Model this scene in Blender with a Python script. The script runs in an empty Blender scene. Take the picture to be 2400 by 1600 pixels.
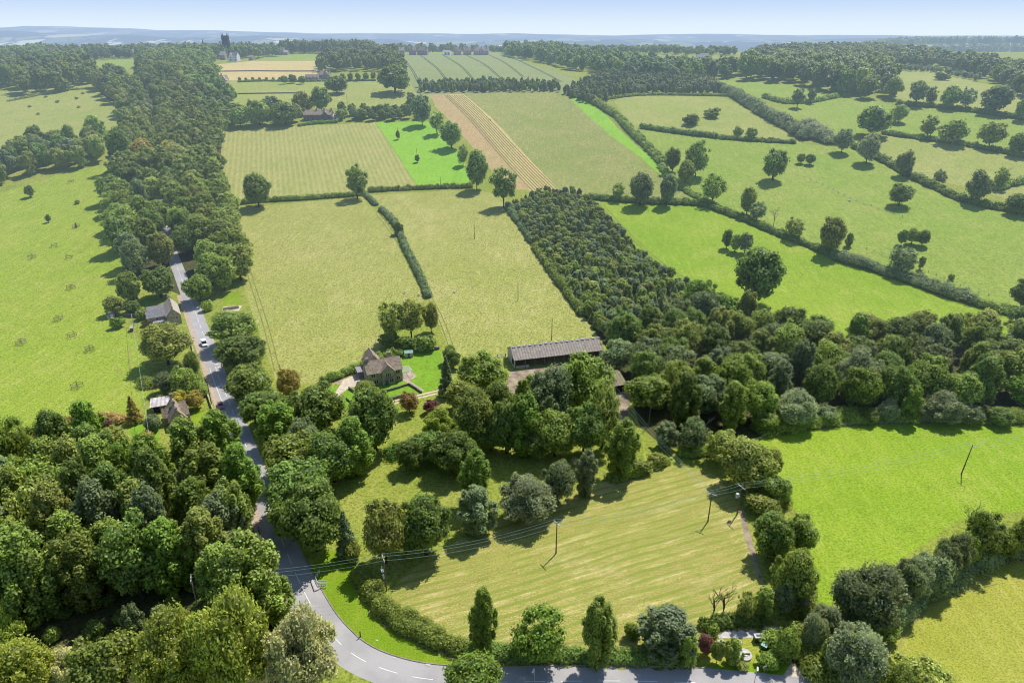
import bpy, bmesh, math, random
import numpy as np
from mathutils import Vector, Matrix, geometry

random.seed(7)
RNG = np.random.default_rng(11)
R = math.radians
sc = bpy.context.scene
COL = sc.collection
CAM_H = 110.0
PITCH = math.atan((800 - 84) / 1600.0)       # below the horizon
CP, SP = math.cos(PITCH), math.sin(PITCH)

# ------------------------------------------------------------------ terrain
_yk = [-400, 235, 320, 430, 520, 620, 740, 850, 1000, 1150, 1320, 1480, 1850, 2500, 3800, 5000, 6200, 9000, 12000, 20000]
_zk = [0, 0, 6, 19, 33, 49, 64.5, 73.5, 80.5, 84.3, 84, 74, 36, 8, 10, 70, 40, 100, 60, 0]
_yt = np.arange(-400, 20001, 10.0)
_zt = np.interp(_yt, _yk, _zk)
def _sm(a, k):
    w = np.hanning(2 * k + 1); w /= w.sum()
    return np.convolve(np.pad(a, k, mode='edge'), w, mode='valid')
_near = _sm(_zt, 6); _farz = _sm(_zt, 60)
_wf = np.clip((_yt - 1600) / 800, 0, 1)
_zt = _near * (1 - _wf) + _farz * _wf
_rc = [-2000, 0, 65, 190, 290, 374, 560, 800, 1208, 1378, 1600, 2000, 2400, 5000]
_rr = [72, 69, 66, 68, 69, 73, 76, 80, 80, 84, 81, 84, 85, 86]

def ss(a, b, x):
    t = np.clip((x - a) / (b - a), 0, 1); return t * t * (3 - 2 * t)

def terr(x, y):
    x = np.asarray(x, float); y = np.asarray(y, float)
    w = ss(240, 360, y) * (1 - ss(600, 900, y))
    ye = y + 0.22 * np.clip(x - 40, 0, 380) * w
    z = np.interp(ye, _yt, _zt)
    z = z + ss(150, 350, y) * (1 - ss(900, 1300, y)) * (0.8 * np.sin(x / 61.0 + y / 97.0) + 0.6 * np.sin(x / 37.0 - y / 53.0 + 1.3)) * 0.9
    # far ridges
    az = 1200 + 1600 * x / np.maximum(0.913 * y, 50)
    rr = np.interp(az, _rc, _rr)
    top = 110 + (84 - rr) / 1600.0 * 9000
    wr = ss(6300, 8800, y) * (1 - ss(9500, 13000, y))
    rough = 7 * np.sin(x / 310.0) + 5 * np.sin(x / 137.0 + 2) + 3 * np.sin(x / 71.0 + y / 200.)
    z = z * (1 - wr) + (top + rough * 0.5) * wr
    w2 = ss(3900, 5000, y) * (1 - ss(5200, 6200, y))
    r2 = np.interp(az, [-500, 0, 400, 800, 1300, 2400], [80, 78, 84, 92, 95, 92])
    z = z * (1 - w2) + (110 + (84 - r2) / 1600 * 5000 + rough * 1.2) * w2
    # wooded rise on the right beyond the near hill
    z = z + 66 * ss(700, 1200, x) * np.exp(-((y - 2250) / 380) ** 2)
    return z

def ground(x, y): return float(terr(x, y))

def project(p):
    x, y, z = p
    zc = y * CP - (z - CAM_H) * SP
    yc = y * SP + (z - CAM_H) * CP
    return 1200 + 1600 * x / zc, 800 - 1600 * yc / zc, zc

_ts = np.concatenate([np.arange(90, 1600, 2.0), np.arange(1600, 14000, 25.0)])
def at(c, r):
    """a point of the reference -> the place on the ground that it shows"""
    u, v = (c - 1200) / 1600.0, (800 - r) / 1600.0
    d = np.array([u, CP + v * SP, v * CP - SP])
    px, py, pz = d[0] * _ts, d[1] * _ts, CAM_H + d[2] * _ts
    g = terr(px, py)
    hit = np.nonzero(pz <= g)[0]
    i = hit[0] if len(hit) else len(_ts) - 1
    if i == 0: t = _ts[0] if pz[0] > g[0] else _ts[0]
    else:
        a, b = pz[i - 1] - g[i - 1], pz[i] - g[i]
        t = _ts[i - 1] + (_ts[i] - _ts[i - 1]) * (a / (a - b) if a != b else 0)
    x, y = float(d[0] * t), float(d[1] * t)
    return Vector((x, y, ground(x, y)))

def at_near(c, r):
    p = at(c, r)
    if p.y < 1450: return p
    rr = r
    while rr < 200:
        p = at(c, rr)
        if p.y < 1400: break
        rr += 1
    f = 1400 / p.y
    return Vector((p.x * f, 1400.0, ground(p.x * f, 1400)))

def densify(pts, step, closed=False):
    out = []
    n = len(pts)
    for i in range(n if closed else n - 1):
        a, b = pts[i], pts[(i + 1) % n]
        L = math.hypot(b[0] - a[0], b[1] - a[1])
        s = max(step, math.hypot(*a[:2]) * 0.02)
        k = max(1, int(L / s))
        for j in range(k):
            f = j / k
            out.append((a[0] + (b[0] - a[0]) * f, a[1] + (b[1] - a[1]) * f))
    if not closed: out.append((pts[-1][0], pts[-1][1]))
    return out

def smooth_path(pts, n=6):
    """Catmull-Rom through 2D points"""
    P = [pts[0]] + list(pts) + [pts[-1]]
    out = []
    for i in range(1, len(P) - 2):
        p0, p1, p2, p3 = [np.array(q[:2], float) for q in P[i - 1:i + 3]]
        for j in range(n):
            t = j / n
            q = 0.5 * ((2 * p1) + (-p0 + p2) * t + (2 * p0 - 5 * p1 + 4 * p2 - p3) * t * t + (-p0 + 3 * p1 - 3 * p2 + p3) * t ** 3)
            out.append((q[0], q[1]))
    out.append(tuple(P[-2][:2]))
    return out

def world_path(px, n=5):
    return smooth_path([at(c, r)[:2] for c, r in px], n)

def offset_path(path, d):
    out = []
    for i, p in enumerate(path):
        a = path[max(0, i - 1)]; b = path[min(len(path) - 1, i + 1)]
        tx, ty = b[0] - a[0], b[1] - a[1]; L = math.hypot(tx, ty) or 1
        dd = d[i] if isinstance(d, (list, tuple)) else d
        out.append((p[0] + ty / L * dd, p[1] - tx / L * dd))   # d > 0: right of the direction of travel
    return out

def in_poly(X, Y, poly):
    X = np.asarray(X); Y = np.asarray(Y)
    ins = np.zeros(X.shape, bool)
    n = len(poly)
    for i in range(n):
        x1, y1 = poly[i][:2]; x2, y2 = poly[(i + 1) % n][:2]
        if y1 == y2: continue
        c = ((y1 > Y) != (y2 > Y)) & (X < (x2 - x1) * (Y - y1) / (y2 - y1) + x1)
        ins ^= c
    return ins

# ------------------------------------------------------------------ object helpers
def tag(o, label=None, cat=None, group=None, kind=None):
    if label: o['label'] = label
    if cat: o['category'] = cat
    if group: o['group'] = group
    if kind: o['kind'] = kind
    return o

def link(o, parent=None):
    COL.objects.link(o)
    if parent is not None: o.parent = parent
    return o

def empty(name, loc, rz=0.0):
    o = bpy.data.objects.new(name, None); o.empty_display_size = 0.5
    o.location = loc; o.rotation_euler = (0, 0, rz)
    return link(o)

class MB:
    """collects boxes, prisms and tubes into one mesh"""
    def __init__(s): s.v, s.f, s.mi = [], [], []
    def add(s, vs, fs, m=0):
        b = len(s.v); s.v += [tuple(map(float, q)) for q in vs]
        s.f += [tuple(b + i for i in q) for q in fs]; s.mi += [m] * len(fs)
    def box(s, x0, x1, y0, y1, z0, z1, m=0, mat=None):
        vs = [Vector((x, y, z)) for z in (z0, z1) for y in (y0, y1) for x in (x0, x1)]
        if mat is not None: vs = [mat @ q for q in vs]
        s.add(vs, [(0, 2, 3, 1), (4, 5, 7, 6), (0, 1, 5, 4), (2, 6, 7, 3), (0, 4, 6, 2), (1, 3, 7, 5)], m)
    def tube(s, pts, rad, n=6, m=0, cap=True):
        pts = [Vector(p) for p in pts]; rads = rad if isinstance(rad, (list, tuple)) else [rad] * len(pts)
        b = len(s.v); rings = []
        for i, p in enumerate(pts):
            t = (pts[min(i + 1, len(pts) - 1)] - pts[max(i - 1, 0)]).normalized()
            u = t.cross(Vector((0, 0, 1)))
            if u.length < 1e-3: u = Vector((1, 0, 0))
            u.normalize(); w = t.cross(u)
            for k in range(n):
                a = 2 * math.pi * k / n
                s.v.append(tuple(p + (u * math.cos(a) + w * math.sin(a)) * rads[i]))
        for i in range(len(pts) - 1):
            for k in range(n):
                k2 = (k + 1) % n
                s.f.append((b + i * n + k, b + (i + 1) * n + k, b + (i + 1) * n + k2, b + i * n + k2)); s.mi.append(m)
        if cap:
            s.f.append(tuple(b + k for k in range(n))); s.mi.append(m)
            s.f.append(tuple(b + (len(pts) - 1) * n + k for k in reversed(range(n)))); s.mi.append(m)
    def mesh(s, name, mats, smooth=False):
        me = bpy.data.meshes.new(name); me.from_pydata(s.v, [], s.f)
        for m in (mats if isinstance(mats, (list, tuple)) else [mats]): me.materials.append(m)
        me.polygons.foreach_set('material_index', s.mi)
        if smooth: me.polygons.foreach_set('use_smooth', [True] * len(s.f))
        me.update()
        return me
    def build(s, name, mats, parent=None, loc=None, rz=None, smooth=False):
        o = bpy.data.objects.new(name, s.mesh(name, mats, smooth))
        if loc is not None: o.location = loc
        if rz is not None: o.rotation_euler = (0, 0, rz)
        return link(o, parent)

def np_mesh(name, V, F, mats, colors=None, smooth=False, midx=None):
    """V (n,3); F (m,k) equal-sized faces"""
    me = bpy.data.meshes.new(name)
    V = np.asarray(V, np.float32); F = np.asarray(F, np.int32); k = F.shape[1]
    me.vertices.add(len(V)); me.vertices.foreach_set('co', V.ravel())
    me.loops.add(F.size); me.loops.foreach_set('vertex_index', F.ravel())
    me.polygons.add(len(F)); me.polygons.foreach_set('loop_start', np.arange(0, F.size, k, dtype=np.int32))
    me.polygons.foreach_set('loop_total', np.full(len(F), k, np.int32))
    if smooth: me.polygons.foreach_set('use_smooth', np.ones(len(F), bool))
    for m in (mats if isinstance(mats, (list, tuple)) else [mats]): me.materials.append(m)
    if midx is not None: me.polygons.foreach_set('material_index', midx.astype(np.int32))
    me.update(calc_edges=True)
    if colors is not None:
        a = me.attributes.new('tone', 'FLOAT_COLOR', 'FACE')
        c = np.ones((len(F), 4), np.float32); c[:, :3] = colors
        a.data.foreach_set('color', c.ravel())
    me.validate()
    return me

# ------------------------------------------------------------------ materials
def new_mat(name):
    m = bpy.data.materials.new(name); m.use_nodes = True
    nt = m.node_tree; nt.nodes.clear()
    return m, nt

_haze = bpy.data.node_groups.new('painted_haze', 'ShaderNodeTree')  # haze painted as a bluish glow mixed into every surface by distance
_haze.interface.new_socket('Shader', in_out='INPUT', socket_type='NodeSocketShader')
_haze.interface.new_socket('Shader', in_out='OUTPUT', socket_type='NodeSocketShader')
HAZE_L, HAZE_0, HAZE_GLOW = 3400.0, 220.0, (0.44, 0.58, 0.80)
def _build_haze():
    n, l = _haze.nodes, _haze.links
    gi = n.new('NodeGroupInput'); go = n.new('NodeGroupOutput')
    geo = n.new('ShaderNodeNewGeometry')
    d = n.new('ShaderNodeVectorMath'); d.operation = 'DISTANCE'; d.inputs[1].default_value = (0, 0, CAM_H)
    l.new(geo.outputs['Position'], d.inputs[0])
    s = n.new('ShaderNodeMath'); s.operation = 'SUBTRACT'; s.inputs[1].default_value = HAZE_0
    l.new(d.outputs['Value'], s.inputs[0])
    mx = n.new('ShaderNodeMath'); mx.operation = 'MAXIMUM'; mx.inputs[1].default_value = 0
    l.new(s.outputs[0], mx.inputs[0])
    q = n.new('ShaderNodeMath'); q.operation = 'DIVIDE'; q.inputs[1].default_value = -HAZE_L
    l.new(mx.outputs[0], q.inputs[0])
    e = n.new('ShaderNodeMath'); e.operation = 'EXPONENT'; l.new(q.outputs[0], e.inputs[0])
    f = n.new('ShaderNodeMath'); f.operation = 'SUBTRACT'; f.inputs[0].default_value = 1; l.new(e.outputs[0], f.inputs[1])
    em = n.new('ShaderNodeEmission'); em.inputs[0].default_value = (*HAZE_GLOW, 1); em.inputs[1].default_value = 1.0  # surfaces themselves emit the haze colour, there is no air volume
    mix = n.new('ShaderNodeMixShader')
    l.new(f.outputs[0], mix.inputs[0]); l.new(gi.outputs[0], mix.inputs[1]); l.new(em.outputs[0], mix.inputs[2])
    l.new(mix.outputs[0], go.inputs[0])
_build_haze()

class NT:
    """short-hand for building node trees"""
    def __init__(s, nt): s.nt = nt; s.pos = None
    def n(s, t, **kw):
        q = s.nt.nodes.new('ShaderNode' + t)
        for k, v in kw.items(): setattr(q, k, v)
        return q
    def l(s, a, b): s.nt.links.new(a, b)
    def position(s):
        if s.pos is None: s.pos = s.n('NewGeometry').outputs['Position']
        return s.pos
    def noise(s, scale, detail=3, rough=0.55, vec=None, dim='3D'):
        q = s.n('TexNoise'); q.inputs['Scale'].default_value = scale; q.inputs['Detail'].default_value = detail
        q.inputs['Roughness'].default_value = rough
        s.l(vec or s.position(), q.inputs['Vector']); return q.outputs['Fac']
    def ramp(s, fac, a, b, ca=0.0, cb=1.0):
        q = s.n('MapRange'); q.interpolation_type = 'SMOOTHSTEP'
        q.inputs['From Min'].default_value = a; q.inputs['From Max'].default_value = b
        q.inputs['To Min'].default_value = ca; q.inputs['To Max'].default_value = cb
        s.l(fac, q.inputs['Value']); return q.outputs['Result']
    def math(s, op, a, b=None):
        q = s.n('Math', operation=op)
        for i, v in enumerate((a, b)):
            if v is None: continue
            if isinstance(v, (int, float)): q.inputs[i].default_value = v
            else: s.l(v, q.inputs[i])
        return q.outputs[0]
    def mix(s, fac, a, b, mode='MIX'):
        q = s.n('Mix', data_type='RGBA', blend_type=mode)
        for i, v in ((0, fac), (6, a), (7, b)):
            if isinstance(v, (int, float)): q.inputs[i].default_value = v
            elif isinstance(v, tuple): q.inputs[i].default_value = (*v[:3], 1)
            else: s.l(v, q.inputs[i])
        return q.outputs[2]
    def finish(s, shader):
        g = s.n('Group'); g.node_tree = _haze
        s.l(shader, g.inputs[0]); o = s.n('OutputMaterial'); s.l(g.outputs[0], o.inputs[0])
    def principled(s, col, rough=0.8, spec=0.2, metal=0.0, bump=None, bs=0.3, bd=0.1):
        p = s.n('BsdfPrincipled'); p.inputs['Roughness'].default_value = rough
        p.inputs['Specular IOR Level'].default_value = spec; p.inputs['Metallic'].default_value = metal
        if isinstance(col, tuple): p.inputs['Base Color'].default_value = (*col[:3], 1)
        else: s.l(col, p.inputs['Base Color'])
        if bump is not None:
            b = s.n('Bump'); b.inputs['Strength'].default_value = bs; b.inputs['Distance'].default_value = bd
            s.l(bump, b.inputs['Height']); s.l(b.outputs[0], p.inputs['Normal'])
        return p.outputs[0]

def grass_mat(name, c1, c2, c3=None, tuft=0.35, fine=0.9, stripe=None, dry=0.5, big=0.018, wobble=1.6, streak=85, sk=0.45):
    """c1 base, c2 patches, c3 dry/bare flecks; stripe = (angle deg, width m, colour, strength); streak = direction of the growth"""
    m, nt = new_mat(name); t = NT(nt)
    c1, c2, c3 = [q and (q[0] * 1.44, q[1] * 1.22, q[2] * 1.22) for q in (c1, c2, c3)]
    mp = t.n('Mapping'); mp.inputs['Rotation'].default_value = (0, 0, -R(streak)); t.l(t.position(), mp.inputs[0])
    mp2 = t.n('Mapping'); mp2.inputs['Scale'].default_value = (0.07, 0.45, 0); t.l(mp.outputs[0], mp2.inputs[0])
    n1 = t.noise(big, 4, 0.65); n2 = t.noise(0.22, 3, 0.75); n3 = t.noise(fine, 3, 0.85); ns = t.noise(1.0, 3, 0.7, mp2.outputs[0])
    col = t.mix(t.ramp(n1, 0.36, 0.62), c1, c2)
    nb = t.noise(big * 2.6, 5, 0.75)
    col = t.mix(t.ramp(nb, 0.50, 0.66, 0, dry * 0.7), col, c3 or c2)
    col = t.mix(t.ramp(nb, 0.46, 0.34, 0, 0.45), col, (c1[0] * 0.70, c1[1] * 0.86, c1[2] * 0.7))
    col = t.mix(t.ramp(ns, 0.42, 0.62, 0, sk), col, tuple(x * 0.80 for x in c2))
    col = t.mix(t.ramp(ns, 0.46, 0.30, 0, sk), col, c3 or tuple(x * 1.15 for x in c1))
    col = t.mix(t.ramp(n2, 0.48, 0.68, 0, 0.4), col, tuple(x * 0.74 for x in c1))
    if c3: col = t.mix(t.math('MULTIPLY', t.ramp(n3, 0.50, 0.62), t.ramp(n1, 0.3, 0.6, dry * 0.35, dry * 0.8)), col, c3)
    fl = t.noise(fine * 1.3, 2, 0.9)
    col = t.mix(t.ramp(fl, 0.52, 0.60, 0, min(1, tuft * 1.5 + .1)), col, tuple(x * 0.42 for x in c1))  # dark flecks paint in the short shadows of the tufts
    col = t.mix(t.ramp(fl, 0.39, 0.48, 0.45 * tuft + .2, 0), col, tuple(min(1, x * 1.5) for x in c1))
    if stripe:
        ang, w, sc_, st = stripe
        dt = t.n('VectorMath', operation='DOT_PRODUCT'); dt.inputs[1].default_value = (math.cos(R(ang)) / w, math.sin(R(ang)) / w, 0)
        t.l(t.position(), dt.inputs[0])
        wob = t.math('MULTIPLY', t.math('SUBTRACT', t.noise(0.03, 2), 0.5), wobble)
        s_ = t.math('SINE', t.math('MULTIPLY', t.math('ADD', dt.outputs['Value'], wob), 2 * math.pi))
        f = t.math('MULTIPLY', t.math('MULTIPLY', t.ramp(s_, -0.1, 0.8), t.ramp(t.noise(0.07, 3, 0.75), 0.36, 0.52, 0.3, 1)), st)
        f = t.math('MULTIPLY', f, t.ramp(n3, 0.35, 0.55, 0.5, 1.0))
        col = t.mix(f, col, sc_)
        f2 = t.math('MULTIPLY', t.math('MULTIPLY', t.ramp(s_, -0.1, -0.8), t.ramp(n2, 0.4, 0.6, 0.3, 1)), st * 0.5)
        col = t.mix(f2, col, (c1[0] * 0.62, c1[1] * 0.86, c1[2] * 0.6))
    sh = t.principled(col, 0.9, 0.08, bump=n3, bs=0.6, bd=0.3)
    t.finish(sh); return m

def plain_mat(name, col, rough=0.8, spec=0.2, var=0.25, scale=0.8, col2=None, metal=0.0, bump=0.2, detail=4):
    m, nt = new_mat(name); t = NT(nt)
    n = t.noise(scale, detail, 0.65)
    c = t.mix(t.ramp(n, 0.3, 0.7), tuple(x * (1 - var) for x in col), col2 or tuple(min(1, x * (1 + var)) for x in col))
    t.finish(t.principled(c, rough, spec, metal, bump=n if bump else None, bs=bump, bd=0.05)); return m

def leaf_mat():
    m, nt = new_mat('leaf_green'); t = NT(nt)
    oi = t.n('ObjectInfo'); at_ = t.n('Attribute', attribute_name='tone')
    rnd = t.ramp(oi.outputs['Random'], 0, 1, 0.82, 1.18)
    c = t.mix(1.0, oi.outputs['Color'], at_.outputs['Color'], 'MULTIPLY')
    hs = t.n('HueSaturation'); t.l(c, hs.inputs['Color']); t.l(rnd, hs.inputs['Value'])
    t.l(t.ramp(oi.outputs['Random'], 0, 1, 0.488, 0.508), hs.inputs['Hue'])
    c = hs.outputs[0]
    p = t.principled(c, 0.5, 0.35)
    tr = t.n('BsdfTranslucent')
    ct = t.mix(0.5, c, (0.42, 0.48, 0.08))
    t.l(ct, tr.inputs[0])
    mx = t.n('MixShader'); mx.inputs[0].default_value = 0.46
    t.l(p, mx.inputs[1]); t.l(tr.outputs[0], mx.inputs[2])
    t.finish(mx.outputs[0]); return m
M = {}
M['leaf'] = leaf_mat()
M['bark'] = plain_mat('bark', (0.085, 0.068, 0.05), 0.95, 0.1, 0.4, 3.0)
M['deadwood'] = plain_mat('dead_wood', (0.22, 0.19, 0.16), 0.95, 0.1, 0.3, 3.0)
# ------------------------------------------------------------------ the land: fields, roads, hills as one conformal sheet
G_BASE = ((0.155, 0.235, 0.030), (0.190, 0.255, 0.045), (0.30, 0.30, 0.10))
M['pasture'] = grass_mat('pasture_grass', *G_BASE)
M['pasture_l'] = grass_mat('pasture_left', (0.175, 0.285, 0.028), (0.200, 0.300, 0.036), (0.36, 0.34, 0.13), tuft=0.36, dry=0.3, fine=1.2)
M['pale'] = grass_mat('pale_meadow', (0.195, 0.275, 0.058), (0.235, 0.295, 0.080), (0.32, 0.32, 0.13), tuft=0.3, dry=0.5)
M['meadow'] = grass_mat('mown_meadow', (0.215, 0.275, 0.060), (0.240, 0.290, 0.078), (0.37, 0.38, 0.17), tuft=0.5, dry=0.7, fine=1.15)
M['hill'] = grass_mat('hill_meadow', (0.160, 0.275, 0.036), (0.190, 0.285, 0.050), (0.33, 0.32, 0.12), tuft=0.35, dry=0.45, stripe=(72, 9, (0.23, 0.33, 0.05), 0.3))
M['vivid'] = grass_mat('lush_grass', (0.148, 0.285, 0.018), (0.180, 0.305, 0.024), (0.27, 0.34, 0.07), tuft=0.32, dry=0.8, fine=1.3)
M['neon'] = grass_mat('fresh_grass_strip', (0.150, 0.350, 0.030), (0.180, 0.370, 0.035), (0.20, 0.37, 0.05), tuft=0.15, dry=0.3)
M['lawn'] = grass_mat('lawn_grass', (0.115, 0.260, 0.020), (0.140, 0.285, 0.024), None, tuft=0.18)
M['verge'] = grass_mat('verge_grass', (0.120, 0.245, 0.012), (0.165, 0.275, 0.020), (0.30, 0.30, 0.06), tuft=0.25, dry=0.35, fine=2.3)
M['straw'] = grass_mat('dry_stubble', (0.40, 0.36, 0.155), (0.34, 0.34, 0.13), (0.47, 0.40, 0.20), tuft=0.25, dry=0.5)
M['redstubble'] = grass_mat('red_dry_grass', (0.27, 0.27, 0.11), (0.33, 0.265, 0.13), (0.36, 0.30, 0.15), tuft=0.3, dry=0.6)
_ta, _tb = at(700, 312), at(722, 440)
_tn = math.degrees(math.atan2(_tb.y - _ta.y, _tb.x - _ta.x)) + 90
M['tilled'] = grass_mat('drilled_field', (0.215, 0.270, 0.070), (0.240, 0.280, 0.080), (0.38, 0.36, 0.16), tuft=0.3, dry=0.35,
                        stripe=(_tn, 3.4, (0.48, 0.44, 0.21), 0.38), wobble=0.25)
M['hay'] = grass_mat('hay_field', (0.240, 0.280, 0.060), (0.275, 0.282, 0.082), (0.54, 0.47, 0.26), tuft=0.4, dry=0.8, streak=22, sk=0.75, fine=2.3,
                     stripe=(112, 2.4, (0.185, 0.275, 0.03), 0.72), wobble=1.7)
M['wheat'] = grass_mat('green_wheat', (0.165, 0.230, 0.085), (0.185, 0.245, 0.095), None, tuft=0.1)
M['forb'] = grass_mat('herb_meadow', (0.170, 0.240, 0.055), (0.205, 0.255, 0.075), (0.33, 0.31, 0.14), tuft=0.4, dry=0.5)
M['olive'] = grass_mat('olive_meadow', (0.215, 0.285, 0.035), (0.250, 0.300, 0.05), (0.38, 0.36, 0.13), tuft=0.35, dry=0.35, fine=1.8)
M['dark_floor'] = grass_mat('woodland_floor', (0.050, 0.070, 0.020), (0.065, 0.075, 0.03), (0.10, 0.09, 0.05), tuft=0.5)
M['dirt'] = plain_mat('bare_earth', (0.25, 0.19, 0.13), 0.95, 0.1, 0.3, 0.25, (0.42, 0.34, 0.24), bump=0.4, detail=6)
M['gravel'] = plain_mat('pale_gravel', (0.56, 0.46, 0.34), 0.95, 0.1, 0.2, 1.4, (0.68, 0.58, 0.45), bump=0.4)
M['pavement'] = plain_mat('pinkish_pavement', (0.42, 0.33, 0.26), 0.9, 0.1, 0.15, 1.2, (0.5, 0.4, 0.32))
M['kerb'] = plain_mat('kerb_stone', (0.30, 0.26, 0.21), 0.9, 0.1, 0.2, 1.2)
M['paint'] = plain_mat('road_paint', (0.80, 0.80, 0.78), 0.7, 0.2, 0.06, 3)
M['concrete'] = plain_mat('pale_concrete', (0.52, 0.49, 0.46), 0.9, 0.1, 0.15, 1.0)
def road_mat():
    m, nt = new_mat('asphalt'); t = NT(nt)
    n1 = t.noise(0.12, 4, 0.6); n2 = t.noise(6.0, 2, 0.6)
    c = t.mix(t.ramp(n1, 0.35, 0.65), (0.34, 0.325, 0.32), (0.42, 0.40, 0.39))
    c = t.mix(t.ramp(n2, 0.4, 0.65, 0, 0.3), c, (0.24, 0.23, 0.23))
    t.finish(t.principled(c, 0.85, 0.25)); return m
M['road'] = road_mat()
M['water'] = plain_mat('pond_water', (0.045, 0.05, 0.035), 0.12, 0.5, 0.2, 0.4, bump=0.05)
def hills_mat():
    m, nt = new_mat('far_hills'); t = NT(nt)
    mp = t.n('Mapping'); mp.inputs['Scale'].default_value = (0.0055, 0.0024, 0.0); t.l(t.position(), mp.inputs[0])
    v = t.n('TexVoronoi', feature='F1'); v.inputs['Scale'].default_value = 1.0; t.l(mp.outputs[0], v.inputs['Vector'])
    sep = t.n('SeparateColor'); t.l(v.outputs['Color'], sep.inputs[0])
    base = t.mix(t.ramp(sep.outputs[0], 0.2, 0.8), (0.14, 0.20, 0.08), (0.34, 0.38, 0.18))
    base = t.mix(t.ramp(sep.outputs[1], 0.74, 0.78), base, (0.85, 0.75, 0.52))
    mp2 = t.n('Mapping'); mp2.inputs['Scale'].default_value = (1.0, 0.35, 1.0); t.l(t.position(), mp2.inputs[0])
    wood = t.noise(0.0026, 6, 0.68, mp2.outputs[0])
    tree = t.noise(0.012, 5, 0.85, mp2.outputs[0])
    wc = t.mix(t.ramp(tree, 0.35, 0.65), (0.0, 0.01, 0.01), (0.06, 0.085, 0.05))
    base = t.mix(t.ramp(wood, 0.47, 0.51), base, wc)
    # hedgerow lines between the far fields
    v2 = t.n('TexVoronoi', feature='DISTANCE_TO_EDGE'); v2.inputs['Scale'].default_value = 1.0; t.l(mp.outputs[0], v2.inputs['Vector'])
    base = t.mix(t.ramp(v2.outputs['Distance'], 0.03, 0.06, 0.9, 0.0), base, wc)
    t.finish(t.principled(base, 0.95, 0.05)); return m
M['hills'] = hills_mat()

# road centre line
ROAD_PX = [(262, 160), (300, 184), (335, 215), (360, 252), (368, 330), (372, 400), (380, 480), (392, 545), (401, 588), (420, 638), (439, 688),
           (456, 727), (474, 776), (494, 826), (512, 882), (531, 928), (548, 970), (563, 1010), (583, 1060), (603, 1110), (620, 1160),
           (640, 1210), (662, 1268), (694, 1346), (714, 1388), (733, 1424), (757, 1462), (789, 1499), (824, 1530), (871, 1556),
           (933, 1577), (1000, 1590), (1100, 1597), (1215, 1597), (1351, 1595), (1480, 1595), (1600, 1598), (1700, 1603), (1850, 1618), (2050, 1650), (2400, 1720)]
ROAD = world_path(ROAD_PX, 5)
HW = [3.3 - 0.6 * float(ss(112, 140, p[1])) * (1 if p[0] < 0 else 0) for p in ROAD]
road_L, road_R = offset_path(ROAD, [-w for w in HW]), offset_path(ROAD, HW)
ROAD_POLY = road_L + road_R[::-1]
i0 = min(range(len(ROAD)), key=lambda i: math.hypot(ROAD[i][0] - at(600, 1110)[0], ROAD[i][1] - at(600, 1110)[1]))
i1 = min(range(len(ROAD)), key=lambda i: math.hypot(ROAD[i][0] - at(733, 1424)[0], ROAD[i][1] - at(733, 1424)[1]))
# the path of travel runs towards the viewer, so its right hand side is the left of the picture
PAVE1 = offset_path(ROAD[i0:i1], HW[i0:i1]) + offset_path(ROAD[i0:i1], 5.2)[::-1]
j0 = min(range(len(ROAD)), key=lambda i: math.hypot(ROAD[i][0] - at(436, 685)[0], ROAD[i][1] - at(436, 685)[1]))
PAVE2 = offset_path(ROAD[j0:i0], HW[j0:i0]) + offset_path(ROAD[j0:i0], 4.5)[::-1]

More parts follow.
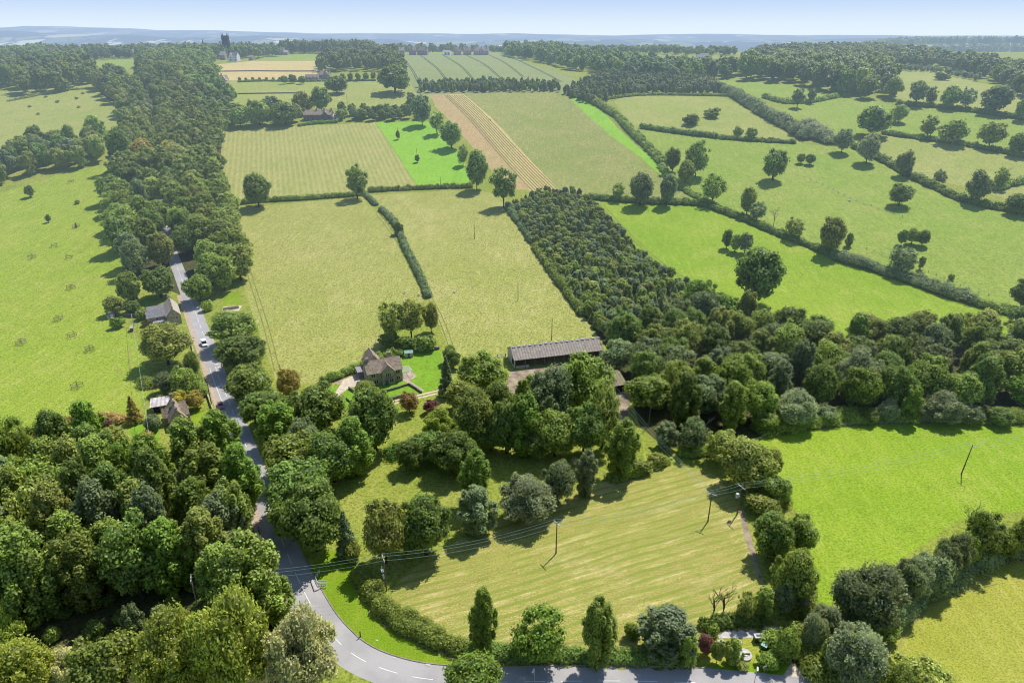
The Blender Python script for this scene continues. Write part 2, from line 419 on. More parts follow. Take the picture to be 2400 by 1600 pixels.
def P(*px): return [tuple(at(c, r)[:2]) for c, r in px]
_ft = [(0, 20), (14, 20)]
track_c = world_path([(905, 952), (917, 944), (960, 934), (1010, 922), (1060, 910)], 4)
REG = [  # name, material key, polygon (first match wins)
 ('road', 'road', ROAD_POLY),
 ('pavement', 'pavement', PAVE1), ('pavement', 'pavement', PAVE2),
 ('side_lane', 'gravel', P((1740, 1612), (1775, 1598), (1835, 1585), (1852, 1555), (1848, 1520), (1862, 1512), (1888, 1528), (1905, 1560), (1960, 1600), (1990, 1640), (1850, 1640))),
 ('pond', 'water', P((918, 1052), (948, 1046), (962, 1054), (950, 1064), (925, 1064))),
 ('pond_bank', 'dirt', P((922, 1044), (950, 1036), (968, 1042), (962, 1052), (930, 1052))),
 ('gravel_pad', 'concrete', P((1672, 1480), (1680, 1466), (1788, 1466), (1795, 1492), (1686, 1494))),
 ('gravel_patch', 'gravel', P((1792, 1466), (1822, 1468), (1832, 1478), (1818, 1490), (1800, 1500), (1793, 1490))),
 ('compound_grass', 'olive', P((1655, 1500), (1668, 1480), (1680, 1463), (1795, 1463), (1815, 1500), (1800, 1550), (1640, 1556), (1638, 1520))),
 ('driveway', 'gravel', P((778, 932), (795, 905), (808, 885), (840, 872), (852, 868), (850, 905), (838, 905), (818, 908), (800, 922), (790, 936))),
 ('gravel_patch', 'dirt', P((768, 893), (800, 880), (830, 870), (852, 867), (840, 873), (808, 886), (797, 902))),
 ('farm_track', 'gravel', offset_path(track_c, 0.5) + offset_path(track_c, 1.3)[::-1]),
 ('farm_track', 'gravel', offset_path(track_c, -0.5) + offset_path(track_c, -1.3)[::-1]),
 ('patio', 'pavement', P((943, 890), (944, 875), (962, 868), (978, 882), (958, 891), (994, 914), (986, 918), (950, 894))),
 ('lawn', 'lawn', P((925, 845), (940, 828), (1030, 820), (1040, 850), (1035, 905), (1000, 918), (950, 925), (890, 945), (840, 930), (815, 915), (843, 902), (846, 880), (900, 860))),
 ('lawn', 'lawn', P((757, 905), (797, 903), (790, 912), (775, 930))),
 ('lawn', 'lawn', P((790, 938), (818, 910), (860, 935), (850, 960), (800, 960))),
 ('farmyard', 'dirt', P((1185, 905), (1196, 868), (1400, 850), (1420, 835), (1440, 850), (1445, 900), (1480, 920), (1470, 985), (1430, 1010), (1395, 950), (1330, 920), (1220, 960))),
 ('garden_lawn', 'lawn', P((335, 700), (362, 697), (360, 722), (325, 718))),
 ('garden_lawn', 'lawn', P((268, 735), (310, 728), (318, 742), (275, 750))),
 ('rough_grass', 'verge', P((520, 690), (562, 685), (565, 712), (525, 716))),
 ('driveway', 'gravel', P((518, 730), (525, 718), (568, 716), (560, 728))),
 ('garden_lawn', 'verge', P((430, 965), (475, 955), (490, 985), (440, 1000))),
 ('garden_lawn', 'lawn', P((300, 1000), (340, 985), (375, 990), (370, 1060), (320, 1050))),
 ('verge', 'verge', P((718, 1340), (760, 1290), (800, 1290), (850, 1345), (890, 1410), (940, 1460), (1060, 1520), (1060, 1570), (1005, 1580), (940, 1566), (880, 1545), (835, 1519), (800, 1488), (768, 1450), (745, 1414))),
 ('verge', 'verge', P((1060, 1570), (1060, 1545), (1400, 1552), (1640, 1556), (1800, 1552), (1850, 1530), (1848, 1570), (1790, 1590), (1700, 1586), (1600, 1580), (1200, 1580))),
 ('hay_field', 'hay', P((915, 1400), (930, 1365), (1010, 1300), (1150, 1225), (1300, 1160), (1600, 1085), (1680, 1115), (1730, 1180), (1745, 1260), (1790, 1385), (1740, 1440), (1680, 1455), (1630, 1500), (1400, 1530), (1180, 1525), (1060, 1500), (975, 1460))),
 ('dirt_path', 'dirt', P((1725, 1200), (1742, 1190), (1770, 1290), (1790, 1370), (1812, 1400), (1800, 1410), (1780, 1380), (1745, 1290))),
 ('drilled_field', 'tilled', P((522, 308), (700, 296), (878, 287), (978, 438), (868, 447), (700, 457), (548, 471), (515, 390))),
 ('grass_strip', 'neon', P((880, 287), (1003, 285), (1060, 340), (1100, 400), (1105, 430), (980, 438))),
 ('dry_strip', 'redstubble', P((1010, 222), (1052, 222), (1130, 300), (1245, 445), (1190, 443), (1120, 360), (1070, 300), (1020, 250))),
 ('cut_crop_strip', 'straw', P((1040, 222), (1086, 221), (1180, 305), (1312, 446), (1242, 448), (1130, 320))),
 ('grass_strip', 'neon', P((1332, 228), (1350, 226), (1392, 238), (1426, 272), (1446, 299), (1497, 343), (1548, 386), (1600, 440), (1585, 445), (1531, 395), (1500, 367), (1429, 316), (1378, 272))),
 ('herb_meadow', 'forb', P((1086, 220), (1300, 216), (1345, 228), (1429, 316), (1531, 400), (1600, 450), (1650, 476), (1480, 470), (1400, 460), (1310, 446), (1180, 305))),
 ('wheat_field', 'wheat', P((929, 128), (1167, 124), (1242, 150), (1368, 196), (1300, 220), (975, 222), (965, 200))),
 ('meadow', 'meadow', P((548, 490), (700, 475), (850, 462), (905, 520), (945, 600), (995, 700), (940, 760), (895, 800), (885, 830), (840, 855), (745, 897), (650, 900), (600, 760), (560, 640), (545, 560))),
 ('meadow', 'meadow', P((866, 458), (1050, 446), (1150, 450), (1190, 485), (1290, 640), (1372, 745), (1410, 800), (1300, 850), (1060, 840), (1010, 710), (950, 590), (920, 520))),
 ('lush_field', 'vivid', P((1380, 472), (1650, 480), (1800, 545), (2000, 620), (2200, 685), (2300, 720), (2390, 745), (2380, 800), (2130, 800), (1900, 800), (1750, 740), (1640, 700), (1530, 640), (1460, 570))),
 ('lush_field', 'vivid', P((1760, 1040), (1800, 1018), (1860, 1004), (2100, 990), (2480, 1000), (2520, 1180), (2250, 1215), (2130, 1300), (1960, 1400), (1930, 1440), (1880, 1400), (1870, 1200), (1790, 1130))),
 ('rough_grass', 'olive', P((2520, 1280), (2400, 1310), (2250, 1330), (2150, 1400), (2050, 1500), (2040, 1640), (2600, 1640))),
 ('rough_grass', 'pasture', P((790, 1150), (900, 1080), (1000, 1060), (1400, 1060), (1560, 1070), (1600, 1085), (1300, 1160), (1010, 1300), (880, 1300), (830, 1250))),
 ('hill_meadow', 'hill', P((1470, 305), (1520, 300), (1870, 335), (2000, 350), (2120, 410), (2260, 470), (2480, 520), (2480, 760), (2390, 745), (2200, 685), (2000, 620), (1800, 545), (1650, 480), (1600, 445), (1540, 385), (1490, 330))),
 ('hill_meadow', 'pale', P((1440, 240), (1450, 228), (1520, 222), (1680, 222), (1760, 260), (1860, 320), (1875, 336), (1700, 320), (1540, 300), (1480, 295))),
 ('hill_meadow', 'hill', P((1640, 188), (1720, 186), (1900, 205), (1930, 220), (1900, 245), (1840, 245), (1700, 215))),
 ('hill_meadow', 'hill', P((1820, 255), (1970, 230), (2090, 242), (2085, 265), (2010, 315), (1930, 310))),
 ('hill_meadow', 'hill', P((2070, 305), (2110, 262), (2190, 246), (2480, 285), (2480, 380), (2300, 350), (2150, 325))),
 ('dry_pasture', 'pale', P((2090, 165), (2200, 168), (2300, 195), (2480, 240), (2480, 285), (2190, 250), (2100, 240))),
 ('dry_pasture', 'pale', P((2000, 330), (2080, 318), (2200, 330), (2480, 385), (2480, 520), (2340, 460), (2130, 405))),
 ('straw_field', 'straw', P((500, 152), (595, 143), (740, 143), (745, 160), (740, 187), (640, 189), (520, 189))),
 ('straw_field', 'straw', P((845, 143), (885, 143), (880, 158), (850, 160))),
 ('dry_pasture', 'pale', P((480, 205), (530, 190), (870, 190), (985, 195), (1040, 222), (960, 250), (700, 252), (640, 252), (520, 252))),
 ('green_field', 'hill', P((610, 142), (650, 128), (740, 127), (750, 143))),
 ('green_field', 'hill', P((190, 178), (205, 148), (360, 133), (380, 138), (300, 162), (225, 182))),
 ('green_field', 'hill', P((-150, 182), (-150, 150), (30, 145), (60, 160), (90, 178), (0, 182))),
 ('dry_pasture', 'pale', P((-300, 330), (0, 215), (140, 200), (215, 195), (225, 215), (300, 260), (300, 330), (200, 350), (0, 420), (-300, 520))),
 ('left_pasture', 'pasture_l', P((-400, 520), (0, 452), (130, 412), (262, 380), (300, 400), (290, 640), (290, 700), (262, 740), (320, 800), (345, 870), (345, 930), (300, 990), (190, 1010), (0, 1100), (-300, 1250), (-700, 1100))),
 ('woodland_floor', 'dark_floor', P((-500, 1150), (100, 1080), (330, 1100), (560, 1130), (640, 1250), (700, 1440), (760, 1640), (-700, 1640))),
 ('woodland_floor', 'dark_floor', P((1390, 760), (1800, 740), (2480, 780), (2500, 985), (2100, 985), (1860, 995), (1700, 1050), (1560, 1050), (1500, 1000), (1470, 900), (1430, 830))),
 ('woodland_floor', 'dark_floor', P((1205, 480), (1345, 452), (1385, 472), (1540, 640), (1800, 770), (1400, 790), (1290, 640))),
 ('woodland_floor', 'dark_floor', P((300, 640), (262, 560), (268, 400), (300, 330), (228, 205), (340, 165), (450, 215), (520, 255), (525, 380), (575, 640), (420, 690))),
]

def build_land():
    pts = []
    def rows(y0, y1, st, ext):
        y = y0; k = 0
        while y < y1:
            X = 0.95 * max(y, 0) + ext
            xs = np.arange(-X, X, st) + (st / 2 if k % 2 else 0)
            for x in xs: pts.append((x + random.uniform(-.1, .1) * st, y + random.uniform(-.1, .1) * st))
            y += st; k += 1
    rows(-250, 60, 40, 300); rows(60, 700, 9, 120); rows(700, 1500, 18, 150); rows(1500, 4200, 60, 400); rows(4200, 14000, 150, 800)
    npt = len(pts)
    edges = []
    for _, _, poly in REG:
        d = densify(poly, 5, True)
        b = len(pts); pts.extend(d)
        edges += [(b + i, b + (i + 1) % len(d)) for i in range(len(d))]
    V, E, F, *_ = geometry.delaunay_2d_cdt([Vector(p) for p in pts], edges, [], 0, 1e-3, False)
    V = np.array([(v[0], v[1]) for v in V]); F = np.array(F, np.int32)
    # orient upwards
    a, b, c = V[F[:, 0]], V[F[:, 1]], V[F[:, 2]]
    ar = (b[:, 0] - a[:, 0]) * (c[:, 1] - a[:, 1]) - (b[:, 1] - a[:, 1]) * (c[:, 0] - a[:, 0])
    F[ar < 0] = F[ar < 0][:, ::-1]
    cen = (a + b + c) / 3
    Z = terr(V[:, 0], V[:, 1])
    owner = np.full(len(F), -1)
    for i, (_, _, poly) in enumerate(REG):
        m = (owner < 0) & in_poly(cen[:, 0], cen[:, 1], poly); owner[m] = i
    far = (owner < 0) & (cen[:, 1] > 1560); owner[far] = -2
    V3 = np.column_stack([V, Z])
    def part(name, mat, sel):
        f = F[sel]
        if not len(f): return
        used, inv = np.unique(f.ravel(), return_inverse=True)
        me = np_mesh(name, V3[used], inv.reshape(f.shape), M[mat], smooth=True)
        tag(link(bpy.data.objects.new(name, me)), kind='structure')
    part('ground', 'pasture', owner == -1)
    part('hills', 'hills', owner == -2)
    for i, (nm, mk, _) in enumerate(REG): part(nm, mk, owner == i)
build_land()

# ---- painted road markings, kerb, tramlines
def strip_mesh(path, w, lift, name, mat, kind='structure'):
    L, Rr = offset_path(path, -w / 2), offset_path(path, w / 2)
    v = [(x, y, ground(x, y) + lift) for x, y in L] + [(x, y, ground(x, y) + lift) for x, y in Rr]
    n = len(path); b = MB(); b.add(v, [(i, n + i, n + i + 1, i + 1) for i in range(n - 1)])
    return b, n
def resample(path, step):
    out = [path[0]]; acc = 0
    for a, b in zip(path[:-1], path[1:]):
        L = math.hypot(b[0] - a[0], b[1] - a[1]); d = step - acc
        while d <= L:
            out.append((a[0] + (b[0] - a[0]) * d / L, a[1] + (b[1] - a[1]) * d / L)); d += step
        acc = (acc + L) % step
    return out
fine = resample(ROAD, 1.0)
mk = MB()
i = 12
while i < len(fine) - 6:
    for s in (0,):
        seg = fine[i:i + 5]
        b, n = strip_mesh(seg, 0.13, 0.03, '', None); mk.add(b.v, b.f)
    i += 7
# edge-of-bay dashes and short bars by the junction
jj = min(range(len(fine)), key=lambda i: math.hypot(fine[i][0] - at(512, 882)[0], fine[i][1] - at(512, 882)[1]))
j2 = min(range(len(fine)), key=lambda i: math.hypot(fine[i][0] - at(531, 928)[0], fine[i][1] - at(531, 928)[1]))
b, n = strip_mesh(offset_path(fine[jj - 8:j2 + 4], 1.9), 0.14, 0.03, '', None); mk.add(b.v, b.f)
j3 = min(range(len(fine)), key=lambda i: math.hypot(fine[i][0] - at(500, 845)[0], fine[i][1] - at(500, 845)[1]))
for k in range(6):
    p = fine[j3 - 5 + k * 3]; q = offset_path(fine, -1.3)[j3 - 5 + k * 3]
    b, n = strip_mesh([p, ((p[0] + q[0]) / 2, (p[1] + q[1]) / 2), q], 0.4, 0.03, '', None); mk.add(b.v, b.f)
tag(mk.build('road_markings', M['paint']), kind='structure')
# kerb along the inside of the bend: a real step
k0 = min(range(len(ROAD)), key=lambda i: math.hypot(ROAD[i][0] - at(700, 1310)[0], ROAD[i][1] - at(700, 1310)[1]))
k1 = min(range(len(ROAD)), key=lambda i: math.hypot(ROAD[i][0] - at(1700, 1603)[0], ROAD[i][1] - at(1700, 1603)[1]))
kb = MB()
A, B = offset_path(ROAD[k0:k1], [-w - .02 for w in HW[k0:k1]]), offset_path(ROAD[k0:k1], [-w - .2 for w in HW[k0:k1]])
for i in range(len(A) - 1):
    z = [ground(*A[i]), ground(*A[i + 1])]
    v = [(*A[i], z[0] - .05), (*A[i + 1], z[1] - .05), (*A[i + 1], z[1] + .13), (*A[i], z[0] + .13), (*B[i], z[0] - .05), (*B[i + 1], z[1] - .05), (*B[i + 1], z[1] + .13), (*B[i], z[0] + .13)]
    kb.add(v, [(0, 1, 2, 3), (3, 2, 6, 7), (4, 7, 6, 5)])
tag(kb.build('kerb', M['kerb']), kind='structure')
M['rut'] = plain_mat('wheel_rut', (0.065, 0.095, 0.035), 0.95, 0.05, 0.2)
M['croprow'] = plain_mat('dark_crop_row', (0.17, 0.17, 0.06), 0.95, 0.05, 0.3)
M['mud'] = plain_mat('mud_patch', (0.10, 0.085, 0.05), 0.95, 0.05, 0.4)
tr = MB()
for a, c in (((936, 128), (982, 196)), ((981, 128), (1049, 192)), ((1036, 128), (1114, 192)), ((1090, 128), (1180, 190)), ((1144, 128), (1225, 180)), ((1176, 130), (1315, 192))):
    A_, C_ = at(*a)[:2], at(*c)[:2]
    d = densify([A_, C_], 10)
    for off in (-0.95, 0.95):
        b, n = strip_mesh(offset_path(d, off), 0.85, 0.08, '', None); tr.add(b.v, b.f)
tag(tr.build('wheel_tracks', M['rut']), kind='structure')
cr = MB()
for k in range(9):
    f = k / 8
    d = densify([at(1042 + 42 * f, 223)[:2], at(1247 + 62 * f, 446)[:2]], 8)
    b, n = strip_mesh(d, 0.7, 0.07, '', None); cr.add(b.v, b.f)
tag(cr.build('crop_rows', M['croprow']), kind='structure')

def faint(px, w, mat, name='worn_path', lift=0.07, off=0.0, n=4):
    p_ = world_path(px, n)
    if off: p_ = offset_path(p_, off)
    q, _ = strip_mesh(resample(p_, 2.0), w, lift, '', None); tag(q.build(name, M[mat]), kind='structure')
M['worn'] = plain_mat('worn_dry_path', (0.42, 0.36, 0.17), 0.95, 0.05, 0.35, 0.8, (0.30, 0.33, 0.08), detail=6)
M['faint_rut'] = plain_mat('faint_wheel_mark', (0.20, 0.22, 0.05), 0.95, 0.05, 0.3, 0.7, (0.26, 0.28, 0.08), detail=6)
faint([(301, 815), (305, 840), (307, 862), (310, 885)], .5, 'worn'); faint([(276, 858), (280, 870), (276, 888)], .4, 'worn')
faint([(880, 800), (876, 815), (873, 830)], .5, 'worn')
for o_ in (-1, 1):
    faint([(1395, 245), (1440, 285), (1490, 335), (1560, 395), (1620, 450)], .5, 'faint_rut', 'wheel_tracks', off=o_ * .9)
    faint([(562, 560), (590, 660), (622, 760), (650, 870)], .45, 'faint_rut', 'wheel_tracks', off=o_ * .9)
    faint([(885, 500), (930, 560), (975, 640), (1030, 740), (1060, 820)], .45, 'faint_rut', 'wheel_tracks', off=o_ * .9)
    faint([(1410, 480), (1470, 545), (1560, 625), (1680, 695)], .45, 'faint_rut', 'wheel_tracks', off=o_ * .9)
    faint([(2330, 1360), (2200, 1400), (2110, 1480), (2090, 1560)], .4, 'worn', 'wheel_tracks', off=o_ * .8)
    faint([(940, 1420), (1010, 1480), (1150, 1510), (1400, 1510), (1600, 1490), (1700, 1440)], .35, 'worn', 'wheel_tracks', off=o_ * .8)
# ------------------------------------------------------------------ tree prototypes: trunk + limbs, crown of leaf clumps
def fib(n, rng):
    i = np.arange(n) + 0.5
    ph = np.arccos(1 - 2 * i / n); th = math.pi * (1 + 5 ** 0.5) * i + rng.uniform(0, 6.28)
    return np.column_stack([np.cos(th) * np.sin(ph), np.sin(th) * np.sin(ph), np.cos(ph)])
_bm = bmesh.new(); bmesh.ops.create_icosphere(_bm, subdivisions=2, radius=1)
ICO_V = np.array([v.co for v in _bm.verts]); ICO_F = np.array([[v.index for v in f.verts] for f in _bm.faces]); _bm.free()
_bm = bmesh.new(); bmesh.ops.create_icosphere(_bm, subdivisions=1, radius=1)
ICO1_V = np.array([v.co for v in _bm.verts]); ICO1_F = np.array([[v.index for v in f.verts] for f in _bm.faces]); _bm.free()

def lobes_for(kind, rng):
    """centres (n,3) and radii (n) in a crown of radius 1, vertical half-axis 1, centre (0,0,1.12)"""
    if kind in ('round', 'loose', 'willow', 'shrub', 'young'):
        n = {'round': 58, 'loose': 40, 'willow': 48, 'shrub': 22, 'young': 14}[kind]
        d = fib(n, rng) + rng.normal(0, 0.16, (n, 3)); d /= np.linalg.norm(d, axis=1)[:, None]
        rad = rng.uniform(0.15, 0.31, n) * (1.0 if kind != 'loose' else 0.95)
        if kind in ('shrub', 'young'): rad = rng.uniform(0.24, 0.42, n)
        k = (1 - rad) * rng.uniform(0.72, 1.14, n)
        c = d * k[:, None]
        c[:, 2] = np.where(c[:, 2] < 0, c[:, 2] * 0.85, c[:, 2] * rng.uniform(0.9, 1.08))
        # a handful inside to close the crown
        ni = 9 if kind != 'loose' else 4
        ci = rng.normal(0, 0.27, (ni, 3)); c = np.vstack([c, ci]); rad = np.append(rad, rng.uniform(0.38, 0.5, ni))
        # irregular outline
        ax = rng.uniform(0.85, 1.12, 2); c[:, 0] *= ax[0]; c[:, 1] *= ax[1]
        if kind in ('loose', 'round'):
            keep = rng.random(len(c)) > (0.08 if kind == 'loose' else 0.07); c, rad = c[keep], rad[keep]
            # a bite out of one side, so that no two crowns share an outline
            bd = rng.normal(0, 1, 3); bd /= np.linalg.norm(bd); k_ = (c @ bd) > 0.55
            c[k_] *= rng.uniform(0.72, 0.95)
    elif kind == 'tall':      # upright plumes, as poplar or ash
        n = 64; z = np.sort(rng.uniform(-0.95, 0.95, n)); env = np.sqrt(np.clip(1 - (z * 0.93) ** 2, 0.03, 1)) * np.where(z > 0, 1 - 0.12 * z, 1)
        th = np.arange(n) * 2.4 + rng.normal(0, 0.4, n); rad = rng.uniform(0.15, 0.27, n)
        k = np.clip(env - rad, 0, 1) * rng.uniform(0.6, 1.25, n)
        c = np.column_stack([np.cos(th) * k, np.sin(th) * k, z])
        c = np.vstack([c, [[0, 0, q] for q in (-0.6, -0.25, 0.1, 0.4)]]); rad = np.append(rad, [0.42, 0.48, 0.45, 0.36])
    elif kind == 'conifer':
        n = 44; z = np.linspace(-0.98, 0.96, n); env = (1 - (z + 1) / 2.02) ** 0.8
        th = np.arange(n) * 2.4; rad = 0.12 + 0.16 * env
        k = np.clip(env * rng.uniform(0.75, 1.0, n) - rad * 0.6, 0, 1)
        c = np.column_stack([np.cos(th) * k, np.sin(th) * k, z])
        zz = np.linspace(-0.8, 0.6, 6); c = np.vstack([c, [[0, 0, q] for q in zz]]); rad = np.append(rad, 0.5 * (1 - (zz + 1) / 2.1))
    elif kind == 'cedar':
        c = []; rad = []
        for lv, rr in ((-0.45, 0.95), (0.0, 0.85), (0.4, 0.6), (0.8, 0.3)):
            for k in range(7):
                a = rng.uniform(0, 6.28); q = rr * rng.uniform(0.2, 0.85); c.append((math.cos(a) * q, math.sin(a) * q, lv + rng.uniform(-.05, .05))); rad.append(0.2)
        c = np.array(c); rad = np.array(rad)
    elif kind == 'sparse':
        n = 14; d = fib(n, rng) + rng.normal(0, 0.2, (n, 3)); c = d * 0.8; rad = rng.uniform(0.1, 0.2, n)
    c = c.copy(); c[:, 2] += 1.12 if kind != 'shrub' else 0.9
    return c, rad

def leaf_quads(c, rad, S, size, density, rng, up=0.25, jit=0.55, squash=0.8, droop=0.0, fill=0.80, lo=0.78):
    """leaf clumps over the outside of the lobes. S = (sx, sy, sz) real half-size in metres"""
    C = c * S; rr = rad[:, None] * S * np.array([1, 1, squash]); A, Nn, T = [], [], []
    tone_l = rng.uniform(0.78, 1.22, len(c))
    for i in range(len(c)):
        r = rr[i]; area = 4 * math.pi * ((r[0] * r[1]) ** 1.6 / 3 + 2 * (r[0] * r[2]) ** 1.6 / 3) ** (1 / 1.6)
        n = max(6, int(area * density / (size * size)))
        d = rng.normal(0, 1, (n, 3)); d /= np.linalg.norm(d, axis=1)[:, None]
        # finer billows on each lobe
        bill = 1 + 0.10 * np.sin(d[:, 0] * 7 + i) * np.cos(d[:, 1] * 6 - i) + 0.08 * np.sin(d[:, 2] * 9 + 2 * i)
        p = C[i] + d * r * (bill * rng.uniform(lo, 1.10, n))[:, None]
        inside = np.zeros(n, bool)
        for j in range(len(c)):
            if j != i: inside |= (((p - C[j]) / (rr[j] * fill)) ** 2).sum(1) < 1
        p, d2 = p[~inside], d[~inside]
        A.append(p); Nn.append(d2); T.append(np.full(len(p), tone_l[i]))
    p = np.vstack(A); nrm = np.vstack(Nn); tone = np.concatenate(T); n = len(p)
    nrm = nrm + rng.normal(0, jit, (n, 3)); nrm[:, 2] += up; nrm /= np.linalg.norm(nrm, axis=1)[:, None]
    ref = rng.normal(0, 1, (n, 3)); u = np.cross(nrm, ref); u /= np.linalg.norm(u, axis=1)[:, None]; v = np.cross(nrm, u)
    if droop: u[:, 2] -= droop; u /= np.linalg.norm(u, axis=1)[:, None]
    a = (size * rng.uniform(0.65, 1.35, n))[:, None]; b = (size * rng.uniform(0.55, 1.0, n))[:, None]
    q = np.stack([p - u * a * .5, p + v * b * .5 + u * a * rng.uniform(-.2, .2, (n, 1)), p + u * a * .5, p - v * b * .5], 1)
    tone = tone * rng.uniform(0.72, 1.28, n)
    col = np.stack([tone * rng.uniform(0.9, 1.12, n), tone, tone * rng.uniform(0.85, 1.1, n)], 1)
    return q.reshape(-1, 3), np.arange(4 * n).reshape(-1, 4), col

def limbs(c, S, H0, rng, nl, r0):
    b = MB(); top = 1.25 * S[2]
    pts = [(0, 0, -0.4), (0.05 * S[0], 0, 0.25 * top), (rng.uniform(-.05, .05) * S[0], 0.03, 0.6 * top), (rng.uniform(-.08, .08) * S[0], 0, top)]
    b.tube(pts, [r0 * 1.35, r0, r0 * 0.7, r0 * 0.3], 7)
    idx = rng.permutation(len(c))[:nl]
    for i in idx:
        e = c[i] * S; h = max(0.22 * top, min(e[2] * 0.55, top * 0.8)); m = np.array([e[0] * .45, e[1] * .45, (h + e[2]) / 2 - 0.05 * S[2]])
        b.tube([(0, 0, h), tuple(m), tuple(e)], [r0 * .5, r0 * .3, r0 * .08], 5)
    return b

PROTO = {}
PSPEC = {  # kind: (S, leaf near, density, trunk r, squash, droop, variants)
 'round': ((6, 6, 6), 0.50, 0.75, 0.38, 0.85, 0, 6), 'loose': ((5.5, 5.5, 6), 0.48, 0.62, 0.32, 0.8, 0, 3), 'tall': ((4.5, 4.5, 9), 0.46, 0.72, 0.32, 1.0, 0, 5),
 'willow': ((6, 6, 6), 0.44, 0.85, 0.38, 1.0, 0.9, 2), 'shrub': ((2.5, 2.5, 2), 0.38, 0.8, 0.12, 0.9, 0, 3), 'conifer': ((3.2, 3.2, 6), 0.42, 0.8, 0.22, 0.55, 0.3, 2),
 'young': ((1.8, 1.8, 2.8), 0.42, 0.72, 0.1, 1.0, 0, 3), 'cedar': ((6, 6, 5), 0.6, 0.7, 0.4, 0.35, 0, 1), 'sparse': ((3, 3, 5), 0.35, 0.5, 0.16, 1, 0, 2)}
LODF = {0: 1.0, 1: 1.45, 2: 2.4}
def proto(kind, var, lod):
    key = (kind, var, lod)
    if key in PROTO: return PROTO[key]
    S, lf, dens, tr, sq, dr, nv = PSPEC[kind]; S = np.array(S, float)
    rng = np.random.default_rng((sum(map(ord, kind)) * 37 + var * 101) % 99991)
    c, rad = lobes_for(kind, rng)
    size = lf * LODF[lod]
    V, F, C = leaf_quads(c, rad, S, size, dens * (2.0 + 0.35 * lod), rng, squash=sq, droop=dr, jit=0.5 if kind != 'willow' else 0.7)
    T = np.vstack([F[:, [0, 1, 2]], F[:, [0, 2, 3]]]); C = np.vstack([C, C])
    iv, jf = (ICO_V, ICO_F) if lod == 0 else (ICO1_V, ICO1_F)
    if kind != 'sparse':      # inside of the crown, its shade painted in as a dark tone
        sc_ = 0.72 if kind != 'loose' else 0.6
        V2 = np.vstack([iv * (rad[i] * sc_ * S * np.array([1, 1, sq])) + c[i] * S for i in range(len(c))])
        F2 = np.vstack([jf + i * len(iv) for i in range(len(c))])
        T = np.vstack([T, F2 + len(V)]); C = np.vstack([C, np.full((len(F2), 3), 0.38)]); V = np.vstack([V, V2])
    me = np_mesh(f'{kind}_crown', V, T, M['leaf'], C)
    nl = {'loose': 14, 'sparse': 14, 'round': 6, 'tall': 6, 'cedar': 10}.get(kind, 4)
    tm = limbs(c, S, 0, rng, nl, tr).mesh(f'{kind}_trunk', M['bark'])
    PROTO[key] = (me, tm, S)
    return PROTO[key]

G = {  # leaf colours
 'dark': (0.042, 0.082, 0.020), 'mid': (0.064, 0.110, 0.024), 'olive': (0.078, 0.115, 0.030), 'bright': (0.098, 0.168, 0.026), 'lime': (0.200, 0.270, 0.045),
 'silver': (0.165, 0.215, 0.120), 'grey': (0.100, 0.145, 0.070), 'cream': (0.300, 0.320, 0.155), 'yellow': (0.300, 0.280, 0.040), 'purple': (0.060, 0.028, 0.035),
 'brown': (0.120, 0.105, 0.045), 'blue': (0.055, 0.100, 0.055), 'gold': (0.25, 0.23, 0.05)}
G = {k: (v[0] * 5.5, v[1] * 4.15, v[2] * 3.7) if v[1] < 0.14 else (min(.8, v[0] * 2.7), min(.8, v[1] * 2.4), v[2] * 2.3) for k, v in G.items()}
NOBJ = [0]
def place_tree(x, y, W, HZ, kind='round', col='mid', label=None, cat='tree', group=None, name=None, var=None, parts=True, z=None):
    """W crown radius, HZ crown half height (metres)"""
    NOBJ[0] += 1
    S, *_ , nv = PSPEC[kind]
    var = random.randrange(nv) if var is None else var % nv
    d = math.hypot(x, y - 0); lod = 0 if d < 290 else (1 if d < 560 else 2)
    if W < 1.6 and lod: lod = 1
    me, tm, S = proto(kind, var, lod)
    gz = ground(x, y) - 0.05 if z is None else z
    nm = name or {'shrub': 'shrub', 'conifer': 'conifer_tree', 'willow': 'willow_tree', 'young': 'young_tree'}.get(kind, 'broadleaf_tree')
    cl = G[col] if isinstance(col, str) else col
    k = random.uniform(0.85, 1.15)
    scl = (W / S[0] * random.uniform(.95, 1.05), W / S[1] * random.uniform(.95, 1.05), HZ / S[2])
    rz = random.uniform(0, 6.28)
    if parts:
        e = empty(nm, (x, y, gz), rz); e.scale = scl
        c = bpy.data.objects.new('crown', me); link(c, e); c.color = (cl[0] * k, cl[1] * k, cl[2] * k, 1)
        tk = bpy.data.objects.new('trunk', tm); link(tk, e)
        tag(e, label, cat, group); return e
    o = bpy.data.objects.new(nm, me); link(o); o.location = (x, y, gz); o.rotation_euler = (0, 0, rz); o.scale = scl
    o.color = (cl[0] * k, cl[1] * k, cl[2] * k, 1)
    return tag(o, label, cat, group)

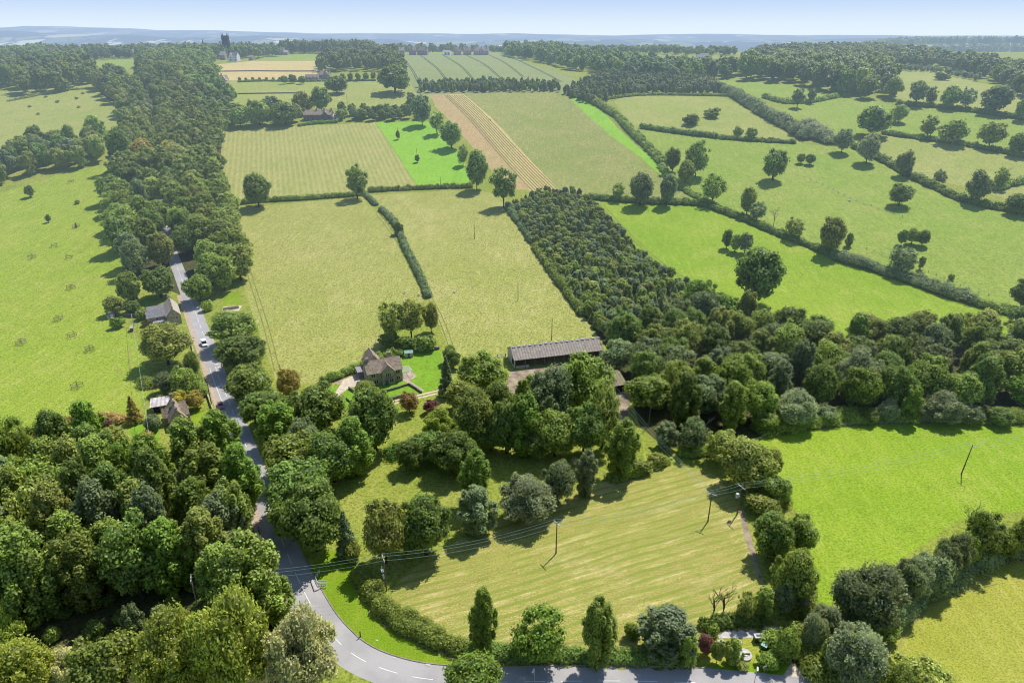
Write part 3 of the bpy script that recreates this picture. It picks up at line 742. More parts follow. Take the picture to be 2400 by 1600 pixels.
def box_tree(cx, top, bot, w, kind='round', col='mid', label=None, **kw):
    """a tree whose crown fills the given box of the reference"""
    clear = 0.12 if kind != 'shrub' else -0.1
    rb = bot
    for _ in range(6):
        p = at(cx, rb); _, _, zc = project(p)
        a = math.atan2(CAM_H - p.z, math.hypot(p.x, p.y)); kpx = 1600.0 / zc
        Rw = w / 2 / kpx; E = (bot - top) / 2 / kpx
        q = E * E - (Rw * math.sin(a)) ** 2
        HZ = math.sqrt(max(q, 1e-6)) / math.cos(a)
        mn = 0.62 * Rw if kind != 'shrub' else 0.5 * Rw
        if HZ < mn: HZ = mn; Rw *= 0.93
        HZ = min(HZ, 3.4 * Rw)
        hc = HZ * (1 + clear)
        rb = 0.5 * rb + 0.5 * (bot + kpx * (hc * math.cos(a) - E))
        rb = max(bot - 0.35 * (bot - top), rb)
    p = at(cx, rb)
    return place_tree(p.x, p.y, Rw / 1.02, HZ, kind, col, label, **kw)

def scatter(poly_px, spacing, rng, existing=None, maxn=5000, far=False):
    poly = poly_px if far else [tuple(at_near(c, r)[:2]) for c, r in poly_px]
    xs = [p[0] for p in poly]; ys = [p[1] for p in poly]
    area = abs(sum(poly[i][0] * poly[(i + 1) % len(poly)][1] - poly[(i + 1) % len(poly)][0] * poly[i][1] for i in range(len(poly)))) / 2
    n = int(area / spacing ** 2 * 14) + 40
    X = rng.uniform(min(xs), max(xs), n * 2); Y = rng.uniform(min(ys), max(ys), n * 2)
    m = in_poly(X, Y, poly); X, Y = X[m], Y[m]
    out = list(existing or []); new = []; cell = {}
    def key(x, y): return (int(x // spacing), int(y // spacing))
    for p in out: cell.setdefault(key(*p[:2]), []).append(p)
    for x, y in zip(X, Y):
        kx, ky = key(x, y)
        ok = all((x - q[0]) ** 2 + (y - q[1]) ** 2 >= spacing ** 2 for i in (-1, 0, 1) for j in (-1, 0, 1) for q in cell.get((kx + i, ky + j), ()))
        if ok:
            new.append((float(x), float(y))); cell.setdefault((kx, ky), []).append((x, y))
            if len(new) >= maxn: break
    return new
ROAD_A = np.array(ROAD)
def road_dist(x, y): return float(np.min(np.hypot(ROAD_A[:, 0] - x, ROAD_A[:, 1] - y)))

def wood(poly_px, spacing, Rr, Hr, kinds, cols, labels, group, rng, parts=True, road_clear=8.5, avoid=(), ymax=1e9, rest=None, clear2=None):
    """individual trees standing in a wood; labels maps a colour to its wording"""
    pts = scatter(poly_px, spacing, rng); far_ = []
    for x, y in pts:
        if road_dist(x, y) < (clear2 if clear2 and y > 345 else road_clear): continue
        if any(math.hypot(x - a[0], y - a[1]) < a[2] for a in avoid): continue
        Rw = rng.uniform(*Rr); k = kinds[rng.integers(len(kinds))]; c = cols[rng.integers(len(cols))]
        f = 0.8 if k == 'tall' else (0.62 if k == 'conifer' else 1)
        lb = labels.get(k) or labels.get(c) or labels['*']
        if y > ymax: far_.append((x, y, Rw, rng.uniform(*Hr), c, 'round')); continue
        place_tree(x, y, Rw * f, rng.uniform(*Hr), k, c, lb, group=group, parts=parts)
    if far_: mass('wood', rest, far_)

# ---- a distant wood that reads as one mass: one object of simple crowns
def mass(name, label, items, group=None, cat='wood', kindv='stuff', fsize=1.7):
    """items: (x, y, R, HZ, colour, kind)"""
    Vs, Fs, Cs = [], [], []; off = 0
    rng = np.random.default_rng(len(items) + int(abs(items[0][0])))
    fsize = max(0.9, float(np.median([math.hypot(i[0], i[1]) for i in items])) / 683 * 1.35)

    cache = []
    for v in range(5):
        c, rad = lobes_for('round', rng)
        sel = np.concatenate([np.arange(len(c) - 8, len(c)), rng.permutation(len(c) - 8)[:26]])
        cache.append(('round', c[sel], rad[sel]))
    for v in range(3):
        c, rad = lobes_for('young', rng); cache.append(('young', c, rad))
    for v in range(2):
        c, rad = lobes_for('conifer', rng); cache.append(('conifer', c, rad))
    pre = {}
    for (x, y, Rw, HZ, col, kind) in items:
        opts = [i for i, q in enumerate(cache) if q[0] == (kind if kind in ('young', 'conifer') else 'round')]
        ci = opts[rng.integers(len(opts))]
        if ci not in pre:
            _, c, rad = cache[ci]
            S = np.array({'round': (6, 6, 6), 'young': (1.8, 1.8, 2.6), 'conifer': (3, 3, 5.5)}[cache[ci][0]], float)
            fs = fsize if cache[ci][0] == 'round' else fsize * 0.5
            V, F, Cc = leaf_quads(c, rad, S, fs * 0.7, 1.3, rng, squash=0.9, jit=0.3, lo=0.93)
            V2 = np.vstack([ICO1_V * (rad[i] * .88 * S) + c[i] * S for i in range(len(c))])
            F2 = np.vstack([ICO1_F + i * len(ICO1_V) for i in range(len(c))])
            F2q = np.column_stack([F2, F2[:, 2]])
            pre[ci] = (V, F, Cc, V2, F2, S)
        V, F, Cc, V2, F2, S = pre[ci]
        a = rng.uniform(0, 6.28); ca, sa = math.cos(a), math.sin(a)
        def tf(q):
            q = q / S * np.array([Rw, Rw, HZ]); gz = ground(x, y)
            return np.column_stack([q[:, 0] * ca - q[:, 1] * sa + x, q[:, 0] * sa + q[:, 1] * ca + y, q[:, 2] + gz])
        k = np.array(G[col] if isinstance(col, str) else col) * rng.uniform(0.75, 1.25) * float(np.interp(y, [450, 850], [1.0, 0.76]))
        # quads as two triangles
        T = np.vstack([F[:, [0, 1, 2]], F[:, [0, 2, 3]]])
        Vs.append(tf(V)); Fs.append(T + off); Cs.append(np.vstack([Cc, Cc]) * k); off += len(V)
        Vs.append(tf(V2)); Fs.append(F2 + off); Cs.append(k * rng.uniform(0.45, 0.7, (len(F2), 1)) * np.ones((1, 3))); off += len(V2)  # inner cores toned darker, painting in the shade within the crowns
    me = np_mesh(name, np.vstack(Vs), np.vstack(Fs), M['leaf'], np.vstack(Cs))
    o = link(bpy.data.objects.new(name, me)); o.color = (1, 1, 1, 1)
    return tag(o, label, cat, group, kindv)

MARG = MB()
def hedge(px, w, h, col, label, lf=0.4, rough=0.38, group=None, name='hedge', world=None, sm=3, cat='hedge', margin=True):
    path = world or (world_path(px, sm)); path = resample(path, max(0.6, w * 0.25))
    d = math.hypot(*path[len(path) // 2]); lf = lf * (1 if d < 280 else 1.6 if d < 500 else 2.6)
    rng = np.random.default_rng(int(abs(path[0][0]) * 10) + len(path))
    cs, rs = [], []
    P_ = np.array(path); N_ = len(P_)
    step = max(1, int((w * 0.45) / max(0.6, w * 0.25)))
    Vs, Fs, Cs, off = [], [], [], 0
    for i in range(0, N_, step):
        t = P_[min(i + 1, N_ - 1)] - P_[max(i - 1, 0)]; L = np.linalg.norm(t) or 1; t = t / L; n = np.array([t[1], -t[0]])
        if i % (step * 2) == 0: bulge = rng.uniform(0.72, 1.2)
        for s in (-0.22, 0.22):
            hh = h * rng.uniform(1 - rough, 1 + rough) * (0.6 + 0.4 * bulge); ww = w * rng.uniform(0.85, 1.15) * bulge
            c2 = P_[i] + n * s * w + rng.normal(0, 0.06 * w, 2); gz = ground(*c2)
            cs.append((c2[0], c2[1], gz + hh * 0.42)); rs.append((ww * 0.40, ww * 0.40, hh * 0.6))
    cs, rs = np.array(cs), np.array(rs)
    for i in range(len(cs)):
        r = rs[i]; area = 12.0 * (r[0] * r[2]); n = max(8, int(area * 1.7 / (lf * lf)))
        dd = rng.normal(0, 1, (n, 3)); dd[:, 2] = np.abs(dd[:, 2]) * 1.1 - 0.45; dd /= np.linalg.norm(dd, axis=1)[:, None]
        p = cs[i] + dd * r * rng.uniform(0.78, 1.14, (n, 1))
        nr = dd + rng.normal(0, 0.5, (n, 3)); nr[:, 2] += .3; nr /= np.linalg.norm(nr, axis=1)[:, None]
        u = np.cross(nr, rng.normal(0, 1, (n, 3))); u /= np.linalg.norm(u, axis=1)[:, None]; v = np.cross(nr, u)
        a = (lf * rng.uniform(.6, 1.3, n))[:, None]; b_ = a * 0.8
        q = np.stack([p - u * a / 2, p + v * b_ / 2, p + u * a / 2, p - v * b_ / 2], 1).reshape(-1, 3)
        f = np.arange(4 * n).reshape(-1, 4); T = np.vstack([f[:, [0, 1, 2]], f[:, [0, 2, 3]]])
        tn = rng.uniform(0.7, 1.3, n) * rng.uniform(0.85, 1.15); c_ = np.stack([tn, tn, tn], 1)
        Vs.append(q); Fs.append(T + off); Cs.append(np.vstack([c_, c_])); off += len(q)
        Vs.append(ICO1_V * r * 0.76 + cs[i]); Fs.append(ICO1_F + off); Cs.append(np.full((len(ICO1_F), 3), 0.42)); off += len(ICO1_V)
    if len(path) > 4 and margin:      # long rough grass along the foot of the hedge
        for sd in (-1, 1):
            wv = [w * .4 + 0.6 + 1.0 * rng.random() for _ in path]
            L_, R_ = offset_path(path, [sd * w * .2] * len(path)), offset_path(path, [sd * q for q in wv])
            n_ = len(path); v_ = [(x, y, ground(x, y) + .045) for x, y in L_] + [(x, y, ground(x, y) + .045) for x, y in R_]
            MARG.add(v_, [(i, n_ + i, n_ + i + 1, i + 1) if sd > 0 else (i, i + 1, n_ + i + 1, n_ + i) for i in range(n_ - 1)])
    me = np_mesh(name, np.vstack(Vs), np.vstack(Fs), M['leaf'], np.vstack(Cs))
    o = link(bpy.data.objects.new(name, me)); c = G[col] if isinstance(col, str) else col; o.color = (*c, 1)
    return tag(o, label, cat, group)
vill = [(120, 126, 22, 'tall chimneyed house at the left end of the village', 'stone', 'tile', (.1, .5, .9)), (130, 133, 26, 'low gabled house below the tall chimneyed one', 'stone', 'tile', (.9,)),
 (207, 121, 10, 'small pale house glimpsed between trees right of the cedar', 'stone_w', 'tile_p', ()), (318, 135, 20, 'white-gabled house at the edge of the green field', 'stone_w', 'slate', (.1,)),
 (350, 131, 14, 'pale terrace left of the house with blue sheets', 'stone_w', 'tile_p', (.5,)), (372, 133, 30, 'large pale house with blue sheets on its roof', 'stone_w', 'tile_p', (.05, .95)),
 (362, 120, 26, 'dark roofed house behind the one with blue sheets', 'stone', 'tile', (.2, .8)), (425, 124, 16, 'pale house right of centre in the left village', 'stone_w', 'tile_p', (.5,)),
 (463, 113, 20, 'low pale roof in front of the small spire', 'stone_w', 'tile_p', ()), (548, 144, 20, 'white house above the straw field', 'white', 'slate', (.1, .9)), (522, 141, 12, 'small roof left of the white house', 'stone', 'tile_p', ()),
 (605, 131, 18, 'tall cream house with flat top right of the church', 'stone_w', 'stone_w', ()), (622, 131, 12, 'lower cream house beside the tall cream one', 'stone_w', 'tile_p', (.5,)), (588, 142, 10, 'little gabled barn above the straw field', 'stone', 'tile', ()),
 (655, 122, 22, 'dark house cluster among trees right of the church', 'stone', 'tile', (.1, .6)), (668, 128, 12, 'small gabled house below the dark cluster', 'stone', 'tile_p', ()),
 (803, 124, 22, 'broad pale roofed barn on the skyline', 'stone_w', 'tile_p', ()), (828, 121, 16, 'stone house with chimney on the skyline', 'stone', 'tile', (.3,)), (860, 121, 22, 'long white low building on the skyline', 'white', 'metal', ()),
 (925, 127, 20, 'white-gabled cottage at the corner of the wheat field', 'stone_w', 'tile', (.5,)), (942, 126, 12, 'small cottage second from the wheat field corner', 'stone', 'tile_p', (.5,)),
 (968, 125, 16, 'stone cottage third along the wheat field', 'stone', 'tile', (.5,)), (990, 124, 24, 'wide stone house fourth along the wheat field', 'stone', 'tile', (.1, .9)), (1048, 123, 14, 'white bungalow beside the wheat field', 'white', 'tile_p', ()),
 (1072, 122, 18, 'pale house left of the group at the top of the wheat field', 'stone_w', 'tile', (.1, .9)), (1096, 122, 18, 'double gabled house in the group at the top of the wheat field', 'stone_w', 'tile', (.5,)),
 (1116, 121, 12, 'tall gabled house in the group at the top of the wheat field', 'stone_w', 'tile_p', (.3,)), (1135, 121, 20, 'right-hand pale house of the group at the top of the wheat field', 'stone_w', 'tile_p', (.2, .8)),
 (1648, 141, 26, 'long white bungalow among trees on the right brow', 'white', 'slate', ()), (1310, 118, 20, 'grey roofed barn half hidden in the belt of tall trees', 'stone', 'metal', ())]

vill = [(q[0], max(q[1], 129.5 if q[0] > 200 else 131)) + q[2:] for q in vill]
HP = [(c_, w_, at_near(c_, b_).y) for c_, b_, w_, *_ in vill]
def hides_house(x, y):
    c_ = project((x, y, ground(x, y)))[0]
    return any(abs(c_ - h[0]) < h[1] * .55 + 2 and -22 < y - h[2] < 12 for h in HP)
# ------------------------------------------------------------------ trees one can tell apart: box of the crown in the reference -> tree
T_ = [
 # beside the road, right of it, above the bend
 (556, 728, 805, 130, 'round', 'mid', 'broad green tree beside the gravel entrance opposite the row cottages'),
 (575, 775, 870, 125, 'round', 'dark', 'dark dense tree overhanging the road opposite the white van'),
 (588, 848, 945, 125, 'round', 'mid', 'rounded green tree beside the road at the corner of the meadow'),
 (680, 862, 935, 62, 'round', 'gold', 'small yellow-green tree at the bottom corner of the meadow'),
 (628, 905, 1005, 120, 'round', 'dark', 'dark tree beside the road below the yellow-green corner tree'),
 (752, 890, 1015, 135, 'round', 'dark', 'big dark tree hiding the foot of the gravel drive'),
 (657, 940, 1045, 100, 'tall', 'bright', 'fresh green tree standing up between darker roadside trees'),
 (716, 975, 1080, 90, 'round', 'grey', 'greyish green tree behind the roadside row below the drive'),
 (882, 900, 1055, 120, 'round', 'dark', 'tall dark tree in front of the stone farmhouse'),
 (862, 890, 960, 70, 'round', 'mid', 'lighter green tree just under the farmhouse front wall'),
 (694, 1000, 1125, 150, 'round', 'mid', 'wide green tree leaning over the road below the cottage with dormers'),
 (835, 985, 1110, 95, 'tall', 'bright', 'pointed fresh green tree at the edge of the pond paddock'),
 (785, 1010, 1135, 130, 'round', 'dark', 'dark tree at the edge of the pond paddock beside the pointed fresh green one'),
 (702, 1075, 1225, 160, 'round', 'dark', 'large very dark tree casting shade across the road'),
 (745, 1130, 1295, 145, 'round', 'dark', 'large dark tree above the verge at the road bend'),
 (690, 1160, 1270, 90, 'round', 'mid', 'green tree hanging over the road above the bend'),
 (815, 1200, 1300, 62, 'conifer', 'blue', 'bluish conifer beside the top of the bend hedge'),
 (830, 1265, 1320, 45, 'shrub', 'olive', 'olive shrub at the top end of the bend hedge'),
 # paddock clump and middle
 (905, 1175, 1320, 105, 'round', 'olive', 'dull olive tree on the left of the pair behind the transformer pole'),
 (1000, 1158, 1305, 128, 'round', 'dark', 'large dark tree on the right of the pair behind the transformer pole'),
 (952, 1200, 1300, 80, 'round', 'dark', 'dark tree squeezed between the pair behind the transformer pole'),
 (1118, 1145, 1252, 92, 'tall', 'grey', 'grey-green tree at the top corner of the striped hay field'),
 (1235, 1112, 1225, 128, 'willow', 'silver', 'wide silvery willow at the top edge of the striped hay field'),
 (1308, 1078, 1180, 88, 'round', 'grey', 'grey-green tree beside the wide silvery willow'),
 (1372, 1062, 1160, 60, 'tall', 'grey', 'slim grey-green tree right of the silvery willow'),
 (1455, 992, 1118, 92, 'tall', 'bright', 'solitary bright green tree at the top of the striped hay field'),
 (1440, 985, 1040, 60, 'round', 'mid', 'small tree behind the solitary bright green tree'),
 (1030, 958, 1035, 75, 'willow', 'lime', 'yellow-green weeping willow in the middle of the pond trees'),
 (965, 1025, 1102, 72, 'round', 'dark', 'dark tree right beside the pond reeds'),
 (1062, 1000, 1112, 120, 'round', 'dark', 'dark spreading tree below the yellow-green willow'),
 (1005, 1005, 1085, 90, 'round', 'dark', 'dark tree between the pond reeds and the spreading tree'),
 (1115, 1062, 1182, 84, 'tall', 'bright', 'bright green upright tree in the middle of the paddock'),
 (1095, 1045, 1120, 90, 'round', 'mid', 'green tree behind the bright upright tree in the paddock'),
 (1130, 822, 925, 115, 'round', 'mid', 'rounded tree left of the open-fronted barn'),
 (1048, 835, 925, 48, 'conifer', 'blue', 'narrow bluish conifer at the edge of the farmhouse lawn'),
 (1062, 818, 862, 40, 'round', 'dark', 'dark small tree at the top corner of the farmhouse lawn'),
 (1085, 885, 965, 90, 'round', 'olive', 'dull olive tree over the twin-rut track'),
 (1010, 935, 968, 36, 'round', 'purple', 'purple-leaved small tree at the end of the twin-rut track'),
 (962, 910, 968, 52, 'loose', 'brown', 'brownish ornamental tree standing on the twin-rut track'),
 (1120, 915, 1045, 115, 'round', 'mid', 'big green tree at the left end of the farmyard wood'),
 (1165, 890, 1000, 90, 'round', 'dark', 'dark tree just below the farmyard dirt'),
 (1188, 935, 1062, 100, 'round', 'dark', 'dark tree second along the front of the farmyard wood'),
 (1228, 930, 1065, 88, 'tall', 'bright', 'vivid green tree in front of the farmyard wood'),
 (1290, 862, 1000, 115, 'round', 'grey', 'large grey-green tree in front of the barn'),
 (1362, 828, 975, 125, 'round', 'mid', 'tall round tree hiding the middle of the barn'),
 (1300, 955, 1072, 108, 'round', 'mid', 'green tree in front of the large grey-green one'),
 (1365, 945, 1065, 100, 'round', 'dark', 'dark tree toward the right end of the farmyard wood'),
 (1262, 985, 1075, 90, 'round', 'dark', 'dark low tree at the foot of the farmyard wood'),
 (1310, 905, 975, 90, 'round', 'mid', 'green tree between the large grey-green one and the round one before the barn'),
 (1240, 880, 965, 70, 'round', 'mid', 'green tree at the edge of the farmyard dirt'),
 (1410, 890, 1045, 75, 'loose', 'olive', 'thin olive tree beside the tin-roofed shed'),
 (1150, 980, 1060, 80, 'round', 'dark', 'dark tree low on the left front of the farmyard wood'),
 (1500, 1070, 1115, 60, 'shrub', 'mid', 'low green bush beside the solitary bright green tree'),
 (1540, 1055, 1095, 50, 'shrub', 'olive', 'low olive bush under the power lines'),
 # garden of the row cottages and the dormer cottage
 (395, 752, 855, 120, 'round', 'olive', 'spreading dark tree below the row cottages'),
 (308, 632, 705, 62, 'round', 'mid', 'green tree behind the row cottages garden'),
 (378, 622, 695, 82, 'round', 'dark', 'dark rounded tree behind the row cottages'),
 (270, 690, 735, 48, 'round', 'olive', 'olive tree on the pasture edge of the cottage garden'),
 (312, 700, 735, 40, 'shrub', 'dark', 'dark clipped bush in the cottage garden'),
 (278, 738, 770, 32, 'shrub', 'bright', 'round light green bush beside the cottage garden fence'),
 (333, 722, 750, 30, 'shrub', 'mid', 'small green bush between the cottage garden sheds'),
 (348, 748, 765, 22, 'shrub', 'gold', 'yellow bush beside the row cottages wall'),
 (470, 640, 705, 75, 'round', 'bright', 'green rounded tree across the road from the row cottages'),
 (487, 700, 730, 28, 'shrub', 'lime', 'yellow-green bush across the road from the row cottages'),
 (390, 868, 920, 60, 'round', 'grey', 'grey-green tree above the tin-roofed garage'),
 (440, 850, 925, 70, 'loose', 'mid', 'loose green tree on the roadside above the dormer cottage'),
 (455, 820, 880, 40, 'round', 'mid', 'narrow tree beside the road sign post'),
 (420, 900, 945, 45, 'shrub', 'mid', 'green bush beside the golden hedge'),
 (425, 912, 960, 45, 'round', 'yellow', 'golden yellow tree on the left of the pair by the dormer cottage'),
 (462, 912, 958, 46, 'round', 'gold', 'golden green tree on the right of the pair by the dormer cottage'),
 (318, 925, 988, 46, 'conifer', 'gold', 'golden cone-shaped conifer at the pasture edge'),
 (385, 920, 938, 40, 'shrub', 'dark', 'dark green bushes behind the tin-roofed garage'),
 (360, 968, 1010, 45, 'round', 'grey', 'bluish shrub-like tree under the overhead wire'),
 (345, 1005, 1040, 40, 'shrub', 'gold', 'yellowish bush below the overhead wire'),
 (250, 978, 1000, 30, 'shrub', 'purple', 'reddish bush on the pasture fence'),
 (215, 965, 1040, 72, 'conifer', 'blue', 'dark bluish conifer group leader at the pasture edge'),
 (285, 1000, 1100, 82, 'tall', 'olive', 'olive green upright tree left of the overhead wire'),
 (330, 1040, 1120, 62, 'conifer', 'dark', 'dark conifer left of the overhead wire'),
 (388, 1045, 1140, 65, 'conifer', 'dark', 'dark conifer right below the dormer cottage'),
 (420, 1110, 1205, 85, 'willow', 'silver', 'silvery willow beside the tall poplars'),
 (95, 1000, 1075, 55, 'round', 'gold', 'golden-brown tree poking over the left wood'),
 (28, 1035, 1115, 62, 'conifer', 'brown', 'brownish conifer at the left corner of the pasture'),
 # tall poplars left of the road
 (455, 985, 1120, 100, 'tall', 'mid', 'poplar nearest the dormer cottage roof'),
 (530, 968, 1105, 100, 'tall', 'bright', 'poplar leaning over the parked car'),
 (500, 1040, 1185, 110, 'tall', 'mid', 'poplar in the second rank from the road'),
 (578, 1050, 1190, 90, 'tall', 'bright', 'poplar right beside the road above the wood'),
 (560, 1130, 1285, 105, 'tall', 'mid', 'poplar at the front of the roadside rank'),
 (475, 1130, 1275, 105, 'tall', 'bright', 'front poplar deeper in the wood beside the silvery willow'),
 (605, 1270, 1470, 150, 'tall', 'mid', 'dense tree bulging over the pavement at the road bend'),
 (535, 1285, 1430, 110, 'tall', 'mid', 'green tree behind the bright lime willow'),
 (655, 1350, 1460, 85, 'tall', 'mid', 'green tree nearest the road bend'),
 (600, 1245, 1320, 60, 'round', 'grey', 'greyish low tree beside the pavement'),
 # front trees bottom left
 (440, 1440, 1640, 180, 'willow', 'lime', 'bright lime green willow, left half of the pair at the bottom'),
 (565, 1408, 1640, 190, 'willow', 'lime', 'bright lime green willow, right half of the pair at the bottom'),
 (718, 1445, 1640, 160, 'willow', 'cream', 'cream coloured willow beside the road bend'),
 (60, 1495, 1660, 165, 'willow', 'lime', 'lime green willow in the bottom corner of the wood'),
 (155, 1520, 1610, 95, 'willow', 'cream', 'pale cream willow between darker trees at the bottom edge'),
 (265, 1480, 1660, 165, 'round', 'mid', 'mid green tree between the pale willow and the lime willow'),
 (15, 1410, 1530, 100, 'willow', 'lime', 'lime green tree on the left edge above the corner willow'),
 (330, 1418, 1520, 58, 'tall', 'grey', 'slim pale tree left of the lone pole in the wood'),
 (392, 1420, 1500, 62, 'tall', 'grey', 'pale slim tree next to the lone pole in the wood'),
 (1110, 1528, 1670, 152, 'round', 'bright', 'rounded green tree standing over the road at the bottom'),
 # roadside trees along the bottom hedge
 (1133, 1403, 1530, 66, 'tall', 'bright', 'narrow green tree at the left end of the bottom hedge'),
 (1262, 1412, 1558, 138, 'loose', 'bright', 'loose spreading tree second along the bottom hedge'),
 (1400, 1420, 1560, 88, 'tall', 'mid', 'upright tree third along the bottom hedge'),
 (1425, 1440, 1530, 30, 'conifer', 'dark', 'dark spire beside the third tree of the bottom hedge'),
 (1558, 1420, 1548, 140, 'tall', 'blue', 'bluish green broad tree fourth along the bottom hedge'),
 (1482, 1458, 1500, 42, 'shrub', 'bright', 'round green bush beside the bluish tree'),
 (1610, 1490, 1560, 45, 'tall', 'mid', 'small green tree left of the purple one'),
 (1652, 1484, 1535, 42, 'round', 'purple', 'dark purple small tree beside the pumping compound'),
 (1680, 1500, 1552, 34, 'round', 'mid', 'small green tree between the purple tree and the round covers'),
 (1715, 1498, 1555, 46, 'tall', 'mid', 'small pointed tree in front of the round concrete covers'),
 (1738, 1545, 1572, 36, 'shrub', 'olive', 'olive bush below the largest round cover'),
 (1800, 1520, 1572, 60, 'shrub', 'bright', 'leafy bush beside the green roofed cabinet'),
 (1838, 1465, 1545, 56, 'round', 'mid', 'round tree at the lane side of the compound'),
 (1668, 1452, 1490, 40, 'shrub', 'mid', 'leafy bush at the corner of the concrete pad'),
 (1742, 1385, 1455, 46, 'loose', 'olive', 'light see-through tree behind the concrete pad'),
 (1785, 1380, 1450, 56, 'tall', 'mid', 'fuller green tree behind the concrete pad'),
 # the belt right of the hay field
 (1742, 1020, 1148, 130, 'round', 'olive', 'dull green yew-like tree at the corner of the lush field'),
 (1690, 1000, 1085, 85, 'round', 'olive', 'olive tree above the twin-pole line'),
 (1800, 1045, 1120, 60, 'round', 'olive', 'dull green smaller tree beside the yew-like one'),
 (1785, 1150, 1210, 90, 'shrub', 'olive', 'wide olive bush beside the dirt path'),
 (1802, 1195, 1310, 100, 'round', 'dark', 'dark tree left of the pair halfway down the dirt path'),
 (1865, 1200, 1300, 92, 'round', 'mid', 'green tree right of the pair halfway down the dirt path'),
 (1848, 1285, 1420, 96, 'round', 'mid', 'tall green tree at the bottom end of the dirt path'),
 (1838, 1270, 1330, 50, 'round', 'lime', 'yellow-green small tree squeezed behind the dirt path trees'),
 (1620, 975, 1060, 70, 'loose', 'grey', 'thin grey tree above the power lines'),
 (1560, 990, 1050, 60, 'tall', 'grey', 'slim grey-green tree on the edge of the wood above the hay field'),
 # bottom right willows
 (1925, 1415, 1500, 80, 'willow', 'silver', 'silvery willow beside the gravel lane end'),
 (1990, 1465, 1610, 145, 'willow', 'silver', 'large silver-white willow at the bottom beside the lane'),
 (1945, 1490, 1570, 60, 'round', 'mid', 'green tree between the lane and the large silver willow'),
 (2022, 1325, 1485, 170, 'willow', 'grey', 'largest grey-green willow at the point of the lush field'),
 (2060, 1430, 1500, 90, 'round', 'mid', 'green tree at the foot of the largest grey-green willow'),
 (2105, 1305, 1420, 85, 'round', 'grey', 'grey-green tree next up the stream from the largest willow'),
 (2170, 1290, 1395, 100, 'round', 'grey', 'third grey-green tree up the stream'),
 (2225, 1250, 1345, 85, 'willow', 'grey', 'fourth grey-green tree up the stream'),
 (2282, 1185, 1315, 85, 'loose', 'dark', 'dark gnarled tree with bare tips by the stream'),
 (2335, 1225, 1310, 75, 'round', 'mid', 'green bushy tree right of the gnarled one'),
 (2385, 1195, 1300, 60, 'round', 'olive', 'olive tree on the right edge beside the stream'),
 (2150, 1520, 1650, 145, 'loose', 'olive', 'olive tree at the bottom in front of the dry grass field'),
 (2085, 1545, 1650, 80, 'round', 'mid', 'green tree at the bottom between the silver willow and the olive tree'),
 # willows along the front of the right wood
 (1862, 918, 1002, 100, 'willow', 'silver', 'silvery willow at the left front of the right wood'),
 (2005, 825, 935, 105, 'willow', 'silver', 'tall silver-grey willow inside the right wood'),
 (2078, 935, 985, 48, 'willow', 'silver', 'small pale willow at the wood edge'),
 (2125, 903, 985, 50, 'tall', 'bright', 'pointed green tree between two pale willows'),
 (2205, 918, 990, 92, 'willow', 'silver', 'pale willow casting shade on the lush field'),
 # isolated in fields
 (1770, 572, 708, 120, 'round', 'dark', 'large lone oak in the lush field'),
 (1702, 538, 580, 28, 'round', 'dark', 'left bush of the clump above the lone oak'),
 (1722, 548, 588, 30, 'round', 'mid', 'middle bush of the clump above the lone oak'),
 (1745, 545, 592, 34, 'round', 'grey', 'right bush of the clump above the lone oak'),
 (1811, 348, 418, 62, 'round', 'dark', 'lone rounded tree in the hillside pasture'),
 (2105, 430, 480, 58, 'round', 'dark', 'wide dark lone tree in the far pasture'),
 (1876, 358, 382, 22, 'round', 'mid', 'left bush of the pair beside the lone rounded tree'),
 (1898, 360, 385, 26, 'round', 'dark', 'right bush of the pair beside the lone rounded tree'),
 (2112, 537, 572, 26, 'round', 'dark', 'left bush of the clump in the middle of the hillside pasture'),
 (2135, 535, 570, 30, 'round', 'mid', 'middle bush of the clump in the middle of the hillside pasture'),
 (2160, 536, 574, 34, 'round', 'dark', 'right bush of the clump in the middle of the hillside pasture'),
 (1668, 255, 277, 36, 'shrub', 'dark', 'dark bush clump near the top of the far meadow'),
 (1620, 268, 293, 40, 'shrub', 'dark', 'dark bush clump lower in the far meadow'),
 (1630, 330, 410, 60, 'loose', 'dark', 'tall tree above the hedge crossing'),
 (1575, 345, 400, 38, 'round', 'dark', 'narrow tree left of the tall one above the hedge crossing'),
 (1605, 375, 430, 45, 'round', 'mid', 'green tree at the hedge crossing'),
 (1668, 405, 472, 60, 'loose', 'mid', 'thin tree right of the hedge crossing'),
 (1500, 402, 478, 62, 'round', 'grey', 'rounded grey-green tree in the long hedge'),
 (1562, 405, 478, 44, 'round', 'grey', 'upright grey-green tree in the long hedge'),
 (1447, 425, 468, 32, 'loose', 'mid', 'small scruffy tree in the long hedge'),
 (1750, 436, 500, 42, 'round', 'mid', 'upright tree at the start of the diagonal hedge'),
 (1772, 468, 515, 46, 'loose', 'grey', 'light tree beside the dead trunk'),
 (1860, 505, 558, 52, 'loose', 'olive', 'olive crowned tree in the diagonal hedge'),
 (1942, 503, 590, 62, 'round', 'olive', 'tall olive tree in the middle of the diagonal hedge'),
 (1988, 547, 576, 20, 'tall', 'mid', 'small sapling-sized tree beyond the diagonal hedge'),
 (2112, 570, 640, 70, 'loose', 'grey', 'open grey tree in the lower diagonal hedge'),
 (2157, 598, 630, 18, 'young', 'olive', 'thin young tree right of the open grey tree'),
 (2228, 640, 658, 16, 'shrub', 'mid', 'little bush on the fence of the hillside pasture'),
 (607, 405, 482, 70, 'round', 'dark', 'dark tree at the left end of the meadow hedge'),
 (838, 382, 462, 54, 'loose', 'dark', 'bare-branched tree in the meadow hedge'),
 (1180, 386, 480, 66, 'loose', 'dark', 'dark tree at the top corner of the young plantation'),
 (1118, 352, 440, 56, 'round', 'dark', 'dark tree at the end of the fresh grass strip'),
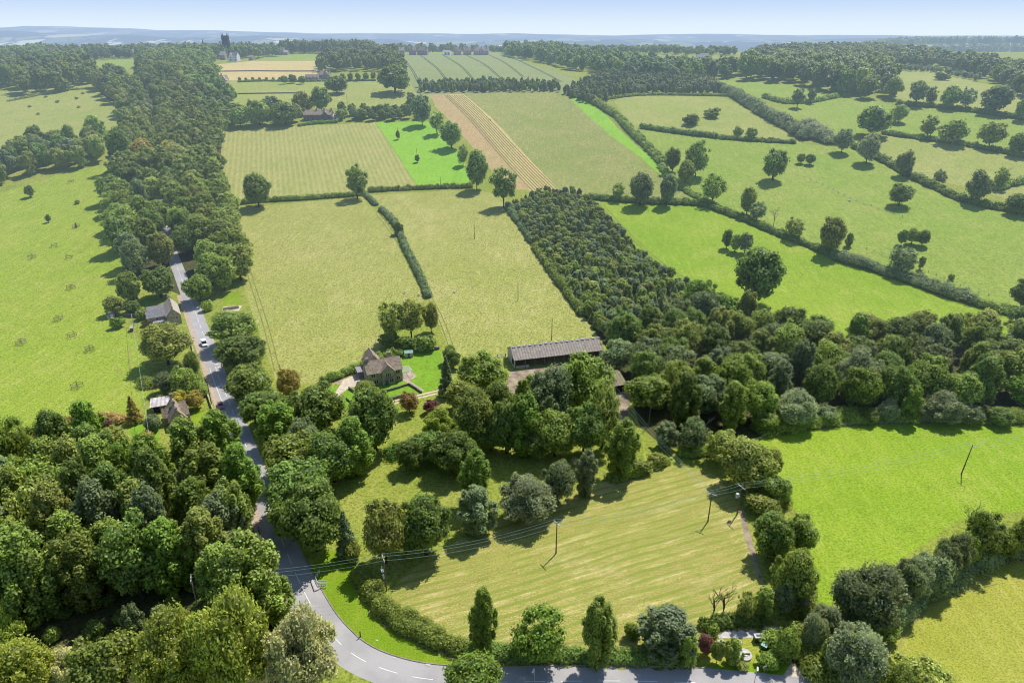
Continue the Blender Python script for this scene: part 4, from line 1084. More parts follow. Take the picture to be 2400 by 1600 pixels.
 (1085, 335, 385, 30, 'loose', 'mid', 'thin tree on the edge of the fresh grass strip'),
 (1058, 285, 345, 58, 'round', 'dark', 'round dark tree beside the red dry strip'),
 (1025, 258, 312, 42, 'loose', 'mid', 'open tree beside the top of the red dry strip'),
 (990, 222, 290, 52, 'round', 'grey', 'grey-green tree at the top of the fresh grass strip'),
 (935, 518, 548, 26, 'round', 'dark', 'small dark tree in the hedge between the two meadows'),
 (925, 695, 800, 80, 'loose', 'olive', 'tall light tree in the clump above the farmhouse'),
 (965, 690, 790, 80, 'loose', 'olive', 'open tall tree beside the hedge end above the farmhouse'),
 (1012, 705, 775, 40, 'round', 'olive', 'right-hand tree of the clump above the farmhouse'),
 (915, 775, 815, 55, 'round', 'dark', 'dark low tree at the foot of the clump'),
 (955, 785, 822, 50, 'shrub', 'bright', 'bright bush behind the garden shed'),
 (1000, 780, 825, 55, 'shrub', 'mid', 'green bush in the corner behind the farmhouse lawn'),
 (935, 815, 835, 35, 'shrub', 'bright', 'light green bush beside the garden shed'),
 (1055, 808, 850, 35, 'round', 'mid', 'green tree at the back corner of the farmhouse lawn'),
 (72, 435, 461, 24, 'round', 'dark', 'small round dark tree alone at the top of the left pasture'),
 (115, 502, 520, 13, 'round', 'dark', 'tiny round bush in the left pasture'),
 (182, 467, 478, 14, 'shrub', 'mid', 'tiny low bush in the left pasture'),
 (231, 270, 328, 45, 'round', 'mid', 'lone tree between the left copse and the avenue'),
 (933, 307, 326, 11, 'round', 'dark', 'small clipped tree around the upper pole in the grass strip'),
 (978, 363, 380, 13, 'round', 'dark', 'small clipped tree around the lower pole in the grass strip'),
 # right-hand hedgerow trees on the hill
 (2045, 250, 315, 78, 'round', 'dark', 'broad dark tree pair in the valley hedge'),
 (2105, 245, 285, 42, 'round', 'mid', 'tree in the corner of the valley hedge'),
 (2030, 320, 380, 54, 'willow', 'silver', 'silvery tree in the valley hedge'),
 (1972, 302, 355, 48, 'round', 'grey', 'grey-green tree at the foot of the valley hedge'),
 (2115, 358, 410, 42, 'willow', 'grey', 'pale tree lower in the valley hedge'),
 (2172, 272, 320, 40, 'loose', 'mid', 'thin tree in the upper right hedge'),
 (2228, 282, 335, 66, 'round', 'mid', 'double crowned tree in the upper right hedge'),
 (2318, 286, 342, 62, 'round', 'mid', 'spreading tree in the upper right hedge'),
 (2382, 310, 362, 46, 'round', 'dark', 'tree at the right end of the upper right hedge'),
 (2145, 185, 245, 40, 'loose', 'grey', 'light tree below the dry hilltop field'),
 (2178, 205, 245, 30, 'loose', 'grey', 'slender light tree below the dry hilltop field'),
 (2222, 202, 252, 46, 'round', 'dark', 'dark tree below the dry hilltop field'),
 (2262, 204, 252, 42, 'loose', 'grey', 'split crowned tree below the dry hilltop field'),
 (2330, 200, 262, 74, 'round', 'grey', 'large pale crowned tree below the dry hilltop field'),
 (2392, 230, 280, 36, 'round', 'dark', 'dark tree at the right edge below the dry field'),
 (2207, 172, 188, 36, 'shrub', 'dark', 'dark bush on the dry hilltop field'),
 (2200, 395, 430, 32, 'loose', 'grey', 'small thin tree in the far right hedge'),
 (2285, 402, 472, 56, 'round', 'grey', 'grey-green tree in the far right hedge'),
 (2340, 392, 440, 34, 'loose', 'mid', 'bare-looking tree at the hedge junction far right'),
 (2382, 450, 500, 60, 'round', 'dark', 'dark tree at the right edge beyond the pasture'),
 (2390, 650, 720, 60, 'round', 'dark', 'dark tree at the right end of the diagonal hedge'),
 (2390, 715, 760, 60, 'round', 'dark', 'low dark tree below the end of the diagonal hedge'),
 (1868, 205, 250, 34, 'loose', 'grey', 'thin grey tree in the upper valley hedge'),
 (1900, 205, 240, 22, 'loose', 'grey', 'slender grey tree in the upper valley hedge'),
 (1760, 300, 325, 30, 'round', 'mid', 'green bushy tree on the long low hedge'),
 (1728, 297, 322, 26, 'round', 'mid', 'second bushy tree on the long low hedge'),
 # mid distance
 (925, 158, 215, 84, 'round', 'dark', 'massive dark tree beside the wheat field'),
 (790, 180, 215, 62, 'round', 'dark', 'wide flat-bottomed tree in the far pasture'),
 (755, 205, 260, 52, 'round', 'dark', 'dark tall tree behind the long stone house'),
 (715, 215, 265, 55, 'round', 'olive', 'olive tree behind the long stone house'),
 (670, 240, 290, 70, 'round', 'dark', 'dark dense tree left of the long stone house'),
 (610, 235, 290, 62, 'round', 'mid', 'green tree in the band above the drilled field'),
 (565, 250, 295, 50, 'round', 'mid', 'smaller tree in the band above the drilled field'),
 (640, 225, 270, 50, 'round', 'grey', 'grey-green tree behind the band above the drilled field'),
 (500, 150, 180, 50, 'round', 'mid', 'round tree left of the two-gabled house'),
 (168, 88, 112, 20, 'cedar', 'dark', 'flat-topped cedar on the village skyline'),
 (340, 325, 390, 70, 'round', 'gold', 'avenue tree with yellow blossom'),
 (400, 330, 380, 40, 'round', 'gold', 'smaller avenue tree with yellow blossom'),
 (292, 300, 395, 62, 'round', 'dark', 'dark tree at the left edge of the avenue beside the pasture'),
]
for b in T_:
    d = dict(cx=b[0], top=b[1], bot=b[2], w=b[3], kind=b[4], col=b[5], label=b[6])
    box_tree(**d, cat='bush' if b[4] == 'shrub' else 'tree')
# row of clipped little trees between the far houses
for i, c in enumerate((562, 577, 593, 609, 625, 641, 656)):
    box_tree(c, 181 + (i % 2), 190, 8, 'round', 'dark', 'small clipped tree in the row between the two far houses', group='clipped trees in a row', parts=False)
for i, (c, w_, t_) in enumerate(((667, 16, 178), (687, 22, 176), (709, 20, 178), (804, 15, 173), (822, 15, 171), (840, 15, 171), (858, 16, 170), (875, 14, 169))):
    box_tree(c, t_, t_ + 18, w_, 'round', 'dark', 'clipped round-headed tree in the garden row by the far manor', group='round-headed garden trees', parts=False)

# ------------------------------------------------------------------ woods made of individual trees
rng = np.random.default_rng(5)
_keep = [(o.location.x, o.location.y, max(2.5, o.scale.x * 3.0)) for o in bpy.data.objects if o.type == 'EMPTY' and o.get('category') == 'tree']
AVL = [(228, 208), (285, 258), (300, 330), (285, 400), (262, 450), (256, 560), (278, 628), (330, 648), (388, 640), (398, 580), (376, 500), (366, 420), (356, 330), (352, 262), (325, 225), (290, 198), (262, 185)]
AVR = [(412, 640), (406, 560), (390, 480), (380, 400), (378, 300), (376, 262), (352, 222), (318, 192), (350, 168), (420, 172), (455, 215), (515, 252), (522, 300), (512, 370), (528, 400), (540, 480), (552, 560), (568, 640), (560, 690), (500, 690), (470, 660)]
AVREST = ['far left-hand rank of the avenue climbing the hill', 'far right-hand rank of the avenue climbing the hill']
AV_LB = {'*': 'dark green crown packed into the avenue that hides the road', 'mid': 'mid green crown packed into the avenue that hides the road', 'grey': 'greyish green crown packed into the avenue that hides the road', 'olive': 'olive green crown packed into the avenue that hides the road'}
wood(AVL, 9.4, (6.4, 8.4), (7, 9), ['round', 'round', 'loose', 'tall'], ['grey', 'mid', 'mid', 'olive', 'dark'], AV_LB, 'trees of the avenue', rng, avoid=_keep, road_clear=5.5, clear2=3.4, ymax=420, rest=AVREST.pop(0))
wood(AVR, 9.4, (6.4, 8.6), (7, 9), ['round', 'round', 'round'], ['mid', 'mid', 'dark', 'olive', 'mid'], AV_LB, 'trees of the avenue', rng, avoid=_keep, road_clear=5.5, clear2=3.4, ymax=420, rest=AVREST.pop(0))
LW = [(-260, 1200), (0, 1120), (70, 1090), (160, 1100), (260, 1130), (350, 1190), (440, 1240), (540, 1290), (560, 1340), (480, 1370), (300, 1420), (120, 1470), (90, 1500), (-120, 1500), (-350, 1640)]
LW_LB = {'*': 'dark tree in the dense wood left of the road', 'mid': 'mid green tree in the dense wood left of the road', 'bright': 'fresh green tree in the dense wood left of the road', 'grey': 'greyish tree in the dense wood left of the road', 'olive': 'olive tree in the dense wood left of the road'}
wood(LW, 6.2, (5.6, 7.4), (8.0, 11.0), ['tall', 'tall', 'tall', 'loose'], ['mid', 'mid', 'bright', 'olive', 'dark', 'grey'], LW_LB, 'trees of the wood left of the road', rng, avoid=_keep)
RW = [(1440, 835), (1500, 790), (1640, 745), (1760, 775), (1900, 812), (2100, 812), (2250, 806), (2480, 800), (2520, 940), (2440, 968), (2300, 962), (2100, 968), (1930, 960), (1830, 975), (1740, 1010), (1650, 1030), (1575, 1030), (1520, 1000), (1492, 960), (1485, 900), (1440, 880)]
RW_LB = {'*': 'dark tree in the wood beyond the barn', 'mid': 'mid green tree in the wood beyond the barn', 'bright': 'fresh green tree in the wood beyond the barn', 'grey': 'greyish green tree in the wood beyond the barn', 'olive': 'olive green tree in the wood beyond the barn'}
wood(RW, 9.4, (5.6, 7.6), (6.0, 8.6), ['round', 'tall', 'round', 'loose'], ['mid', 'dark', 'dark', 'grey', 'olive', 'bright', 'mid'], RW_LB, 'trees of the wood beyond the barn', rng, avoid=_keep)
PL = [(1206, 488), (1262, 458), (1345, 455), (1383, 478), (1460, 562), (1540, 635), (1650, 700), (1750, 745), (1640, 770), (1500, 800), (1440, 812), (1395, 770), (1350, 700), (1290, 620), (1235, 545)]
pl = scatter(PL, 3.1, rng); pl.sort(key=lambda p: math.hypot(*p))
PL_K = ['young', 'young', 'shrub', 'young', 'conifer']
far_pl = []
for i, (x, y) in enumerate(pl):
    k = PL_K[rng.integers(5)]; c = ['mid', 'mid', 'blue', 'olive', 'mid', 'grey'][rng.integers(6)]
    Rw = rng.uniform(1.6, 2.6) * (1.25 if rng.random() < .12 else 1); hz = rng.uniform(2.0, 3.3)
    if i < 290:
        lb = {'conifer': 'small conifer in the young plantation between the meadow and the lush field'}.get(k, {'dark': 'dark young tree', 'mid': 'mid green young tree', 'blue': 'bluish young tree', 'olive': 'olive young tree', 'grey': 'greyish young tree'}[c] + ' in the young plantation between the meadow and the lush field')
        place_tree(x, y, Rw, hz, k, c, lb, group='young trees of the plantation', name='young_tree', parts=False)
    else: far_pl.append((x, y, Rw, hz, c, 'young' if k != 'conifer' else 'conifer'))
if far_pl: mass('plantation', 'far end of the young mixed plantation, small dark green trees', far_pl)
def fill(name, label, poly, spacing, Rr, Hr, cols, kinds=('round',), fs=1.7, cat='wood', far=False):
    pts = [p for p in scatter(poly, spacing, rng, far=far) if not hides_house(*p)]
    mass(name, label, [(x, y, rng.uniform(*Rr), rng.uniform(*Hr), cols[rng.integers(len(cols))], kinds[rng.integers(len(kinds))]) for x, y in pts], fsize=fs, cat=cat)
fill('plantation', 'strip of young trees along the near edge of the wheat field', [(985, 203), (1120, 198), (1300, 203), (1312, 216), (1150, 216), (985, 216)], 4.4, (2, 3), (3.0, 4.4), ['mid', 'grey', 'blue', 'mid'], ('young', 'conifer', 'young'))
fill('plantation', 'pale young plantation spreading below the ridge wood', [(1320, 222), (1375, 196), (1400, 182), (1500, 172), (1640, 192), (1700, 215), (1640, 222), (1520, 220), (1440, 228), (1405, 245), (1370, 240)], 4.6, (2.2, 3.2), (3.0, 4.6), ['grey', 'mid', 'grey', 'blue'], ('young', 'young', 'conifer'))
fill('plantation', 'thin young plantation beyond the dry hilltop field', [(2085, 158), (2200, 166), (2300, 186), (2290, 192), (2200, 172), (2090, 165)], 6, (2, 3), (2.5, 3.5), ['grey', 'olive'], ('young',))
# woods of the mid distance, tree by tree where they show largest
fw = {'*': 'dark round tree of the ridge wood', 'mid': 'mid green round tree of the ridge wood', 'grey': 'greyish round tree of the ridge wood', 'olive': 'olive round tree of the ridge wood'}
wood([(1735, 188), (1740, 165), (1790, 168), (1900, 170), (2050, 185), (2098, 215), (2092, 236), (2000, 230), (1900, 206), (1800, 192)], 13, (8, 10), (9.5, 12), ['round'], ['mid', 'dark', 'grey', 'mid'], fw, 'front trees of the ridge wood', rng, parts=False, ymax=0, rest='front edge of the ridge wood, big rounded crowns over the valley')
fill('wood', 'dense rounded wood along the ridge above the valley', [(1745, 165), (1760, 132), (1900, 124), (2080, 126), (2210, 140), (2215, 152), (2095, 165), (2050, 180), (1900, 165), (1800, 165)], 12.5, (6.5, 9.5), (6, 8.5), ['mid', 'dark', 'dark', 'olive', 'grey'])
fill('wood', 'dark wood falling away down the right-hand ridge', [(2215, 152), (2290, 154), (2400, 178), (2560, 235), (2560, 262), (2400, 228), (2300, 184), (2215, 166)], 12, (7, 9), (7, 9.5), ['mid', 'dark', 'grey'])
fill('wood', 'belt of tall trees beyond the wheat field', [(1182, 124), (1260, 122), (1340, 130), (1420, 145), (1520, 160), (1620, 165), (1640, 175), (1635, 190), (1560, 186), (1450, 180), (1380, 172), (1320, 160), (1240, 142), (1190, 134)], 12, (6.5, 9), (6.5, 9), ['dark', 'mid', 'dark', 'grey'])
fill('wood', 'line of trees on the skyline right of the village', [(1150, 118), (1300, 117), (1500, 121), (1720, 126), (1720, 132), (1500, 127), (1300, 124), (1150, 123)], 15, (5, 8), (4, 6.5), ['dark', 'mid', 'dark'])
fill('wood', 'trees on the brow above the two small fields', [(1640, 172), (1690, 170), (1725, 176), (1700, 186), (1650, 188)], 13, (7, 9), (8, 10), ['mid', 'grey', 'dark'])
fill('wood', 'wooded slope on the left below the village', [(-120, 198), (-40, 172), (40, 168), (110, 165), (215, 168), (222, 196), (160, 212), (110, 224), (60, 222), (40, 205), (-80, 215)], 12, (7, 9.5), (8, 11), ['mid', 'grey', 'mid', 'dark', 'olive'])
fill('wood', 'wood between the green field and the avenue on the left', [(120, 150), (200, 148), (205, 165), (195, 178), (120, 172)], 10.5, (6, 8), (7, 9), ['mid', 'mid', 'grey'])
fill('wood', 'dark trees on the far left skyline', [(-120, 152), (-100, 130), (90, 132), (110, 142), (70, 148), (10, 150)], 12, (7, 9), (6.5, 8.5), ['mid', 'dark'])
wood([(-160, 455), (0, 438), (60, 420), (130, 402), (200, 392), (238, 378), (228, 350), (150, 345), (80, 352), (20, 385), (-160, 400)], 10, (5.8, 7.8), (6.5, 9), ['round', 'loose', 'tall'], ['mid', 'grey', 'dark', 'olive'],
     {'*': 'dark tree of the copse on the left above the pasture', 'mid': 'mid green tree of the copse on the left above the pasture', 'grey': 'greyish tree of the copse on the left above the pasture', 'olive': 'olive tree of the copse on the left above the pasture'}, 'trees of the left copse', rng, ymax=0, rest='ragged copse above the left pasture')
wood([(516, 300), (560, 298), (700, 288), (700, 276), (640, 272), (560, 275), (480, 262), (500, 290)], 9, (5, 7), (5.5, 7.5), ['round'], ['dark', 'mid', 'dark', 'olive'], {'*': 'dark tree in the band along the top of the drilled field', 'mid': 'green tree in the band along the top of the drilled field'}, 'trees in the band above the drilled field', rng, parts=False, ymax=0, rest='band of dark trees along the top of the drilled field')
wood([(792, 284), (870, 284), (985, 282), (1000, 262), (960, 240), (950, 262), (880, 268), (800, 268)], 7.5, (3.5, 5.5), (3.5, 5.5), ['round', 'tall'], ['dark', 'mid', 'grey'], {'*': 'dark tree in the thicket above the fresh grass strip', 'mid': 'green tree in the thicket above the fresh grass strip', 'grey': 'greyish tree in the thicket above the fresh grass strip'}, 'trees in the thicket above the grass strip', rng, parts=False, ymax=0, rest='thicket of small trees above the fresh grass strip')
wood([(380, 182), (420, 168), (470, 168), (500, 200), (530, 225), (560, 250), (500, 255), (450, 215)], 10, (6, 8), (7, 9), ['round'], ['olive', 'dark', 'mid'], {'*': 'dark tree where the avenue meets the far pastures', 'mid': 'green tree where the avenue meets the far pastures', 'olive': 'olive tree where the avenue meets the far pastures'}, 'trees beyond the avenue', rng, parts=False, ymax=0, rest='wood where the avenue meets the far pastures')
fill('wood', 'trees between the straw field and the village', [(320, 158), (380, 140), (470, 138), (500, 150), (480, 170), (420, 170), (350, 168)], 10.5, (6, 8), (6.5, 9), ['mid', 'dark', 'olive'])
fill('wood', 'wood around the far manor beside the wheat field', [(745, 168), (760, 150), (800, 140), (850, 138), (890, 130), (925, 132), (930, 150), (950, 175), (940, 180), (880, 168), (860, 166), (800, 168)], 10.5, (5.5, 8), (7, 9), ['dark', 'mid', 'grey'])
fill('wood', 'garden trees of the village along the skyline', [(100, 140), (220, 137), (330, 136), (450, 134), (600, 133), (650, 128), (740, 125), (860, 128), (930, 124), (1180, 120), (1180, 117), (930, 118), (740, 118), (450, 122), (200, 124), (60, 124)], 16, (4.5, 7.5), (4.5, 8), ['dark', 'mid', 'dark', 'olive', 'grey'])
fill('wood', 'village trees in front of the church', [(395, 138), (560, 135), (600, 132), (600, 126), (400, 128)], 13, (6, 8), (7, 9), ['dark', 'mid', 'dark'])
fill('wood', 'tall trees above the green field in the village', [(660, 127), (860, 127), (880, 122), (880, 118), (680, 118)], 14, (6, 8.5), (8, 10), ['dark', 'mid', 'dark'])
fill('wood', 'wooded crest on the far right hill', [(880, 2170), (2000, 2190), (2000, 2290), (1300, 2300), (880, 2230)], 17, (8, 12), (9, 12), ['mid', 'dark'], far=True)
fill('wood', 'low woods on the flank of the far right hill', [(1050, 1950), (1500, 1930), (1500, 1960), (1250, 1990), (1050, 1980)], 15, (8, 11), (8, 11), ['mid', 'grey'], far=True)

fill('wood', 'dark trees hiding the foot of the church tower', [(470, 140), (600, 138), (650, 134), (650, 128), (480, 130)], 12.5, (6, 8), (6.5, 8.5), ['dark', 'mid', 'dark'])
fill('wood', 'trees between the green field and the left village', [(150, 146), (210, 142), (330, 138), (330, 132), (150, 134)], 13, (6, 8), (6, 8), ['dark', 'mid', 'grey'])
# ------------------------------------------------------------------ hedges
hedge([(548, 480), (600, 474), (700, 468), (800, 461), (848, 456)], 3.2, 2.3, 'mid', 'clipped hedge along the bottom of the drilled field')
hedge([(868, 449), (940, 445), (1030, 441), (1105, 439)], 3.2, 2.3, 'mid', 'clipped hedge along the foot of the fresh grass strip')
hedge([(857, 457), (870, 470), (882, 482)], 2.6, 2.0, 'grey', 'short hedge piece left of the gap between the meadows')
hedge([(893, 492), (915, 512), (932, 535), (948, 575), (965, 610), (985, 650), (1005, 698)], 2.8, 2.3, 'grey', 'long curving hedge dividing the two meadows')
hedge([(1190, 485), (1215, 520), (1250, 570)], 3.6, 2.6, 'grey', 'upper hedge between the meadow and the plantation')
hedge([(1255, 580), (1300, 645), (1340, 700), (1368, 742)], 3.6, 2.8, 'mid', 'lower hedge between the meadow and the plantation')
hedge([(842, 1345), (862, 1372), (880, 1402), (905, 1435), (940, 1458), (985, 1483), (1040, 1510), (1085, 1525)], 3.6, 2.4, 'mid', 'thick clipped hedge curving round the road bend', lf=0.34)
hedge([(1100, 1528), (1200, 1536), (1350, 1540), (1500, 1545), (1620, 1548)], 2.8, 1.6, 'dark', 'low straight hedge beside the bottom road', lf=0.34)
hedge([(758, 896), (790, 885), (830, 870), (852, 858), (880, 850)], 3.0, 2.2, 'mid', 'clipped hedge behind the gravel drive')
hedge([(882, 848), (905, 840), (930, 833)], 3.2, 2.4, 'mid', 'bushy hedge between the farmhouse and the garden shed')
hedge([(1372, 464), (1440, 470), (1540, 476), (1640, 480), (1700, 500)], 4.2, 2.6, 'dark', 'dark hedge along the top of the lush field')
hedge([(1700, 500), (1760, 522), (1820, 548), (1900, 578), (1955, 602)], 4.2, 2.6, 'dark', 'upper half of the diagonal hedge')
hedge([(1960, 604), (2040, 628), (2120, 655), (2200, 682), (2290, 712)], 6.5, 3.6, 'grey', 'thick grey-green lower half of the diagonal hedge', rough=.3)
hedge([(2295, 715), (2350, 730), (2420, 752)], 5, 2.6, 'mid', 'scrubby hedge end at the right edge')
hedge([(1548, 392), (1580, 425), (1620, 455), (1665, 478)], 4, 2.2, 'mid', 'hedge on the far side of the herb meadow corner')
hedge([(1505, 300), (1560, 308), (1620, 316), (1680, 323)], 4.5, 3, 'dark', 'bushy hedge across the middle of the hillside')
hedge([(1690, 325), (1760, 330), (1865, 336)], 4, 2.2, 'dark', 'low hedge running on across the hillside')
hedge([(1425, 262), (1450, 278), (1470, 300), (1500, 330), (1540, 370), (1560, 390)], 5, 3.5, 'mid', 'line of bushes beside the curving field edge', rough=.45)
hedge([(1335, 222), (1370, 232), (1400, 245), (1425, 262)], 6, 4, 'mid', 'scrub line below the pale plantation', rough=.4)
hedge([(1640, 198), (1680, 210), (1720, 225), (1760, 250), (1800, 275), (1850, 302), (1890, 328)], 9, 6, 'grey', 'tall scrub belt curving down the valley', rough=.4)
hedge([(1890, 300), (1920, 322), (1950, 338)], 11, 7, 'silver', 'pale willow scrub at the bottom of the valley', rough=.4)
hedge([(1790, 228), (1840, 242), (1900, 240), (1960, 228)], 4.5, 3, 'mid', 'ragged hedge below the ridge wood', rough=.5)
hedge([(2000, 345), (2060, 372), (2130, 412), (2200, 445), (2270, 475), (2420, 505)], 5, 3, 'dark', 'long hedge on the far side of the hillside pasture', rough=.4)
hedge([(2072, 314), (2150, 325), (2220, 334), (2300, 348), (2420, 372)], 4.5, 2.6, 'dark', 'hedge under the double crowned tree')
hedge([(2065, 300), (2095, 275), (2110, 262)], 6, 4, 'mid', 'short bushy hedge climbing from the valley')
hedge([(2105, 246), (2200, 253), (2300, 265), (2420, 285)], 4.5, 3, 'dark', 'hedge along the foot of the dry hilltop field')
hedge([(2330, 445), (2380, 430), (2440, 420)], 5, 3, 'mid', 'hedge at the far right junction')
hedge([(1395, 238), (1500, 224), (1620, 224), (1700, 226)], 3, 1.8, 'mid', 'thin hedge along the top of the far meadow')
hedge([(560, 193), (620, 191), (700, 192), (760, 191), (880, 190)], 2.5, 1.6, 'dark', 'low dark hedge between the far houses')
hedge([(20, 238), (80, 226), (140, 214), (215, 208)], 2.6, 1.4, 'olive', 'low field hedge at the foot of the left wooded slope')
hedge([(700, 296), (745, 290), (790, 288)], 2.6, 2.0, 'bright', 'bright clipped hedge in front of the long stone house')
hedge([(1792, 1130), (1808, 1165), (1830, 1190)], 5, 3, 'olive', 'scrubby bushes between the hay field and the lush field')
hedge([(1430, 1125), (1500, 1105), (1560, 1080)], 3.0, 1.6, 'mid', 'low scrub along the top of the hay field')
hedge([(1648, 1470), (1700, 1460), (1790, 1458)], 2.4, 2.0, 'dark', 'dark hedge behind the concrete pad')
hedge([(1850, 1500), (1880, 1530), (1920, 1575), (1960, 1620)], 5, 3, 'mid', 'overgrown hedge along the far side of the gravel lane')
hedge([(1800, 1500), (1830, 1520), (1845, 1545)], 3.5, 2.4, 'mid', 'hedge between the compound and the gravel lane')
hedge([(330, 729), (350, 729), (362, 731)], 1.6, 1.4, 'gold', 'yellow clipped hedge beside the cottage lawn')
hedge([(915, 1068), (935, 1063), (950, 1060)], 6, 1.8, (0.10, 0.22, 0.03), 'bed of bright green reeds beside the pond', name='reed_bed', cat='reeds')
hedge([(1700, 1040), (1660, 1060), (1600, 1062)], 4, 2, 'mid', 'scrub at the wood edge above the power lines')
hedge([(340, 905), (380, 900), (420, 895)], 5, 2.2, 'mid', 'rough scrub along the pasture edge above the garage')
hedge([(455, 870), (470, 900), (478, 930)], 2.4, 2.2, 'mid', 'ivy covered roadside hedge above the golden trees')
hedge([(150, 990), (220, 985), (290, 990)], 3.5, 2, 'brown', 'scrubby boundary at the foot of the left pasture')
# bare and half-dead trees
def bare_tree(cx, base, hpx, label, seed, mat='deadwood'):
    p = at(cx, base); _, _, zc = project(p); h = hpx * zc / 1600 / math.cos(math.atan2(CAM_H - p.z, math.hypot(p.x, p.y))) * 0.98
    rg = random.Random(seed); e = empty('bare_tree', p); tk = MB(); br = MB()
    tk.tube([(0, 0, -.3), (h * .03, 0, h * .4), (-h * .02, 0, h * .75)], [h * .028, h * .022, h * .012], 7)
    def grow(q, d, L, r, n):
        e_ = q + d * L; br.tube([q, q + d * L * .5 + Vector((rg.uniform(-.05, .05) * L, 0, .04 * L)), e_], [r, r * .75, r * .45], 5, cap=False)
        if n:
            for _ in range(3):
                nd = (d + Vector((rg.uniform(-.7, .7), rg.uniform(-.7, .7), rg.uniform(-.1, .6)))).normalized()
                grow(e_ if rg.random() > .4 else q + d * L * .6, nd, L * rg.uniform(.5, .75), r * .5, n - 1)
    for k in range(6):
        a = k * 1.1 + rg.random(); z = h * (.35 + .08 * k)
        grow(Vector((0, 0, z)), Vector((math.cos(a) * .7, math.sin(a) * .7, .8)).normalized(), h * .22, h * .012, 3)
    tk.build('trunk', M[mat], e); br.build('branches', M[mat], e); return tag(e, label, 'tree')
bare_tree(1812, 530, 42, 'dead pale trunk standing in the diagonal hedge', 3)
bare_tree(1668, 1452, 62, 'almost leafless thin tree, left of the two behind the concrete pad', 5, 'bark')
bare_tree(1690, 1450, 70, 'almost leafless forked tree, right of the two behind the concrete pad', 9, 'bark')
bare_tree(1880, 1450, 60, 'dead branching bush beside the dirt path end', 12)
bare_tree(1642, 1045, 60, 'bare grey tree at the edge of the wood above the hay field', 15)
bare_tree(1352, 1120, 50, 'bare twigs standing between the grey-green trees', 18)
bare_tree(2262, 1250, 70, 'bare dead limbs beside the gnarled stream tree', 21)
bare_tree(2345, 440, 45, 'bare forked tree at the far hedge junction', 24)

for px, lab in (([(1780, 1012), (1850, 1000), (1950, 986)], 'left piece of undergrowth along the foot of the right wood'), ([(1950, 984), (2080, 980), (2200, 978)], 'middle piece of undergrowth along the foot of the right wood'), ([(2210, 978), (2320, 982), (2440, 984)], 'right piece of undergrowth along the foot of the right wood')):
    hedge(px, 6, 2.6, 'mid', lab, name='undergrowth', cat='undergrowth', rough=.5)
for cx, t_, b_, w_, k_, c_, lab in ((1790, 955, 1010, 70, 'round', 'mid', 'bushy tree left of the silvery willow at the wood foot'), (1930, 945, 990, 60, 'round', 'grey', 'greyish bush right of the silvery willow at the wood foot'), (2030, 950, 990, 60, 'round', 'dark', 'dark bush below the tall silver-grey willow'),
    (2270, 945, 990, 60, 'round', 'grey', 'grey bush right of the pale willow'), (2340, 950, 995, 70, 'round', 'dark', 'dark bush at the far end of the wood foot'), (2165, 940, 985, 50, 'willow', 'silver', 'pale willow piece between the pointed tree and the shade-casting willow')):
    box_tree(cx, t_, b_, w_, k_, c_, lab, cat='tree')
gp = scatter([(60, 1395), (200, 1380), (460, 1370), (540, 1400), (400, 1470), (300, 1500), (120, 1510), (40, 1480)], 5.5, rng)
for x, y in gp: place_tree(x, y, rng.uniform(1.5, 2.6), rng.uniform(1.2, 2.2), 'shrub', ['dark', 'mid'][rng.integers(2)], 'low bush in the shaded clearing of the left wood', cat='bush', group='bushes in the shaded clearing', parts=False)

hedge([(1905, 1480), (1960, 1500), (2010, 1480), (2060, 1440), (2110, 1400), (2170, 1370), (2230, 1335), (2300, 1300), (2380, 1285), (2460, 1280)], 7, 3.4, 'grey', 'undergrowth along the stream between the lush field and the dry one', name='undergrowth', cat='undergrowth', rough=.5)
hedge([(1800, 1195), (1815, 1260), (1840, 1330), (1862, 1400), (1880, 1450)], 5, 3, 'mid', 'undergrowth beside the dirt path right of the hay field', name='undergrowth', cat='undergrowth', rough=.5)
for cx, t_, b_, w_, k_, c_, lab in ((2062, 1330, 1430, 80, 'willow', 'silver', 'silvery willow filling the gap right of the largest grey-green one'), (2140, 1310, 1400, 70, 'willow', 'silver', 'silvery tree between the second and third stream trees'), (2200, 1270, 1370, 70, 'round', 'grey', 'greyish tree behind the third stream tree'),
    (2252, 1240, 1330, 60, 'round', 'mid', 'green tree left of the gnarled one'), (1900, 1440, 1520, 60, 'willow', 'silver', 'small silvery willow at the lane side of the stream trees'), (1880, 1330, 1400, 60, 'round', 'mid', 'green tree on the lush field side of the dirt path trees'),
    (1830, 1360, 1440, 60, 'round', 'grey', 'grey-green tree at the end of the dirt path'), (2310, 1215, 1300, 60, 'round', 'grey', 'greyish tree between the gnarled one and the green bushy one'), (1820, 1110, 1180, 70, 'round', 'mid', 'green tree below the dull green smaller one')):
    box_tree(cx, t_, b_, w_, k_, c_, lab, cat='tree')
M['margin'] = grass_mat('rough_grass_margin', (0.150, 0.200, 0.045), (0.22, 0.24, 0.075), (0.34, 0.33, 0.15), tuft=0.6, dry=0.9, fine=1.3)
tag(MARG.build('rough_grass_margin', M['margin']), kind='structure')
